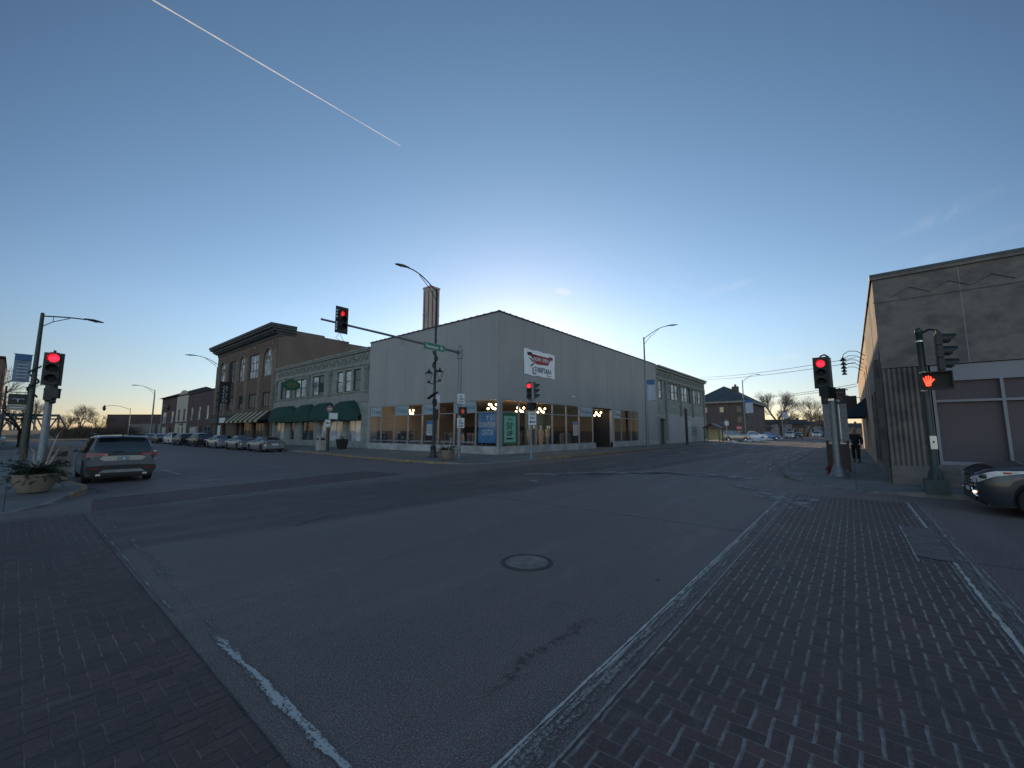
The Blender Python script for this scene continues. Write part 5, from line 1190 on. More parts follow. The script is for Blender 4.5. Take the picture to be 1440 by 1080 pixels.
lantern(dk, 17.59, 21.21, 5.35, (-1, -.1)); lantern(dk, 17.59, 21.21, 5.5, (.25, -.6))
garland(dk, 17.59, 21.21, 5.9, 7.4, .15)
garland(dk, 17.59, 21.21, 7.9, 8.0, .1, name='garland_tie')
q = MB(); F = facing(17.45, 21.0, 200); q.extr([F.p(-.35, 3.95, .1), F.p(.3, 4.35, .1), F.p(.3, 4.42, .1), F.p(-.35, 4.0, .1)], F.N * .35); q.build('solar_panel', M['plastic'], dk)
q = MB(); q.box((17.35, 20.9, 3.5), (17.55, 21.1, 3.95)); q.tube([(17.2, 21.0, 3.75), (17.5, 21.15, 3.75)], .03, 6); q.build('control_box', M['plastic'], dk)
q = MB(); F = facing(17.59, 21.1, -110); F.box(q, -.15, .2, 2.6, 3.3, .02, .12); q.build('equipment_box', M['plastic'], dk)
FPp = facing(17.59, 21.1, -100); plate(dk, FPp, -.02, .34, 3.7, 4.3, .05, M['signwhite'], 'parking_plate', M['ink'])
MB().box((17.33, 20.95, .152), (17.85, 21.47, .175)).build('base_plate', M['black'], dk)

# --- centre signal pole
t = thing('corner_signal', 'short signal pole with two heads and one way plate in front of the store windows', 'traffic signal', (21.3, 15.98, .08))
MB().lathe([(.24, 0), (.26, .04), (.2, .12), (.14, .22), (.11, .34), (.075, .4), (.065, 5.0), (.03, 5.06)], (21.3, 15.98, .05), 12).build('pole', M['galv'], t, True)
signal_head(t, 21.05, 15.95, 4.95, -140, 0)
signal_head(t, 21.50, 15.75, 4.98, -48, -1)
MB().tube([(21.05, 15.98, 5.02), (21.3, 15.98, 5.05), (21.5, 15.85, 5.05)], .025, 6).tube([(21.05, 15.98, 3.9), (21.3, 15.98, 3.85), (21.5, 15.85, 3.9)], .025, 6).build('bracket', M['visor'], t)
ped_head(t, 21.2, 15.8, 3.45, -110, None, .48)
F1 = facing(21.3, 15.9, -125); p_ = plate(t, F1, -.27, .27, 2.25, 3.12, .04, M['signwhite'], 'one_way_sign', M['ink'])
text('ONE', F1, -.17, .17, 2.88, 3.05, .044, M['ink'], p_, bold=.02); text('WAY', F1, -.18, .18, 2.62, 2.79, .044, M['ink'], p_, bold=.02)
q = MB(); q.extr([F1.p(a, b, .042) for a, b in ((-.2, 2.45), (-.08, 2.56), (-.08, 2.49), (.2, 2.49), (.2, 2.41), (-.08, 2.41), (-.08, 2.34))], F1.N * .004); q.build('arrow', M['ink'], p_)
q = MB(); F = facing(21.3, 15.95, -60); F.box(q, -.08, .1, 1.0, 1.9, .05, .2); q.build('control_box', M['black'], t)

# --- right corner signal: post with red head facing the camera
t = thing('corner_signal', 'thick grey post with a lit red signal head at the right hand pavement corner', 'traffic signal', (20.05, .48, .12))
MB().lathe([(.3, 0), (.32, .04), (.24, .2), (.2, .34), (.15, .42), (.13, .5), (.125, 3.1), (.08, 3.12), (.075, 4.55), (.06, 4.6)], (20.05, .48, .12), 14).build('pole', M['galv'], t, True)
signal_head(t, 19.62, .72, 4.62, 178, 0, back=False, s=.35)
q = MB(); F = facing(19.62, .72, 178); F.box(q, -.26, .26, 3.5, 4.72, -.16, -.125); q.build('backplate', M['visor'], t)
MB().tube([(19.75, .72, 4.75), (19.85, .6, 4.82), (20.05, .48, 4.75)], .03, 6).tube([(19.75, .72, 3.55), (20.05, .48, 3.45)], .03, 6).build('bracket', M['visor'], t)
ped_head(t, 19.86, .62, 3.32, 60, None, .42, .46)
MB().box((19.85, .42, 3.02), (20.25, .6, 3.1)).sph((20.15, .3, 3.0), .07).build('junction_box', M['silver'], t)
# --- right near pole with hand symbol
t = thing('corner_signal', 'signal pole with a glowing orange hand and three hooded lamps seen sideways', 'traffic signal', (16.69, -1.74, .13))
MB().lathe([(.19, 0), (.2, .03), (.2, .3), (.13, .62), (.11, .68), (.085, .75), (.08, 3.7), (.075, 4.6), (.09, 4.62), (.09, 4.7), (.03, 4.78)], (16.69, -1.74, .1), 14).build('pole', M['dkgreen'], t, True)
MB().box((16.45, -1.98, .10), (16.93, -1.5, .5)).build('base', mat('green_cast_base', (.06, .085, .085), .6), t)
signal_head(t, 16.52, -2.16, 4.62, -88, -1, s=.355)
MB().tube([(16.69, -1.74, 4.68), (16.6, -1.95, 4.78), (16.55, -2.1, 4.72)], .03, 6).build('bracket', M['visor'], t)
M['lens_hand'] = emit_mat('lit_hand', (1.0, .045, .02), 3.5)
ped_head(t, 16.42, -1.98, 3.27, 172, M['lens_hand'], .50, .62)
MB().lathe([(.10, 3.52), (.10, 3.56)], (16.69, -1.74, 0), 10).lathe([(.10, 3.0), (.10, 3.04)], (16.69, -1.74, 0), 10).lathe([(.10, 4.45), (.10, 4.49)], (16.69, -1.74, 0), 10).build('band_clamp', M['silver'], t)
q = MB(); F = facing(16.62, -1.78, 175); F.box(q, -.07, .07, 1.35, 1.72, .02, .1); q.build('push_button_box', M['silver'], t)
q = MB(); q.sph(tuple(F.p(0, 1.55, .1)), .025); q.build('push_button', M['black'], t)
# --- left signal
t = thing('corner_signal', 'grey post with flat backplated red signal head at the left pavement corner', 'traffic signal', (.66, 21.0, .15))
MB().lathe([(.18, 0), (.18, .2), (.11, .3), (.085, 3.6), (.04, 3.65)], (.66, 21.0, .15), 12).build('pole', M['galv'], t, True)
q = MB(); F = facing(.64, 20.78, -97); F.box(q, -.24, .24, 3.40, 4.52, -.14, -.1); q.build('backplate', M['visor'], t)
signal_head(t, .64, 20.78, 4.50, -97, 0, s=.35); ped_head(t, .74, 20.95, 3.1, -10, None, .40, .42)
MB().lathe([(.12, 2.85), (.15, 2.95), (.15, 3.4), (.1, 3.5)], (.68, 20.95, 0), 10).sph((.74, 20.8, 2.85), .08).build('junction_box', M['visor'], t)

# --- lamps
o = cobra('street_lamp', 'tall lamp post with banner and garland near the left signal', .45, 36.0, 8.7, 0, 2.2, .16, M['dkgreen'], 'plain', .14)
garland(o, .45, 36, 3.8, 5.6, .2)
def banner(parent, F, u0, u1, z0, z1, m, top, th=.02):
    q = MB(); vs = []
    for i in range(7):
        for j in range(2): vs.append(F.p(u0 + (u1 - u0) * i / 6, (z0, z1)[j], .03 * math.sin(i * 1.2)))
    q.add(vs, [(2*i, 2*i+2, 2*i+3, 2*i+1) for i in range(6)]); b_ = q.build('banner', m, parent)
    q = MB(); F.box(q, u0, u1, z1 - (z1 - z0) * .22, z1 - .01, .035, .045); q.build('banner_heading', top, b_)
    q = MB()
    for k in range(5): F.box(q, u0 + .12, u1 - .12, z0 + (z1 - z0) * (.12 + .12 * k), z0 + (z1 - z0) * (.15 + .12 * k), .035, .042)
    q.build('text_lines', M['palesign'], b_)
    q = MB(); q.cyl(F.p(u0 - .05, z1, 0), F.p(u1 + .05, z1, 0), .02, n=6).cyl(F.p(u0 - .05, z0, 0), F.p(u1 + .05, z0, 0), .02, n=6); q.build('banner_rod', M['black'], b_)
M['banblue'] = mat('banner_blue', (.05, .13, .28), .7, 0, .08, 2); M['bangrey'] = mat('banner_grey_blue', (.17, .22, .29), .8, 0, .08, 2); M['banwhite'] = mat('banner_pale', (.40, .45, .52), .8, 0, .08, 2)
banner(o, facing(.45, 36, -90), -.80, -.16, 4.65, 6.2, M['bangrey'], M['banblue'])
o = cobra('street_lamp', 'tall galvanised lamp post with banner at the right end of the grey store', 44.28, 17.28, 12.35, -90, 3.4, 1.05, M['galv'], 'plain', .13)
banner(o, facing(44.28, 17.28, 190), .15, 1.0, 5.2, 7.5, M['banwhite'], M['banblue'])
o = cobra('street_lamp', 'slim pale lamp post in front of the far brick building with hipped roof', 112.0, 19.6, 14.2, -90, 3.6, 1.3, M['galv'], 'plain', .17)
banner(o, facing(112, 19.6, 185), .3, 1.9, 6.2, 9.4, M['banwhite'], M['banblue'])
o = cobra('street_lamp', 'lamp post with garland in front of the brown brick building', 16.9, 64.5, 10.6, 180, 3.6, 1.1, M['dkgreen'], 'plain', .14); garland(o, 16.9, 64.5, 4.6, 7.2, .2)
cobra('street_lamp', 'lamp post at the far end of the left street before the warehouse', 17.0, 105.5, 9.9, 180, 3.2, .9, M['galv'], 'plain', .15)
def hook(lab, x, y, H, yaw, reach):
    t = thing('lantern_post', lab, 'lamp post', (x, y, .1), group='hanging lantern posts far down the left street')
    MB().lathe([(.16, 0), (.1, .3), (.06, H)], (x, y, .1), 8).build('pole', M['galv'], t, True)
    d = Vector((math.cos(R(yaw)), math.sin(R(yaw)), 0)); P = [Vector((x, y, H - .3)) + d * reach * s + Vector((0, 0, .9 * math.sin(s * 2.4))) for s in (0, .2, .4, .6, .8, .93, 1)]
    MB().tube(P, .05, 6).build('arm', M['galv'], t, True); e = P[-1]
    MB().lathe([(.08, .3), (.3, -.1), (.34, -.5), (.2, -.9), (.02, -1.1)], tuple(e), 10).build('lantern', M['dkgreen'], t, True)
hook('hanging lantern post left of the warehouse, curved arm to the left', 17.7, 136, 7.4, 180, 4.6)
hook('hanging lantern post just left of the gabled building', 19.5, 112, 7.0, 0, 1.0)
t = thing('lamp_post', 'dark garlanded post behind the left banner', 'lamp post', (.45, 48, .15)); MB().lathe([(.2, 0), (.12, .3), (.07, 5.3)], (.45, 48, .15), 8).build('pole', M['dkgreen'], t, True); garland(t, .45, 48, 2.9, 4.2, .18)
# hanging shop sign at the far left
t = thing('hanging_sign', 'dark framed hanging sign board with a pale emblem at the left edge', 'sign', (-.2, 38, .15))
MB().tube([(-.52, 38, .15), (-.52, 38, 4.5)], .045, 8).tube([(-.6, 38, 4.15), (.45, 38, 4.15)], .022, 6).build('bracket', M['black'], t)
F = facing(0, 38, -90)
plate(t, F, -.40, .36, 3.42, 4.05, 0, M['black'], 'board'); plate(t, F, -.40, .36, 3.10, 3.41, 0, mat('sign_tan', (.30, .27, .23), .7), 'lower_board')
q = MB()
for s in (-1, 1): q.tube([F.p(-.02, 3.70, .02), F.p(-.02 + s*.12, 3.78, .02), F.p(-.02 + s*.25, 3.74, .02)], .022, 5)
q.tube([F.p(-.02, 3.78, .02), F.p(-.02, 3.58, .02)], .03, 5); q.build('emblem', M['palesign'], t)
q = MB(); F.box(q, -.30, .26, 3.22, 3.27, .0, .01); q.build('text_lines', M['signwhite'], t)
# sign post by the awnings
t = thing('sign_post', 'sign post with a round red plate above two small plates in front of the awnings', 'sign post', (17.27, 34.86, .15))
MB().cyl((17.27, 34.86, .15), (17.27, 34.86, 4.1), .04, n=8).build('pole', M['galv'], t); MB().cyl((17.27, 34.86, .15), (17.27, 34.86, 2.1), .13, .12, n=10).build('sleeve', M['black'], t)
F = facing(17.27, 34.8, -100)
q = MB(); q.extr([F.p(.27 * math.cos(a), 3.78 + .27 * math.sin(a), .03) for a in [2*math.pi*k/20 for k in range(20)]], F.N * .006); c_ = q.build('round_plate', mat('faded_red_plate', (.30, .13, .14), .6), t)
q = MB(); F.box(q, -.15, .15, 3.74, 3.82, .037, .04); q.build('bar', M['signwhite'], c_)
p_ = plate(t, F, -.02, .7, 2.9, 3.45, .03, M['signwhite'], 'plate', M['ink']); p_ = plate(t, F, -.34, .12, 2.25, 2.85, .05, M['signwhite'], 'arrow_plate', M['ink'])
q = MB(); q.extr([F.p(a, b, .052) for a, b in ((-.26, 2.55), (-.12, 2.66), (-.12, 2.59), (.04, 2.59), (.04, 2.51), (-.12, 2.51), (-.12, 2.44))], F.N * .004); q.build('arrow', M['ink'], p_)
def trash(lab, x, y, rz, H=1.15, c=(.17, .15, .135)):
    t = thing('litter_bin', lab, 'litter bin', (x, y, .15), rz, local=True)
    k = 'bin_%0.2f' % c[0]; m_ = bpy.data.materials.get(k) or mat(k, c, .8, 0, .2, 6, .3)
    q = MB(); q.box((-.3, -.3, .02), (.3, .3, H - .12)); 
    for i in range(8):
        z = .06 + i * (H - .25) / 8; q.box((-.315, -.315, z), (.315, .315, z + (H - .25) / 8 - .03))
    q.build('body', m_, t); MB().box((-.34, -.34, H - .12), (.34, .34, H)).build('lid', m_, t)
    MB().box((-.18, -.33, H - .38), (.18, -.30, H - .2)).box((-.33, -.18, H - .38), (-.3, .18, H - .2)).build('opening', M['black'], t)
trash('square slatted brown litter bin behind the planter at the left corner', 1.02, 21.35, R(8), 1.22)
trash('pale square litter bin on the pavement beside the awning sign post', 17.35, 36.2, 0, 1.3, (.34, .33, .31))
def planter(lab, x, y, r, h, seed, z=.15, full=True):
    t = thing('planter', lab, 'planter', (x, y, z))
    MB().lathe([(r*.5, 0), (r*.62, .02), (r*.82, h*.35), (r*.95, h*.72), (r*.97, h*.88), (r*1.02, h*.9), (r*1.02, h), (r*.93, h), (r*.9, h*.9), (.01, h*.88)], (x, y, z), 28).build('bowl', bpy.data.materials.get('tan_cast_stone') or mat('tan_cast_stone', (.19, .16, .13), .85, 0, .15, 4, .3), t, True)
    rr = random.Random(seed); q = MB(); nb = 130 if full else 50
    for _ in range(nb):       # evergreen boughs
        a = rr.uniform(0, 2*math.pi); L = rr.uniform(.45, 1.15) * r * 1.45; ph = rr.uniform(-.1, .9)
        P = [Vector((x, y, z + h)) + Vector((math.cos(a), math.sin(a), 0)) * (L * s) + Vector((0, 0, L * (s * math.sin(ph) * 1.2 - s * s * .42 + .02))) for s in (0, .3, .6, .85, 1)]
        q.tube(P, [.012, .01, .008, .006, .003], 4)
        for k in range(26):
            s = rr.uniform(.15, 1); i = min(3, int(s * 4)); c = P[i].lerp(P[i+1], s * 4 - i); d = Vector((rr.uniform(-1, 1), rr.uniform(-1, 1), rr.uniform(-.3, .8))).normalized() * rr.uniform(.06, .14)
            s_ = d.cross(Vector((0, 0, 1))).normalized() * .018; q.add([c - s_, c + s_, c + d], [(0, 1, 2)])
    q.build('evergreen_boughs', bpy.data.materials.get('evergreen') or mat('evergreen', (.030, .048, .032), .9, 0, .4, 12), t)
    for k in range(7 if full else 4):
        a = rr.uniform(0, 6.28); b = rr.uniform(.1, .35) * r; L = rr.uniform(.7, 1.35) * (1 if full else .85); c0 = Vector((x + b*math.cos(a), y + b*math.sin(a), z + h * .9))
        q = MB(); q.tube([c0, c0 + Vector((math.cos(a) * .12, math.sin(a) * .12, L * .6)), c0 + Vector((math.cos(a) * .22, math.sin(a) * .22, L))], [.03, .024, .008] if k < 3 else [.010, .008, .003], 7)
        for j in range(4):
            s = rr.uniform(.5, .9); p = c0 + Vector((math.cos(a) * .16, math.sin(a) * .16, L * s)); q.tube([p, p + Vector((rr.uniform(-.25, .25), rr.uniform(-.25, .25), rr.uniform(.1, .35)))], [.006, .002], 4)
        q.build('birch_stick', M['birch'] if k < 3 else bpy.data.materials['dead_twig'], t)
M['birch'] = mat('birch_bark', (.34, .30, .26), .8, 0, .35, 7); mat('dead_twig', (.12, .085, .06), .9)
planter('large tan bowl planter with evergreen boughs and birch sticks at the left corner', .50, 17.8, .47, .52, 3)
planter('tan bowl planter with dead grass beside the dark lamp post', 16.75, 18.9, .48, .58, 8, full=False)
t = thing('planter', 'small dark square planter under the awning nearest the store', 'planter', (20.2, 37.9, .15)); MB().hexa([(19.9, 37.6, .15), (20.5, 37.6, .15), (20.5, 38.2, .15), (19.9, 38.2, .15), (19.75, 37.45, 1.1), (20.65, 37.45, 1.1), (20.65, 38.35, 1.1), (19.75, 38.35, 1.1)]).build('tub', M['plastic'], t)
q = MB(); rr = random.Random(4)
for _ in range(260):
    a = rr.uniform(0, 6.28); b = rr.uniform(0, .4); c = Vector((20.2 + b*math.cos(a), 37.9 + b*math.sin(a), 1.1 + rr.uniform(0, .25))); d = Vector((rr.uniform(-1, 1), rr.uniform(-1, 1), rr.uniform(0, 1))) * .1; s_ = d.cross(Vector((0, 0, 1))).normalized() * .015; q.add([c - s_, c + s_, c + d], [(0, 1, 2)])
q.build('foliage', bpy.data.materials['evergreen'], t)
# kiosk
t = thing('wayfinding_kiosk', 'narrow grey kiosk with dark arched header and red brown base behind signal post', 'kiosk', (22.9, .5, .15))
F = facing(22.9, .5, 180)
q = MB(); F.box(q, -.42, .42, 1.45, 3.05, -.1, .0); q.build('panel', mat('kiosk_grey', (.26, .27, .29), .5), t)
q = MB(); F.box(q, -.4, -.3, .15, 1.45, -.1, 0); F.box(q, .3, .4, .15, 1.45, -.1, 0); F.box(q, -.3, .3, .2, 1.3, -.08, -.03); q.build('base', mat('kiosk_red', (.085, .058, .052), .7), t)
q = MB(); F.box(q, -.44, .44, 3.05, 3.72, -.12, .02); q.build('header', M['black'], t)
q = MB(); q.tube([F.p(.28 * math.cos(a), 3.2 + .2 * math.sin(a), .03) for a in [math.pi * k / 10 for k in range(11)]], .03, 5); F.box(q, -.38, .38, 3.52, 3.56, .02, .03); q.build('arch_emblem', mat('kiosk_copper', (.30, .15, .12), .6), t)
q = MB(); F.box(q, .14, .17, 1.5, 3.0, 0, .02); q.build('trim', M['silver'], t)
t = thing('fire_hydrant', 'small red fire hydrant half hidden behind the thick grey signal post', 'fire hydrant', (20.9, .80, .15))
MB().lathe([(.08, 0), (.08, .03), (.055, .04), (.055, .22), (.075, .24), (.075, .27), (.05, .30), (.02, .36), (.02, .38)], (20.9, .80, .15), 14).build('barrel', mat('hydrant_red', (.16, .012, .015), .6), t, True)
MB().cyl((20.9, .69, .36), (20.9, .91, .36), .03, n=10).cyl((20.9, .80, .33), (20.79, .80, .33), .035, n=10).build('nozzle', bpy.data.materials['hydrant_red'], t)
# dark post by stone building, utility poles, thin far poles
t = thing('utility_post', 'thick black post standing before the grey painted stone building', 'post', (54.0, 16.0, .15)); MB().lathe([(.22, 0), (.2, .1), (.16, .2), (.16, 4.5), (.05, 4.6)], (54.0, 16.0, .15), 10).build('shaft', M['black'], t)
M['wood'] = mat('pole_wood', (.10, .075, .055), .9, 0, .25, 3)
def upole(lab, x, y, H):
    t = thing('utility_pole', lab, 'utility pole', (x, y, .1), group='wooden utility poles along the right pavement')
    MB().lathe([(.15, 0), (.1, H)], (x, y, .1), 8).build('shaft', M['wood'], t)
    for z in (H - .3, H - 1.2, H - 2.0): q = MB(); q.box((x - .05, y - 1.0, z), (x + .05, y + 1.0, z + .12)); c_ = q.build('crossarm', M['wood'], t); MB().cyl((x, y - .8, z + .12), (x, y - .8, z + .3), .05, n=6).cyl((x, y + .8, z + .12), (x, y + .8, z + .3), .05, n=6).build('insulator', M['clearlamp'], c_)
upole('nearest wooden utility pole above the walking person', 78, .9, 8.2); upole('second wooden utility pole along the right pavement', 104, 1.0, 8.2); upole('farthest wooden utility pole along the right pavement', 138, 1.0, 8.5)
def wires(lab, A, B_, sag, n=2, dz=.5, r=.02):
    for k in range(n):
        q = MB(); a = Vector(A) - Vector((0, 0, dz * k)); b = Vector(B_) - Vector((0, 0, dz * k * 1.1)); q.tube([a.lerp(b, s / 16) - Vector((0, 0, sag * 4 * (s/16) * (1 - s/16))) for s in range(17)], r, 4)
        o = q.build('overhead_wire', M['black'], None); tag(o, lab % ('upper' if k == 0 else 'lower'), 'wire', 'overhead wires across the far street')
wires('%s of the two long wires from the right building to behind the stone building', (58.3, -.94, 9.9), (116.4, 30.3, 16.3), .5, r=.03)
wires('%s of the two wires meeting at the nearest utility pole', (65, -.92, 7.6), (149, 23, 13.0), .5, dz=.3, r=.035)
wires('%s lowest wire over the distant trees', (78, .9, 6.3), (162, 23, 11.6), .5, n=1, r=.03)
for lab, x, y, H in (('thin pale pole with a small sign before the white house', 128, 13.8, 8.5), ('thin pale pole at the far right end of the street', 150, 4.0, 4.5)):
    t = thing('thin_pole', lab, 'pole', (x, y, .05)); MB().lathe([(.14, 0), (.1, H)], (x, y, .05), 8).build('shaft', M['galv'], t)
    if H > 5: F = facing(x, y, 185); plate(t, F, .2, 1.3, 5.2, 6.9, 0, M['banwhite'], 'sign')
# bus shelter
t = thing('bus_shelter', 'small pitched roof shelter with a yellow lit panel beyond the stone building', 'shelter', (72, 17.2, .15))
q = MB(); q.extr([(70.6, 15.9, 2.45), (70.6, 17.2, 3.1), (70.6, 18.5, 2.45), (70.6, 18.5, 2.35), (70.6, 17.2, 2.98), (70.6, 15.9, 2.35)], (2.6, 0, 0)); q.build('roof', M['dkgreen'], t)
q = MB()
for x in (70.8, 73.0):
    for y in (16.1, 18.3): q = MB(); q.box((x - .05, y - .05, .15), (x + .05, y + .05, 2.45)); q.build('post', M['dkgreen'], t)
q = MB(); q.box((72.9, 16.2, .5), (72.96, 18.2, 2.3)); q.build('rear_panel', mat('yellow_panel', (.62, .52, .26), .7), t)
q = MB(); q.box((71, 18.2, .6), (72.8, 18.24, 2.3)); q.build('side_pane', M['glass'], t); q = MB(); q.box((71, 17.4, .5), (72.7, 17.9, .58)); q.build('bench', M['wood'], t)
t = thing('road_sign', 'square white sign on a thin post right of the shelter', 'sign', (82, 17.3, .15)); MB().cyl((82, 17.3, .15), (82, 17.3, 4.0), .05, n=6).build('pole', M['galv'], t); F = facing(82, 17.3, 200); plate(t, F, -.35, .35, 2.9, 3.7, .05, M['signwhite'], 'plate', M['ink'])
t = thing('stop_sign', 'red stop sign beside the parked tan utility vehicle', 'sign', (99, 18.5, .1)); MB().cyl((99, 18.5, .1), (99, 18.5, 2.9), .05, n=6).build('pole', M['galv'], t); F = facing(99, 18.5, 200)
q = MB(); q.extr([F.p(.6 * math.cos(a), 2.6 + .6 * math.sin(a), .05) for a in [R(22.5 + 45*k) for k in range(8)]], F.N * .01); c_ = q.build('plate', mat('stop_red', (.30, .03, .035), .5), t); text('STOP', F, -.42, .42, 2.42, 2.78, .062, M['signwhite'], c_, bold=.03)

# --- leaf litter and snow
M['snow'] = mat('old_snow', (.50, .52, .55), .7, 0, .25, 1.5, .4); M['litter'] = mat('dead_leaves', (.10, .075, .05), .95, 0, .4, 9)
def mound(name, x, y, sx, sy, h, seed, m, kind='stuff'):
    rr = random.Random(seed); q = MB(); nu, nv = 16, 6; vs = []
    for i in range(nv + 1):
        a = math.pi / 2 * i / nv
        for k in range(nu):
            t_ = 2*math.pi*k/nu; j = 1 + rr.uniform(-.22, .22)
            vs.append((x + sx * math.sin(a) * math.cos(t_) * j, y + sy * math.sin(a) * math.sin(t_) * j, .0 + h * math.cos(a) * j - (.02 if i == nv else 0)))
    q.add(vs, [(i*nu+k, (i+1)*nu+k, (i+1)*nu+(k+1) % nu, i*nu+(k+1) % nu) for i in range(nv) for k in range(nu)]); tag(q.build(name, m, None, True), kind=kind)
for i, (x, y, sx, sy, h) in enumerate(((86, 15.0, 2.5, .7, .25), (91, 14.7, 3.4, 1.0, .55), (97, 14.4, 3.5, 1.0, .5), (78, 15.6, 2.0, .6, .25), (104, 14.1, 3, .9, .4), (118, 13.8, 4, 1, .35))): mound('snow_pile', x, y, sx, sy, h, i, M['snow'])
q = MB(); rr = random.Random(9)
def flakes(x0, y0, x1, y1, wd, n, z=.006, s=.05):
    for _ in range(n):
        f = rr.random(); g = abs(rr.gauss(0, wd)); dx, dy = x1 - x0, y1 - y0; L = math.hypot(dx, dy); x = x0 + dx*f + dy/L*g; y = y0 + dy*f - dx/L*g; a = rr.uniform(0, 6.28); r_ = rr.uniform(.3, 1) * s
        q.add([(x + r_*math.cos(a), y + r_*math.sin(a), z), (x + r_*math.cos(a+2), y + r_*math.sin(a+2), z + rr.uniform(0, .03)), (x + r_*math.cos(a+4), y + r_*math.sin(a+4), z)], [(0, 1, 2)])
flakes(25, 15.6, 60, 15.5, .25, 900, s=.09); flakes(15.2, 26, 15.2, 19.5, -.2 or .2, 250); flakes(60, 2.55, 22, 2.45, .25, 400, s=.07)
flakes(16.4, -3, 16.5, -.6, .12, 60); flakes(1.75, 17.5, 1.7, 19.5, .1, 50, s=.04); flakes(16.2, 34, 15.5, 26, .2, 150)
tag(q.build('leaf_litter', M['litter'], None), kind='stuff')
q = MB()
flakes(62, 15.4, 76, 15.5, .5, 500, s=.16); flakes(45, 3.0, 23, 2.9, .9, 240, s=.10); flakes(62, 16.4, 78, 16.4, .6, 300, z=.16, s=.12); flakes(15.1, 22.6, 15.2, 20.8, .12, 60, s=.06); flakes(16.2, 35, 16.1, 33, .15, 30, s=.06)
tag(q.build('snow_crumbs', M['snow'], None), kind='stuff')
# ================================================================ VEHICLES
PROF = {
 'sedan': dict(top=[(0,.60),(.015,.66),(.15,.70),(.20,.735),(.33,.96),(.40,1.0),(.50,1.0),(.57,.965),(.735,.69),(.80,.665),(.95,.585),(.985,.52),(1,.42)], belt=[(0,.58),(.1,.64),(.5,.635),(.74,.63),(.95,.55),(1,.40)], g0=.22, g1=.73),
 'coupe': dict(top=[(0,.62),(.02,.70),(.10,.735),(.18,.80),(.33,.97),(.42,1.0),(.48,.99),(.55,.94),(.70,.69),(.78,.66),(.95,.57),(.985,.50),(1,.42)], belt=[(0,.60),(.1,.68),(.5,.655),(.72,.64),(.95,.54),(1,.40)], g0=.24, g1=.70),
 'suv': dict(top=[(0,.56),(.008,.62),(.022,.70),(.075,.90),(.10,.965),(.16,.99),(.35,1.0),(.52,.99),(.60,.955),(.755,.70),(.82,.675),(.95,.62),(.985,.575),(1,.52)], belt=[(0,.54),(.03,.625),(.5,.60),(.76,.60),(.95,.57),(1,.50)], g0=.10, g1=.75),
 'pickup': dict(top=[(0,.56),(.01,.60),(.33,.60),(.345,.61),(.38,.94),(.44,1.0),(.55,1.0),(.62,.94),(.74,.68),(.95,.62),(.985,.56),(1,.45)], belt=[(0,.54),(.4,.59),(.74,.60),(.95,.56),(1,.44)], g0=.36, g1=.73),
}
def lerp_tab(T, f): return float(np.interp(f, [a for a, b in T], [b for a, b in T]))
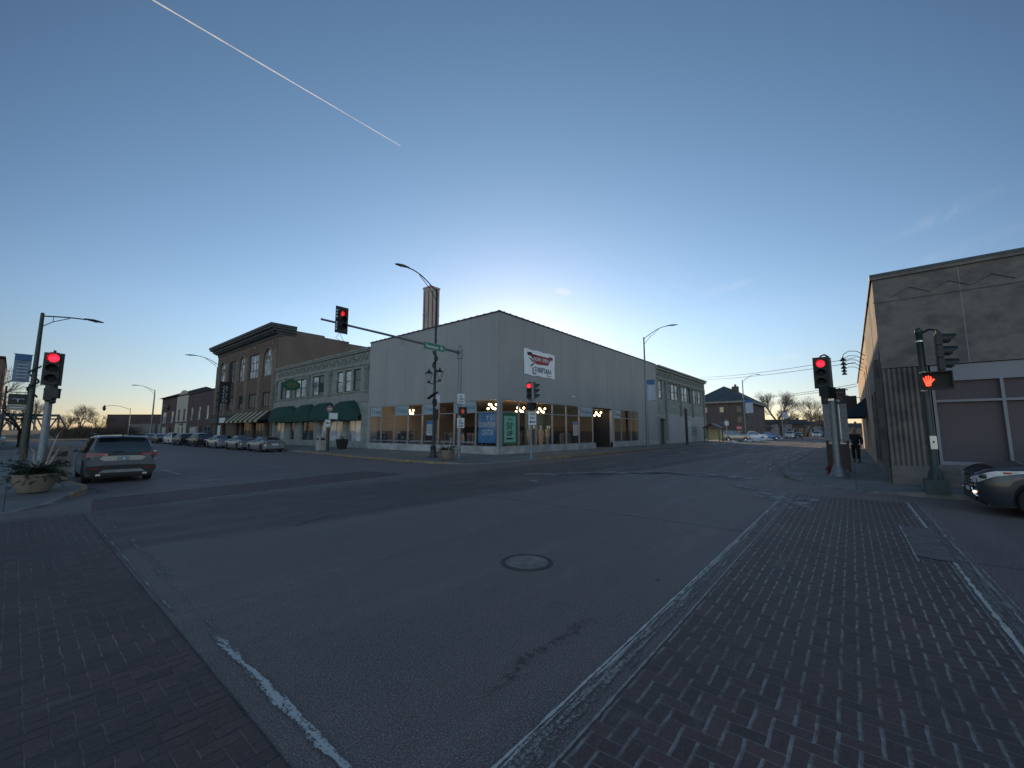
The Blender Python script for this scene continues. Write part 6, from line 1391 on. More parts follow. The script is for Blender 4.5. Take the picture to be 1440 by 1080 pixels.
def make_car(name, lab, kind, loc, rz, L, W, H, paint, group=None, rw=.34, detail='mid', cat='car'):
    P = PROF[kind]; t = thing(name, lab, cat, loc, rz, group, local=True)
    n = 96 if detail != 'low' else 44; xs = [i / n for i in range(n + 1)]
    raw = np.array([lerp_tab(P['top'], f) for f in xs]); k = np.array([1, 2, 3, 2, 1]) / 9.
    pad = np.pad(raw, 2, mode='edge'); zt = np.convolve(pad, k, 'valid') * H
    wb = (.185, .805)
    xw = [(-.5 + f) * L for f in wb]; ra = rw + .055
    rows = []
    for i, f in enumerate(xs):
        x = (-.5 + f) * L; zc = float(zt[i]); zb = min(lerp_tab(P['belt'], f) * H, zc - .02)
        e = abs(2 * f - 1); w_ = W / 2 * (1 - .10 * e ** 6 - (.13 if f > .5 else .07) * max(0, (e - .86) / .14) ** 2)
        zl = .22 + .10 * max(0, (e - .9) / .1); arch = False
        for c in xw:
            if abs(x - c) < ra: zl = max(zl, rw + math.sqrt(max(0, ra ** 2 - (x - c) ** 2))); arch = True
        tt = min(1, max(0, (zc - zb) / (H * .36))); wr = w_ * (.93 - .19 * tt); ze = zc - .035 - .02 * tt
        zm = lambda a: zl + a * (zb - zl)
        rows.append(([(w_*.95, zl), (w_*.995, zm(.12)), (w_*1.0, zm(.5)), (w_*.985, zm(.86)), (w_*.955, zb), (w_*.955 - (w_*.955 - wr)*.45, zb + (ze-zb)*.5), (wr + .02, zb + (ze-zb)*.92), (wr*.97, ze+.012), (wr*.78, zc-.012), (0, zc)], x, tt))
    m = len(rows[0][0]); mb = MB(); gs = MB(); gw = MB(); V = []
    for r, x, tt in rows:
        V.append([(x, y, z) for y, z in r] + [(x, -y, z) for y, z in r[:-1][::-1]])
    N_ = len(V[0]); idx = lambda i, j: i * N_ + j
    vs = [p for r in V for p in r]; bf = []; sf = []; wf = []
    g0, g1 = P['g0'], P['g1']; pil = (.36, .555) if kind in ('suv',) else (.44,) if kind != 'pickup' else (.5,)
    for i in range(n):
        f = (xs[i] + xs[i+1]) / 2; tt = (rows[i][2] + rows[i+1][2]) / 2; tmin = min(rows[i][2], rows[i+1][2])
        slope = abs(zt[i+1] - zt[i]) / (L / n)
        for j in range(N_ - 1):
            jj = j if j < m - 1 else N_ - 2 - j
            q = (idx(i, j), idx(i+1, j), idx(i+1, j+1), idx(i, j+1))
            if jj in (4, 5) and g0 < f < g1 - .01 and tmin > .45 and not any(abs(f - p) < .009 for p in pil): sf.append(q)
            elif jj in (7, 8) and slope > .25 and tt > .10 and tt < .985 and zt[i] > .5 * H: wf.append(q)
            else: bf.append(q)
    bf.append(tuple(range(N_))[::-1]); bf.append(tuple(idx(n, j) for j in range(N_)))
    mb.add(vs, bf); body = mb.build('body', paint, t, True)
    for nm, fs in (('side_windows', sf), ('windscreen', wf)):
        q = MB(); used = {}; 
        for f in fs:
            for v_ in f: used.setdefault(v_, len(used))
        inv = sorted(used, key=used.get); q.add([vs[v_] for v_ in inv], [tuple(used[v_] for v_ in f) for f in fs])
        # windscreens: front and rear are separate panes
        if nm == 'windscreen':
            for part, cond in (('windscreen', lambda x: x > 0), ('rear_window', lambda x: x <= 0)):
                ff = [f for f in fs if cond(vs[f[0]][0])]
                if ff:
                    us = {}; [us.setdefault(v_, len(us)) for f in ff for v_ in f]; iv = sorted(us, key=us.get)
                    r_ = MB(); r_.add([vs[v_] for v_ in iv], [tuple(us[v_] for v_ in f) for f in ff]); r_.build(part, M['carglass'], t, True)
        else:
            for sd in (1, -1):
                run = []
                lst = sorted([f for f in fs if sd * vs[f[0]][1] > 0], key=lambda f: vs[f[0]][0])
                for f in lst + [None]:
                    if run and (f is None or vs[f[0]][0] - vs[run[-1][0]][0] > L / n * 1.5):
                        us = {}; [us.setdefault(v_, len(us)) for g in run for v_ in g]; iv = sorted(us, key=us.get)
                        if len(run) > 3: r_ = MB(); r_.add([vs[v_] for v_ in iv], [tuple(us[v_] for v_ in g) for g in run]); r_.build('side_window', M['carglass'], t, True)
                        else:
                            r_ = MB(); r_.add([vs[v_] for v_ in iv], [tuple(us[v_] for v_ in g) for g in run]); r_.build('window_trim', M['plastic'], t, True)
                        run = []
                    if f is not None: run.append(f)
    q = MB(); q.box((-L*.5 + .12, -W/2 + .16, .2), (L*.5 - .12, W/2 - .16, min(.62, H * .42)))
    for s in (-1, 1):
        for c in xw: q.box((c - ra, s*(W/2 - .30) - .07, .22), (c + ra, s*(W/2 - .30) + .07, rw + ra))
    q.build('underbody', M['plastic'], t)
    for c in xw:
        for s in (-1, 1):
            yo = s * (W/2 - .03); yi = s * (W/2 - .25)
            wh = MB(Matrix.Translation((c, 0, rw)) @ Matrix.Rotation(R(90), 4, 'X'))
            a, b = -yo, -yi
            lo, hi = min(a, b), max(a, b)
            wh.lathe([(rw*.66, lo), (rw*.93, lo), (rw, lo + .03), (rw, hi - .03), (rw*.93, hi), (rw*.66, hi)], (0, 0, 0), 24); ty = wh.build('wheel', M['rubber'], t, True)
            if detail != 'low':
                rm = MB(Matrix.Translation((c, yo - s*.02, rw)) @ Matrix.Rotation(R(90), 4, 'X'))
                rm.lathe([(rw*.60, -.012), (rw*.68, -.02), (rw*.70, .012), (rw*.62, .014)], (0, 0, 0), 24)
                for k in range(5 if kind != 'suv' else 6):
                    a = 2*math.pi*k/(5 if kind != 'suv' else 6); d = Vector((math.cos(a), math.sin(a), 0)); e_ = Vector((-d.y, d.x, 0))
                    rm.hexa([Vector(p) for p in (d*.04 - e_*.035, d*rw*.63 - e_*.028, d*rw*.63 + e_*.028, d*.04 + e_*.035)] + [Vector(p) + Vector((0, 0, .012)) for p in (d*.04 - e_*.035, d*rw*.63 - e_*.028, d*rw*.63 + e_*.028, d*.04 + e_*.035)])
                rm.lathe([(.06, -.015), (.06, .015)], (0, 0, 0), 10); rm.build('rim', M['silver'], ty)
                bk = MB(Matrix.Translation((c, yo - s*.06, rw)) @ Matrix.Rotation(R(90), 4, 'X')); bk.lathe([(rw*.64, -.005), (rw*.64, .005)], (0, 0, 0), 20); bk.build('brake_disc', M['plastic'], ty)
            else:
                rm = MB(Matrix.Translation((c, yo - s*.01, rw)) @ Matrix.Rotation(R(90), 4, 'X')); rm.lathe([(rw*.55, -.012), (rw*.55, .012)], (0, 0, 0), 12); rm.build('rim', M['silver'], ty)
    zr = lerp_tab(P['belt'], .02) * H
    for s in (-1, 1):       # lamps
        q = MB(); a, b = sorted((s*W*.25, s*W*.475)); q.hexa([(-L/2 - .012, a, zr - .10), (-L/2 + .22, a, zr - .10), (-L/2 + .22, b, zr - .10), (-L/2 + .03, b, zr - .10), (-L/2 - .004, a, zr + .03), (-L/2 + .22, a, zr + .04), (-L/2 + .26, b, zr + .04), (-L/2 + .06, b, zr + .03)])
        q.build('tail_light', M['tail'], t)
        zf = lerp_tab(P['belt'], .975) * H; q = MB(); q.hexa([(L/2 - .30, a, zf - .13), (L/2 + .004 , a, zf - .13), (L/2 - .07, b, zf - .11), (L/2 - .34, b, zf - .11), (L/2 - .34, a, zf + .0), (L/2 - .03, a, zf + .0), (L/2 - .12, b, zf + .03), (L/2 - .42, b, zf + .03)])
        q.build('headlight', M['clearlamp'], t)
        xm = (-.5 + g1 - .06) * L; zm_ = lerp_tab(P['belt'], g1 - .06) * H
        q = MB(); q.sph((xm, s * (W/2 + .09), zm_ + .07), (.07, .11, .075), 10, 6); q.cyl((xm, s * (W/2 - .1), zm_), (xm, s * (W/2 + .05), zm_ + .03), .025, n=6); q.build('mirror', paint, t, True)
    q = MB(); q.box((L/2 - .12, -W*.30, .36), (L/2 + .012, W*.30, .36 + H * .13)); q.build('grille', M['plastic'], t)
    q = MB(); q.box((L/2, -.26, .38), (L/2 + .02, .26, .50)); q.build('number_plate', M['signwhite'], t)
    q = MB(); q.box((-L/2 - .008, -.26, zr - .22), (-L/2 + .05, .26, zr - .10)); q.build('number_plate', M['signwhite'], t)
    return t, rows
def paint(name, c, metal=.6, rough=.28): 
    m_ = mat(name, c, rough, metal, .03, 1.5, coat=.5); return m_
silver = paint('silver_car_paint', (.27, .29, .32)); silver2 = paint('pale_silver_car_paint', (.36, .38, .41)); blackp = paint('dark_blue_car_paint', (.018, .024, .032), .3); whitep = paint('white_car_paint', (.62, .63, .64), 0)
greyp = paint('warm_grey_car_paint', (.085, .098, .118), .15, .4); tanp = paint('tan_car_paint', (.28, .25, .22), .5); bluep = paint('blue_car_paint', (.03, .09, .28), .3)

# left hand utility vehicle, seen from behind
t, rows = make_car('parked_suv', 'warm grey sport utility vehicle seen from behind at the left kerb', 'suv', (2.66, 23.1, 0), R(89.3), 4.95, 1.95, 1.71, greyp, rw=.375, cat='suv')
Lh = 4.95 / 2; Wd = 1.97
for ch in list(t.children):
    if ch.name.split('.')[0] in ('tail_light', 'number_plate') and sum((Vector(c).x for c in ch.bound_box)) / 8 < -1.5: bpy.data.objects.remove(ch)
def hex_patch(y0, y1, z0, z1, x, th, m, nm, dz0=0., dz1=0., par=None):
    q = MB(); q.hexa([(x, y0, z0), (x + th, y0, z0), (x + th, y1, z0 + dz0), (x, y1, z0 + dz0), (x, y0, z1), (x + th, y0, z1), (x + th, y1, z1 + dz1), (x, y1, z1 + dz1)]); return q.build(nm, m, par or t)
xb = -Lh
for s in (-1, 1):
    q = MB(); q.hexa([(xb - .022, s*.42, .97), (xb + .2, s*.42, .97), (xb + .30, s*.965, .93), (xb + .06, s*.955, .93), (xb - .018, s*.42, 1.06), (xb + .2, s*.42, 1.06), (xb + .34, s*.955, 1.10), (xb + .09, s*.945, 1.10)])
    tl = q.build('tail_light', M['tail'], t)
    q = MB(); q.hexa([(xb - .028, s*.50, 1.0), (xb, s*.50, 1.0), (xb + .03, s*.80, .99), (xb - .002, s*.80, .99), (xb - .028, s*.50, 1.03), (xb, s*.50, 1.03), (xb + .03, s*.80, 1.04), (xb - .002, s*.80, 1.04)]); q.build('inner_lamp', mat('lamp_pink', (.35, .10, .10), .3) if 'lamp_pink' not in bpy.data.materials else bpy.data.materials['lamp_pink'], tl)
    hex_patch(s*.60, s*.86, .50, .55, xb - .055, .03, M['tail'], 'reflector')
    q = MB(); q.box((xb - .05, s*.62 - .06, .28), (xb + .05, s*.62 + .06, .34)); q.build('exhaust_tip', M['silver'], t)
    q = MB(); q.tube([(-Lh + .65, s*.70, 1.685), (-Lh + .8, s*.70, 1.75), (.0, s*.72, 1.775), (.45, s*.72, 1.76), (.6, s*.72, 1.70)], .02, 6); q.build('roof_rail', M['black'], t)
q = MB(); q.hexa([(xb - .016, -.42, .985), (xb + .05, -.42, .985), (xb + .05, .42, .985), (xb - .016, .42, .985), (xb - .01, -.42, 1.045), (xb + .05, -.42, 1.045), (xb + .05, .42, 1.045), (xb - .01, .42, 1.045)]); q.build('garnish_bar', M['black'], t)
q = MB(); q.extr([(xb - .012, a, b) for a, b in ((-.62, .88), (-.45, .76), (.45, .76), (.62, .88), (.52, .965), (-.52, .965))], (.05, 0, 0)); q.build('tailgate_panel', paint('bright_tailgate', (.34, .35, .37), .5), t)
o_ = hex_patch(-.17, .17, .80, .94, xb - .03, .02, mat('plate_blue_grey', (.20, .24, .28), .5), 'number_plate')
hex_patch(-.05, .0, .83, .90, xb - .034, .005, M['signwhite'], 'plate_mark', par=o_)
q = MB(); q.extr([(xb - .035, a, b) for a, b in ((-.93, .44), (-.86, .36), (-.7, .28), (.7, .28), (.86, .36), (.93, .44), (.93, .60), (.5, .64), (-.5, .64), (-.93, .60))], (.14, 0, 0)); q.build('lower_bumper', M['plastic'], t)
q = MB(); q.extr([(xb - .05, a, b) for a, b in ((-.62, .38), (.62, .38), (.5, .48), (-.5, .48))], (.03, 0, 0)); q.build('skid_plate', mat('dull_silver', (.22, .225, .23), .5, .3), t)
q = MB(); q.extr([(xb - .03, a, b) for a, b in ((-.90, .62), (.90, .62), (.94, .80), (-.94, .80))], (.16, 0, 0)); q.build('bumper_cover', greyp, t)
q = MB(); q.tube([(-Lh + .62, .0, 1.69), (-Lh + .56, .0, 1.78)], [.03, .01], 6); q.build('antenna', M['black'], t)
q = MB(); q.box((-Lh + .28, -.66, 1.665), (-Lh + .50, .66, 1.695)); q.build('roof_spoiler', greyp, t)
q = MB(); q.tube([(xb + .06, .0, 1.12), (xb + .03, .28, 1.10)], .012, 5); q.build('rear_wiper', M['black'], t)

# right hand crossover entering the picture
t, rows = make_car('crossover', 'dark grey crossover with a lit fog lamp driving in from the right edge', 'suv', (14.68, -4.35, 0), R(90), 4.5, 1.84, 1.72, paint('slate_car_paint', (.026, .032, .042), .1, .32), rw=.345, cat='suv')
for ch in list(t.children):
    if ch.name.split('.')[0] in ('headlight', 'grille', 'number_plate') and sum((Vector(c).x for c in ch.bound_box)) / 8 > 1.5: bpy.data.objects.remove(ch)
xf = 2.25; slate = bpy.data.materials['slate_car_paint']
def bw(x):      # half width and belt height of the body at x, from its own sections
    for (r0, x0, _), (r1, x1, _) in zip(rows, rows[1:]):
        if x0 <= x <= x1:
            f = (x - x0) / (x1 - x0); return r0[3][0] * (1 - f) + r1[3][0] * f, r0[4][1] * (1 - f) + r1[4][1] * f
    return rows[-1][0][3][0], rows[-1][0][4][1]
we, be = bw(xf)
for s in (-1, 1):
    sec = [(xf + .018, s*.34, be - .15, be - .03), (xf + .018, s*(we - .04), be - .17, be - .015)]
    for dx in (.03, .09, .17, .27, .38, .52, .66):
        w2, b2 = bw(xf - dx); k = dx / .66; sec.append((xf - dx, s*(w2 + .016), b2 - .16 + .10 * k, b2 - .005))
    vs = []
    for x, y, z0, z1 in sec: inn = Vector((-.07, -s*.05, 0)); vs += [Vector((x, y, z0)), Vector((x, y, z1)), Vector((x, y, z1)) + inn, Vector((x, y, z0)) + inn]
    ns = len(sec); q = MB(); q.add(vs, [(4*i+k, 4*i+(k+1) % 4, 4*i+4+(k+1) % 4, 4*i+4+k) for i in range(ns - 1) for k in range(4)] + [(0, 3, 2, 1), (4*ns-4, 4*ns-3, 4*ns-2, 4*ns-1)]); hl = q.build('headlight', bpy.data.materials.get('bright_headlight') or mat('bright_headlight', (.80, .83, .86), .15, .25, .25, 9, coat=.8), t, True)
    w2, b2 = bw(xf - .12); q = MB(); q.sph((xf - .10, s*(w2 + .02), b2 - .075), (.07, .02, .05), 10, 6); q.build('projector', M['black'], hl, True)
    w2, b2 = bw(xf - .45); q = MB(); q.sph((xf - .45, s*(w2 + .02), b2 - .05), (.08, .012, .022), 10, 6); q.build('indicator', mat('amber_lamp', (.45, .10, .05), .3) if 'amber_lamp' not in bpy.data.materials else bpy.data.materials['amber_lamp'], hl, True)
    q = MB(); q.extr([(xf + .0, s*.46, .42), (xf - .02, s*(we + .02), .44), (xf - .06, s*(we + .05), .56), (xf + .0, s*.48, .50)], (.035, s*.01, 0)); q.build('fog_lamp_housing', M['plastic'], t)
    q = MB(); q.sph((xf + .03, s*.62, .485), (.03, .05, .032), 10, 6); q.build('fog_lamp', emit_mat('fog_lamp_lit', (1, .74, .45), 4) if s > 0 else M['clearlamp'], t, True)
    q = MB(); q.tube([(xf + .03, s*.40, .56), (xf + .03, s*.58, .43), (xf + .0, s*(we + .03), .40)], .014, 5); q.build('bumper_trim', M['chrome'], t)
q = MB(); q.extr([(xf - .02, a, b) for a, b in ((-.40, .60), (-.30, .53), (.30, .53), (.40, .60), (.36, be - .02), (-.36, be - .02))], (.045, 0, 0)); g_ = q.build('grille', M['plastic'], t)
for k in range(3): q = MB(); q.tube([(xf + .025, -.40, .62 + k*.075), (xf + .045, 0, .61 + k*.075), (xf + .025, .40, .62 + k*.075)], .02, 5); q.build('grille_bar', M['chrome'], g_)
q = MB(); q.extr([(xf - .0, a, b) for a, b in ((-.60, .28), (.60, .28), (.66, .38), (.4, .44), (-.4, .44), (-.66, .38))], (.03, 0, 0)); q.build('lower_intake', M['plastic'], t)
q = MB(); q.box((xf + .035, -.16, .47), (xf + .05, .16, .56)); q.build('number_plate', M['signwhite'], t)

# parked row along the left street
rowc = [(14.95, 42.1, 'coupe', silver, 'silver coupe parked nearest in the row below the green awnings', 4.65, 1.80, 1.36), (14.95, 48.3, 'sedan', silver, 'second car of the parked row, a silver saloon', 4.8, 1.82, 1.42), (14.9, 54.7, 'sedan', silver2, 'third car of the parked row, a pale silver saloon', 4.75, 1.80, 1.43),
        (14.9, 62.6, 'suv', blackp, 'dark utility vehicle fourth in the parked row before the brown building', 4.8, 1.9, 1.66), (14.9, 70.6, 'suv', blackp, 'dark hatchback fifth in the parked row', 4.5, 1.85, 1.58), (15.1, 77.0, 'suv', whitep, 'white crossover sixth in the parked row', 4.7, 1.85, 1.66), (14.8, 84.0, 'sedan', blackp, 'dark saloon seventh in the parked row', 4.7, 1.8, 1.45),
        (14.8, 91.5, 'sedan', silver, 'small silver car last in the parked row on the left street', 4.6, 1.8, 1.45)]
for i, (x, y, k, p, lab, L, W, H) in enumerate(rowc): make_car('parked_car', lab, k, (x, y, 0), R(90), L, W, H, p, 'cars parked along the left street', rw=.32, detail='mid' if i < 4 else 'low')
far = [(85.5, 16.9, 'suv', tanp, 'tan utility vehicle standing side on right of the shelter', -50.5, 5.1, 1.95, 1.95), (98.5, 16.2, 'pickup', whitep, 'white pickup behind the tan utility vehicle', -60, 5.6, 2.0, 1.9), (107.5, 16.6, 'sedan', blackp, 'black car between the white pickup and the blue car', -50, 4.7, 1.8, 1.45),
       (106.5, 14.6, 'pickup', bluep, 'blue pickup in front of the distant white house', -55, 5.2, 1.9, 1.7), (133.0, 12.8, 'suv', whitep, 'white van like car driving on the far street', 180, 4.9, 1.95, 1.9), (136.5, 11.2, 'suv', blackp, 'black car just right of the white one on the far street', 180, 4.7, 1.85, 1.6),
       (156, 8.2, 'suv', whitep, 'white car farthest away under the right hand bare tree', 180, 4.9, 1.95, 1.9), (160, 6.2, 'sedan', blackp, 'dark car farthest away beside the thin pole', 180, 4.7, 1.8, 1.5), (-1.9, 92, 'sedan', whitep, 'white car on the bridge road at the far left', 100, 4.7, 1.85, 1.5)]
for x, y, k, p, lab, rz, L, W, H in far: make_car('distant_car', lab, k, (x, y, 0), R(rz), L, W, H, p, 'distant cars', rw=.34, detail='low')

# ================================================================ PERSON
def skin_mesh(name, joints, edges, m, parent, sub=2):
    me = bpy.data.meshes.new(name); me.from_pydata([j[0] for j in joints], edges, []); o = bpy.data.objects.new(name, me); col.objects.link(o)
    md = o.modifiers.new('skin', 'SKIN'); md.use_smooth_shade = True
    for i, j in enumerate(joints):
        sv = me.skin_vertices[0].data[i]; r = j[1]; sv.radius = r if hasattr(r, '__len__') else (r, r); sv.use_root = (i == 0)
    o.modifiers.new('sub', 'SUBSURF').levels = sub; o.modifiers['sub'].render_levels = sub
    dg = bpy.context.evaluated_depsgraph_get(); dg.update(); res = bpy.data.meshes.new_from_object(o.evaluated_get(dg))
    bpy.data.objects.remove(o); res.materials.clear(); res.materials.append(m); o = bpy.data.objects.new(name, res); col.objects.link(o); o.parent = parent
    for p in res.polygons: p.use_smooth = True
    return o
pt = thing('person', 'person in dark winter clothes and a pale hat walking on the right pavement', 'person', (29.6, -.12, .15), R(176), local=True)
skin_m = mat('skin', (.36, .22, .16), .6, 0, .05, 9); jk = mat('dark_jacket', (.020, .022, .028), .85, 0, .25, 9); tr = mat('dark_trousers', (.014, .015, .018), .9, 0, .25, 9)
# local: +X forward (towards the camera), Y left; mid stride
J = [((0, 0, .98), (.15, .11)), ((0, 0, 1.15), (.14, .10)), ((.01, 0, 1.38), (.17, .11)), ((.02, 0, 1.52), (.09, .08)), ((.03, 0, 1.60), .055), ((.045, 0, 1.70), (.075, .09)), ((.04, 0, 1.80), (.07, .08)),
     ((.01, .20, 1.48), .065), ((-.05, .27, 1.20), .05), ((.10, .25, .97), .036), ((.13, .245, .90), .032),
     ((.01, -.20, 1.48), .065), ((.04, -.28, 1.20), .05), ((-.04, -.29, .95), .036), ((-.05, -.29, .88), .032),
     ((.01, .10, .92), .095), ((.14, .11, .52), .065), ((.06, .11, .12), .045), ((.18, .12, .04), .04),
     ((-.01, -.10, .92), .095), ((-.02, -.11, .50), .065), ((-.26, -.11, .16), .045), ((-.16, -.12, .05), .04)]
E_ = [(0,1),(1,2),(2,3),(3,4),(4,5),(5,6),(2,7),(7,8),(8,9),(9,10),(2,11),(11,12),(12,13),(13,14),(0,15),(15,16),(16,17),(17,18),(0,19),(19,20),(20,21),(21,22)]
body = skin_mesh('body', J, E_, skin_m, pt)
for hx, hy, hz in ((.13, .245, .86), (-.05, -.29, .84)):
    for k in range(4):
        y0 = hy + (-.03 + .02 * k) * .9; skin_mesh('finger', [((hx + .0, y0, hz), .009), ((hx + .01, y0, hz - .045), .0085), ((hx + .025, y0, hz - .08 + .008 * abs(k - 1.5)), .007)], [(0, 1), (1, 2)], skin_m, body, 1)
    s = 1 if hy < 0 else -1; skin_mesh('thumb', [((hx + .01, hy, hz + .01), .01), ((hx + .04, hy + s * .01, hz - .02), .009), ((hx + .05, hy + s*.01, hz - .05), .008)], [(0, 1), (1, 2)], skin_m, body, 1)
skin_mesh('jacket', [((0, 0, .86), (.20, .15)), ((0, 0, 1.1), (.19, .145)), ((.01, 0, 1.36), (.215, .15)), ((.015, 0, 1.52), (.11, .10)), ((.02, 0, 1.57), (.08, .08)), ((.01, .21, 1.46), .09), ((-.05, .29, 1.20), .078), ((.09, .265, .99), .062), ((.01, -.21, 1.46), .09), ((.04, -.30, 1.20), .078), ((-.035, -.305, .97), .062)], [(0,1),(1,2),(2,3),(3,4),(2,5),(5,6),(6,7),(2,8),(8,9),(9,10)], jk, pt)
skin_mesh('trousers', [((0, 0, .96), (.165, .125)), ((.01, .10, .88), .115), ((.14, .11, .52), .085), ((.07, .11, .16), .075), ((-.01, -.10, .88), .115), ((-.02, -.11, .50), .085), ((-.25, -.11, .20), .07)], [(0,1),(1,2),(2,3),(0,4),(4,5),(5,6)], tr, pt)
for p0, p1 in (((.05, .11, .09), (.22, .12, .05)), ((-.27, -.11, .13), (-.13, -.12, .045))):
    q = MB(); a, b = Vector(p0), Vector(p1); q.tube([a + Vector((-.06, 0, -.01)), a, a.lerp(b, .6), b, b + Vector((.05, 0, -.01))], [.04, .055, .05, .045, .02], 8); q.cyl(a, a + Vector((-.02, 0, .12)), .055, .06, 8); q.build('boot', M['plastic'], pt, True)
q = MB(); q.sph((.035, 0, 1.845), (.105, .10, .085), 14, 8); q.lathe([(.108, 0), (.112, .01), (.112, .05), (.106, .06)], (.04, 0, 1.79), 14); q.sph((.03, 0, 1.935), .03, 8, 6); q.build('hat', mat('pale_knit_hat', (.30, .31, .32), .95), pt, True)
q = MB(); q.sph((.135, 0, 1.70), (.018, .014, .024), 8, 6); q.build('nose', skin_m, body, True)
for s in (-1, 1):
    q = MB(); q.sph((.122, s*.032, 1.735), (.008, .013, .007), 8, 6); q.build('eye', M['ink'], body, True)
    q = MB(); q.sph((.04, s*.083, 1.71), (.018, .01, .03), 8, 6); q.build('ear', skin_m, body, True)
q = MB(); q.sph((.122, 0, 1.655), (.008, .026, .006), 8, 6); q.build('mouth', mat('lips', (.22, .09, .08), .6), body, True)
q = MB(); q.hexa([(-.32, -.17, 1.02), (-.14, -.17, 1.02), (-.14, .17, 1.02), (-.32, .17, 1.02), (-.28, -.15, 1.48), (-.14, -.15, 1.48), (-.14, .15, 1.48), (-.28, .15, 1.48)])
bp = thing('backpack', 'dark backpack carried by the walking person', 'backpack', (29.6, -.12, .15), R(176), local=True); q.build('bag', M['plastic'], bp)
for s in (-1, 1): q = MB(); q.tube([(-.14, s*.12, 1.45), (.0, s*.13, 1.57), (.16, s*.13, 1.42), (.13, s*.15, 1.15), (-.14, s*.15, 1.06)], .018, 6); q.build('strap', M['plastic'], bp, True)

# ================================================================ TREES AND BRUSH
M['bark'] = mat('grey_bark', (.085, .07, .058), .95, 0, .3, 6, .3); M['twig'] = mat('bare_twigs', (.13, .10, .08), .95, 0, .3, 9)
def bare_tree(lab, x, y, H, seed, spread=1.0, levels=6, group='bare winter trees', tr_=.032, z=0.0, fork=.22):
    rr = random.Random(seed); t = thing('bare_tree', lab, 'tree', (x, y, z), group=group)
    tk = MB(); tw = MB()
    def grow(p, d, L, r, lv):
        n = 3; P = [p]; dd = d
        for k in range(n):
            dd = (dd + Vector((rr.gauss(0, .12), rr.gauss(0, .12), rr.gauss(0, .06) + .04))).normalized(); P.append(P[-1] + dd * L / n)
        rs = [r * (1 - .38 * k / n) for k in range(n + 1)]
        (tk if lv < 2 else tw).tube(P, rs, 8 if lv < 1 else 5 if lv < 3 else 3, caps=False)
        if lv >= levels: return
        nb = rr.choice((2, 3, 3)) if lv else 3
        for b in range(nb + (1 if lv > 1 else 0)):
            f = 1.0 if b < 2 else rr.uniform(.35, .95); k = min(n - 1, int(f * n)); q = P[k].lerp(P[k+1], f * n - k if f < 1 else 1)
            az = rr.uniform(0, 6.28); tilt = rr.uniform(.35, .80) * spread * (1.15 if lv < 2 else 1)
            a = dd.orthogonal().normalized(); c = dd.cross(a); nd = (dd * math.cos(tilt) + (a * math.cos(az) + c * math.sin(az)) * math.sin(tilt)); nd.z += .14; nd.normalize()
            grow(q, nd, L * rr.uniform(.70, .86), r * .58 * rr.uniform(.8, 1.05), lv + 1)
    grow(Vector((x, y, z)), Vector((rr.uniform(-.06, .06), rr.uniform(-.06, .06), 1)).normalized(), H * fork, H * tr_, 0)
    tk.build('trunk', M['bark'], t, True); tw.build('crown', M['twig'], t)
    return t
bare_tree('large bare spreading tree behind the banner at the far left', -2.6, 47, 9.6, 11, 1.1, 6)
bare_tree('bare tree with thin branches behind the red signal on the left', 2.0 - 1.5, 70, 8.6, 5, 1.0, 6)
bare_tree('tall bare tree over the brush right of the truss bridge', 10.5, 150, 10.5, 21, .9, 6)
bare_tree('bare tree left of the brick warehouse', 13.5, 160, 9, 22, 1.0, 6)
bare_tree('small bare tree between the bridge and the warehouse', 8.0, 165, 8.5, 23, 1.0, 6)
bare_tree('bare tree peeping over the warehouse roof', 33, 190, 9, 24, 1.1, 6); bare_tree('bare tree peeping over the right end of the warehouse roof', 41, 185, 9.5, 25, 1.1, 6)
bare_tree('tall bare tree rising behind the white house roof', 176, 19.5, 20, 31, .95, 7); bare_tree('bare tree before the white house, trunk at its middle', 150, 17.0, 12, 33, .9, 6)
bare_tree('broad bare tree over the far end of the street', 160, 11.0, 16, 35, 1.05, 7); bare_tree('bare tree at the far right end beside the signal post', 178, 7.0, 14, 36, 1.0, 7)
bare_tree('small bare tree between the brick building and the white house', 185, 27, 9.5, 37, 1.0, 6)
bare_tree('bare tree in the dip behind the distant cars', 200, 16, 14, 38, 1.0, 6)
q = MB(); rr = random.Random(77)
for _ in range(5200):
    f = rr.random(); x = 6.2 + 14 * f + rr.uniform(-1.5, 1.5); y = 128 + rr.uniform(0, 45) + 10 * f; h = rr.uniform(.8, 2.6) * (.75 + .5 * math.sin(x * .7) ** 2); z = 0.2; a = rr.uniform(0, 6.28); l = rr.uniform(.1, 1.1)
    p = Vector((x, y, z)); e = p + Vector((math.cos(a) * l, math.sin(a) * l, h)); m_ = p.lerp(e, .55) + Vector((rr.uniform(-.3, .3), rr.uniform(-.3, .3), 0)); s_ = Vector((.05, 0, 0)) 
    q.add([p - s_, p + s_, m_ + s_ * .7, m_ - s_ * .7, e], [(0, 1, 2, 3), (3, 2, 4)])
    for k in range(3): b = m_.lerp(e, rr.random()); c = b + Vector((rr.uniform(-.8, .8), rr.uniform(-.8, .8), rr.uniform(.1, .9))); q.add([b - s_ * .5, b + s_ * .5, c], [(0, 1, 2)])
tag(q.build('brush', mat('winter_brush', (.085, .062, .045), .95, 0, .4, .6), None), kind='stuff')
mb = MB(); mb.add([(-60, 118, .1), (30, 118, .1), (60, 210, 2.2), (-60, 210, 2.2)], [(0, 1, 2, 3)]); struct(mb.build('river_bank', M['soil']))

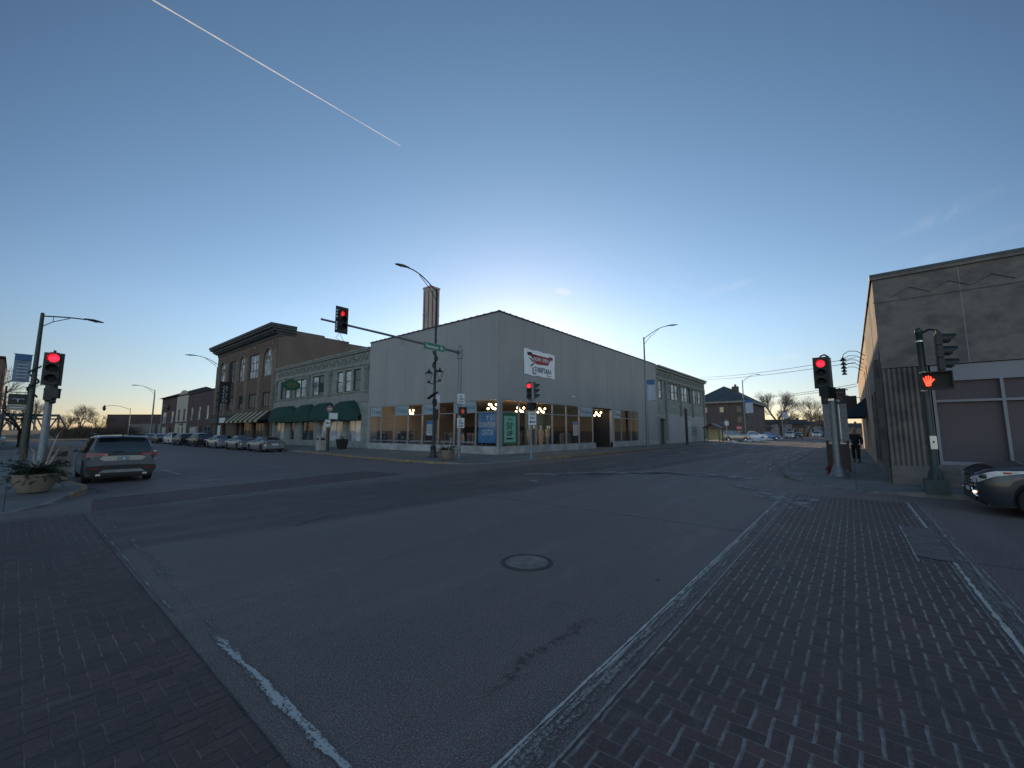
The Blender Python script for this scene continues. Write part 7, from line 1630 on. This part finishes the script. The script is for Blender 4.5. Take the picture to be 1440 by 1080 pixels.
# ================================================================ FAR STRUCTURES
t = thing('truss_bridge', 'steel truss bridge with cross braced sides in the distance at the far left', 'bridge', (11, 205, 0))
A0 = Vector((12.3, 212, 0)); ax = Vector((-.62, .785, 0)); pv = Vector((-.785, -.62, 0)); Wb, Lb, Hb = 9.0, 60.0, 7.4; nb = 14
M['bsteel'] = mat('bridge_steel', (.10, .13, .16), .7, .2, .2, 1)
for side in (0, 1):
    b = A0 + pv * Wb * side; q = MB()
    q.tube([b + Vector((0, 0, 1.0)), b + ax * Lb + Vector((0, 0, 1.0))], .45, 4); q.tube([b + ax * Lb / nb + Vector((0, 0, Hb)), b + ax * Lb * (nb - 1) / nb + Vector((0, 0, Hb))], .4, 4)
    for k in range(nb + 1):
        p = b + ax * Lb * k / nb
        if 0 < k < nb: q.tube([p + Vector((0, 0, 1)), p + Vector((0, 0, Hb))], .28, 4)
        if k < nb:
            p2 = b + ax * Lb * (k + 1) / nb; z0, z1 = (1, Hb) if k % 2 == 0 else (Hb, 1)
            q.tube([p + Vector((0, 0, z0)), p2 + Vector((0, 0, z1))], .30, 4)
    q.build('side_truss', M['bsteel'], t)
for k in range(1, nb):
    p = A0 + ax * Lb * k / nb; q = MB(); q.tube([p + Vector((0, 0, Hb)), p + pv * Wb + Vector((0, 0, Hb))], .3, 4); q.tube([p + Vector((0, 0, Hb - 1.3)), p + pv * Wb + Vector((0, 0, Hb - 1.3))], .25, 4)
    if k < nb - 1: p2 = p + ax * Lb / nb; q.tube([p + Vector((0, 0, Hb)), p2 + pv * Wb + Vector((0, 0, Hb))], .1, 4); q.tube([p + pv * Wb + Vector((0, 0, Hb)), p2 + Vector((0, 0, Hb))], .1, 4)
    q.build('cross_frame', M['bsteel'], t)
q = MB(); q.hexa([A0 + Vector((0, 0, .6)), A0 + ax * Lb + Vector((0, 0, .6)), A0 + ax * Lb + pv * Wb + Vector((0, 0, .6)), A0 + pv * Wb + Vector((0, 0, .6)), A0 + Vector((0, 0, 1)), A0 + ax * Lb + Vector((0, 0, 1)), A0 + ax * Lb + pv * Wb + Vector((0, 0, 1)), A0 + pv * Wb + Vector((0, 0, 1))]); q.build('deck', M['conc'], t)
for k in range(6):
    p = A0 + pv * (Wb + 2) + ax * (k * 9); q = MB()
q = MB(); q.hexa([(-1.2, 60, .16), (-.9, 60, .16), (-.9, 118, .16), (-1.2, 118, .16), (-1.2, 60, .75), (-.9, 60, .75), (-.9, 118, .75), (-1.2, 118, .75)]); o = q.build('low_wall', M['conc'], None); tag(o, 'low pale concrete wall along the grass beyond the left pavement', 'wall')
mb = MB(); mb.add([(-40, 84, .175), (-3.4, 84, .175), (2.5, 212, .9), (-9, 220, .9), (-40, 130, .9)], [(0, 1, 2, 3, 4)]); struct(mb.build('bridge_road', M['walk']))
FE = Fr((-1.15, 0, 0), (0, 1, 0), (1, 0, 0))
simple_front('brick_building', 'tall brick building cut by the left edge of the picture', Fr((0, 60, 0), (1, 0, 0), (0, -1, 0)), -16, -1.15, 8.6, 14, brick_mat('warm_brick', (.26, .14, .09), (.20, .11, .07), (.2, .16, .12)), [(-4.2, -2.4, 4.2, 6.6, 0), (-7.6, -5.8, 4.2, 6.6, 0)], M['beige'], [(-4, -2.2, 2.8)])
# brick building with hipped roof, far right street
t = thing('hipped_brick_building', 'three storey brick building with a dark hipped roof beyond the shelter', 'building', (121, 20.6, 0))
fb = brick_mat('far_red_brick', (.14, .10, .085), (.11, .08, .07), (.12, .11, .10)); X0, X1, Y0, Y1 = 121.0, 150.0, 20.6, 33.5
FA = Fr((X0, Y0, 0), (0, 1, 0), (-1, 0, 0)); FBb = Fr((X0, Y0, 0), (1, 0, 0), (0, -1, 0))
wa = [(a, a + 1.1, z, z + 1.5) for a in (1.2, 5.4, 9.6) for z in (1.6, 4.2, 6.9)]; wb_ = [(a, a + 1.2, z, z + 1.8) for a in (2, 6, 10, 14, 18, 22, 26) for z in (1.6, 4.2, 6.9)]
mb = MB(); wall_holes(mb, FA, 0, 12.9, .1, 9.6, wa, .2); wall_holes(mb, FBb, 0, 29, .1, 9.6, wb_, .2); mb.box((X0 + .25, Y0 + .25, .1), (X1, Y1, 9.5)); mb.build('wall', fb, t)
for F, ws in ((FA, wa), (FBb, wb_)):
    for i, (a, b, c, e) in enumerate(ws): window(t, F, a, b, c, e, -.08, M['beige'], M['winglass'], 1, 2, .09)
q = MB(); FA.box(q, -.6, 13.4, 9.35, 9.9, -1, .9); FBb.box(q, -.4, 29.8, 9.35, 9.9, -1, .9); q.build('eaves', M['beige'], t)
q = MB(); e = 1.0; cx = (Y0 + Y1) / 2; q.add([(X0 - e, Y0 - e, 9.9), (X1 + e, Y0 - e, 9.9), (X1 + e, Y1 + e, 9.9), (X0 - e, Y1 + e, 9.9), (X0 + 6.5, cx, 14.6), (X1 - 6.5, cx, 14.6)], [(0, 1, 5, 4), (1, 2, 5), (2, 3, 4, 5), (3, 0, 4), (0, 3, 2, 1)]); rf = q.build('roof', mat('slate_roof', (.055, .075, .085), .85, 0, .15, .6), t)
q = MB(); q.box((127.0, 23.4, 11.0), (128.2, 25.0, 14.3)); q.box((127.3, 23.9, 14.3), (127.8, 24.4, 14.9)); q.build('chimney', fb, rf)
# white house with dark roof and others beyond
def house(lab, x0, y0, x1, y1, h, rh, wm, rm, nm='house'):
    t = thing(nm, lab, 'house', ((x0+x1)/2, (y0+y1)/2, 0)); F = Fr((x0, y0, 0), (0, 1, 0), (-1, 0, 0)); n = max(2, int((y1 - y0) / 3)); ws = [((y1-y0) * (k + .3) / n, (y1-y0) * (k + .3) / n + 1.0, z, z + 1.4) for k in range(n) for z in ((1.4, 4.0) if h > 5 else (1.4,))]
    mb = MB(); wall_holes(mb, F, 0, y1 - y0, .0, h, ws, .15); mb.box((x0 + .2, y0, 0), (x1, y1, h)); mb.build('wall', wm, t)
    for a, b, c, e in ws: window(t, F, a, b, c, e, -.05, M['white'], M['winglass'], 1, 1, .08)
    q = MB(); q.add([(x0 - .5, y0 - .5, h), (x1 + .5, y0 - .5, h), (x1 + .5, y1 + .5, h), (x0 - .5, y1 + .5, h), ((x0+x1)/2, y0 - .5, h + rh), ((x0+x1)/2, y1 + .5, h + rh)], [(0, 3, 5, 4), (1, 4, 5, 2), (0, 4, 1), (3, 2, 5), (0, 1, 2, 3)]); rf = q.build('roof', rm, t)
    q = MB(); q.box(((x0+x1)/2 - .5, y0 + 2, h + rh - .6), ((x0+x1)/2 + .3, y0 + 2.8, h + rh + .7)); q.build('chimney', fb, rf)
sh = mat('dark_shingle', (.05, .048, .05), .9, 0, .2, 2)
house('white rendered house with a dark roof behind the bare tree', 186, 16.5, 198, 29, 4.6, 1.9, mat('white_render', (.42, .42, .44), .85, 0, .1, .5), sh)
house('brown brick house right of the white one', 172, 12.2, 184, 15.8, 4.4, 1.6, fb, sh); house('small grey house at the far end of the street', 205, 6.5, 214, 14, 4.2, 1.8, mat('grey_siding', (.22, .23, .25), .8), sh)
house('low dark house farthest along the street', 230, -4, 240, 5, 3.6, 1.8, mat('brown_siding', (.15, .11, .09), .8), sh); house('red brick house behind the blue pickup', 160, 21.5, 168, 26, 2.6, 1.0, fb, sh)

# ================================================================ CONTRAIL
def rayp(px, py, D):      # real distance D along a direction given by its bearing and height
    az, el = px, py; return Vector((math.cos(R(az)) * math.cos(R(el)), math.sin(R(az)) * math.cos(R(el)), math.sin(R(el)))) * D
B = NB('contrail_vapour'); B.b.inputs['Base Color'].default_value = (.8, .8, .82, 1); B.b.inputs['Roughness'].default_value = 1
trn = B.new('ShaderNodeBsdfTransparent'); ms = B.new('ShaderNodeMixShader'); tl_ = B.new('ShaderNodeBsdfTranslucent'); tl_.inputs[0].default_value = (.9, .92, 1, 1); ad = B.new('ShaderNodeMixShader'); ad.inputs[0].default_value = .85
lwt = B.new('ShaderNodeLayerWeight'); lwt.inputs[0].default_value = .5
nzz = B.noise(B.scalev(B.obj(), .0016, .0016, .0016), 1.0, 5)
B.link(B.b.outputs[0], ad.inputs[1]); B.link(tl_.outputs[0], ad.inputs[2])
B.link(B.M('MULTIPLY', B.M('SUBTRACT', 1.0, lwt.outputs['Facing']), B.rng(nzz, .32, .66, .14, .75)), ms.inputs[0]); B.link(trn.outputs[0], ms.inputs[1]); B.link(ad.outputs[0], ms.inputs[2]); B.link(ms.outputs[0], B.out.inputs[0])
a = Vector((1102, 11177, 9448)); b = Vector((4861, 7205, 6255)); a2 = a + (a - b) * .25
q = MB(); q.tube([a2.lerp(b, k / 24) for k in range(25)], [(19 - 13 * (k / 24) ** 1.5) * (1 + .25 * math.sin(k * 2.1) * math.sin(k * .7)) for k in range(25)], 12, caps=False); o = q.build('contrail', B.m, None, True); o.visible_shadow = True; tag(o, 'thin white contrail slanting down across the upper left sky', 'contrail')
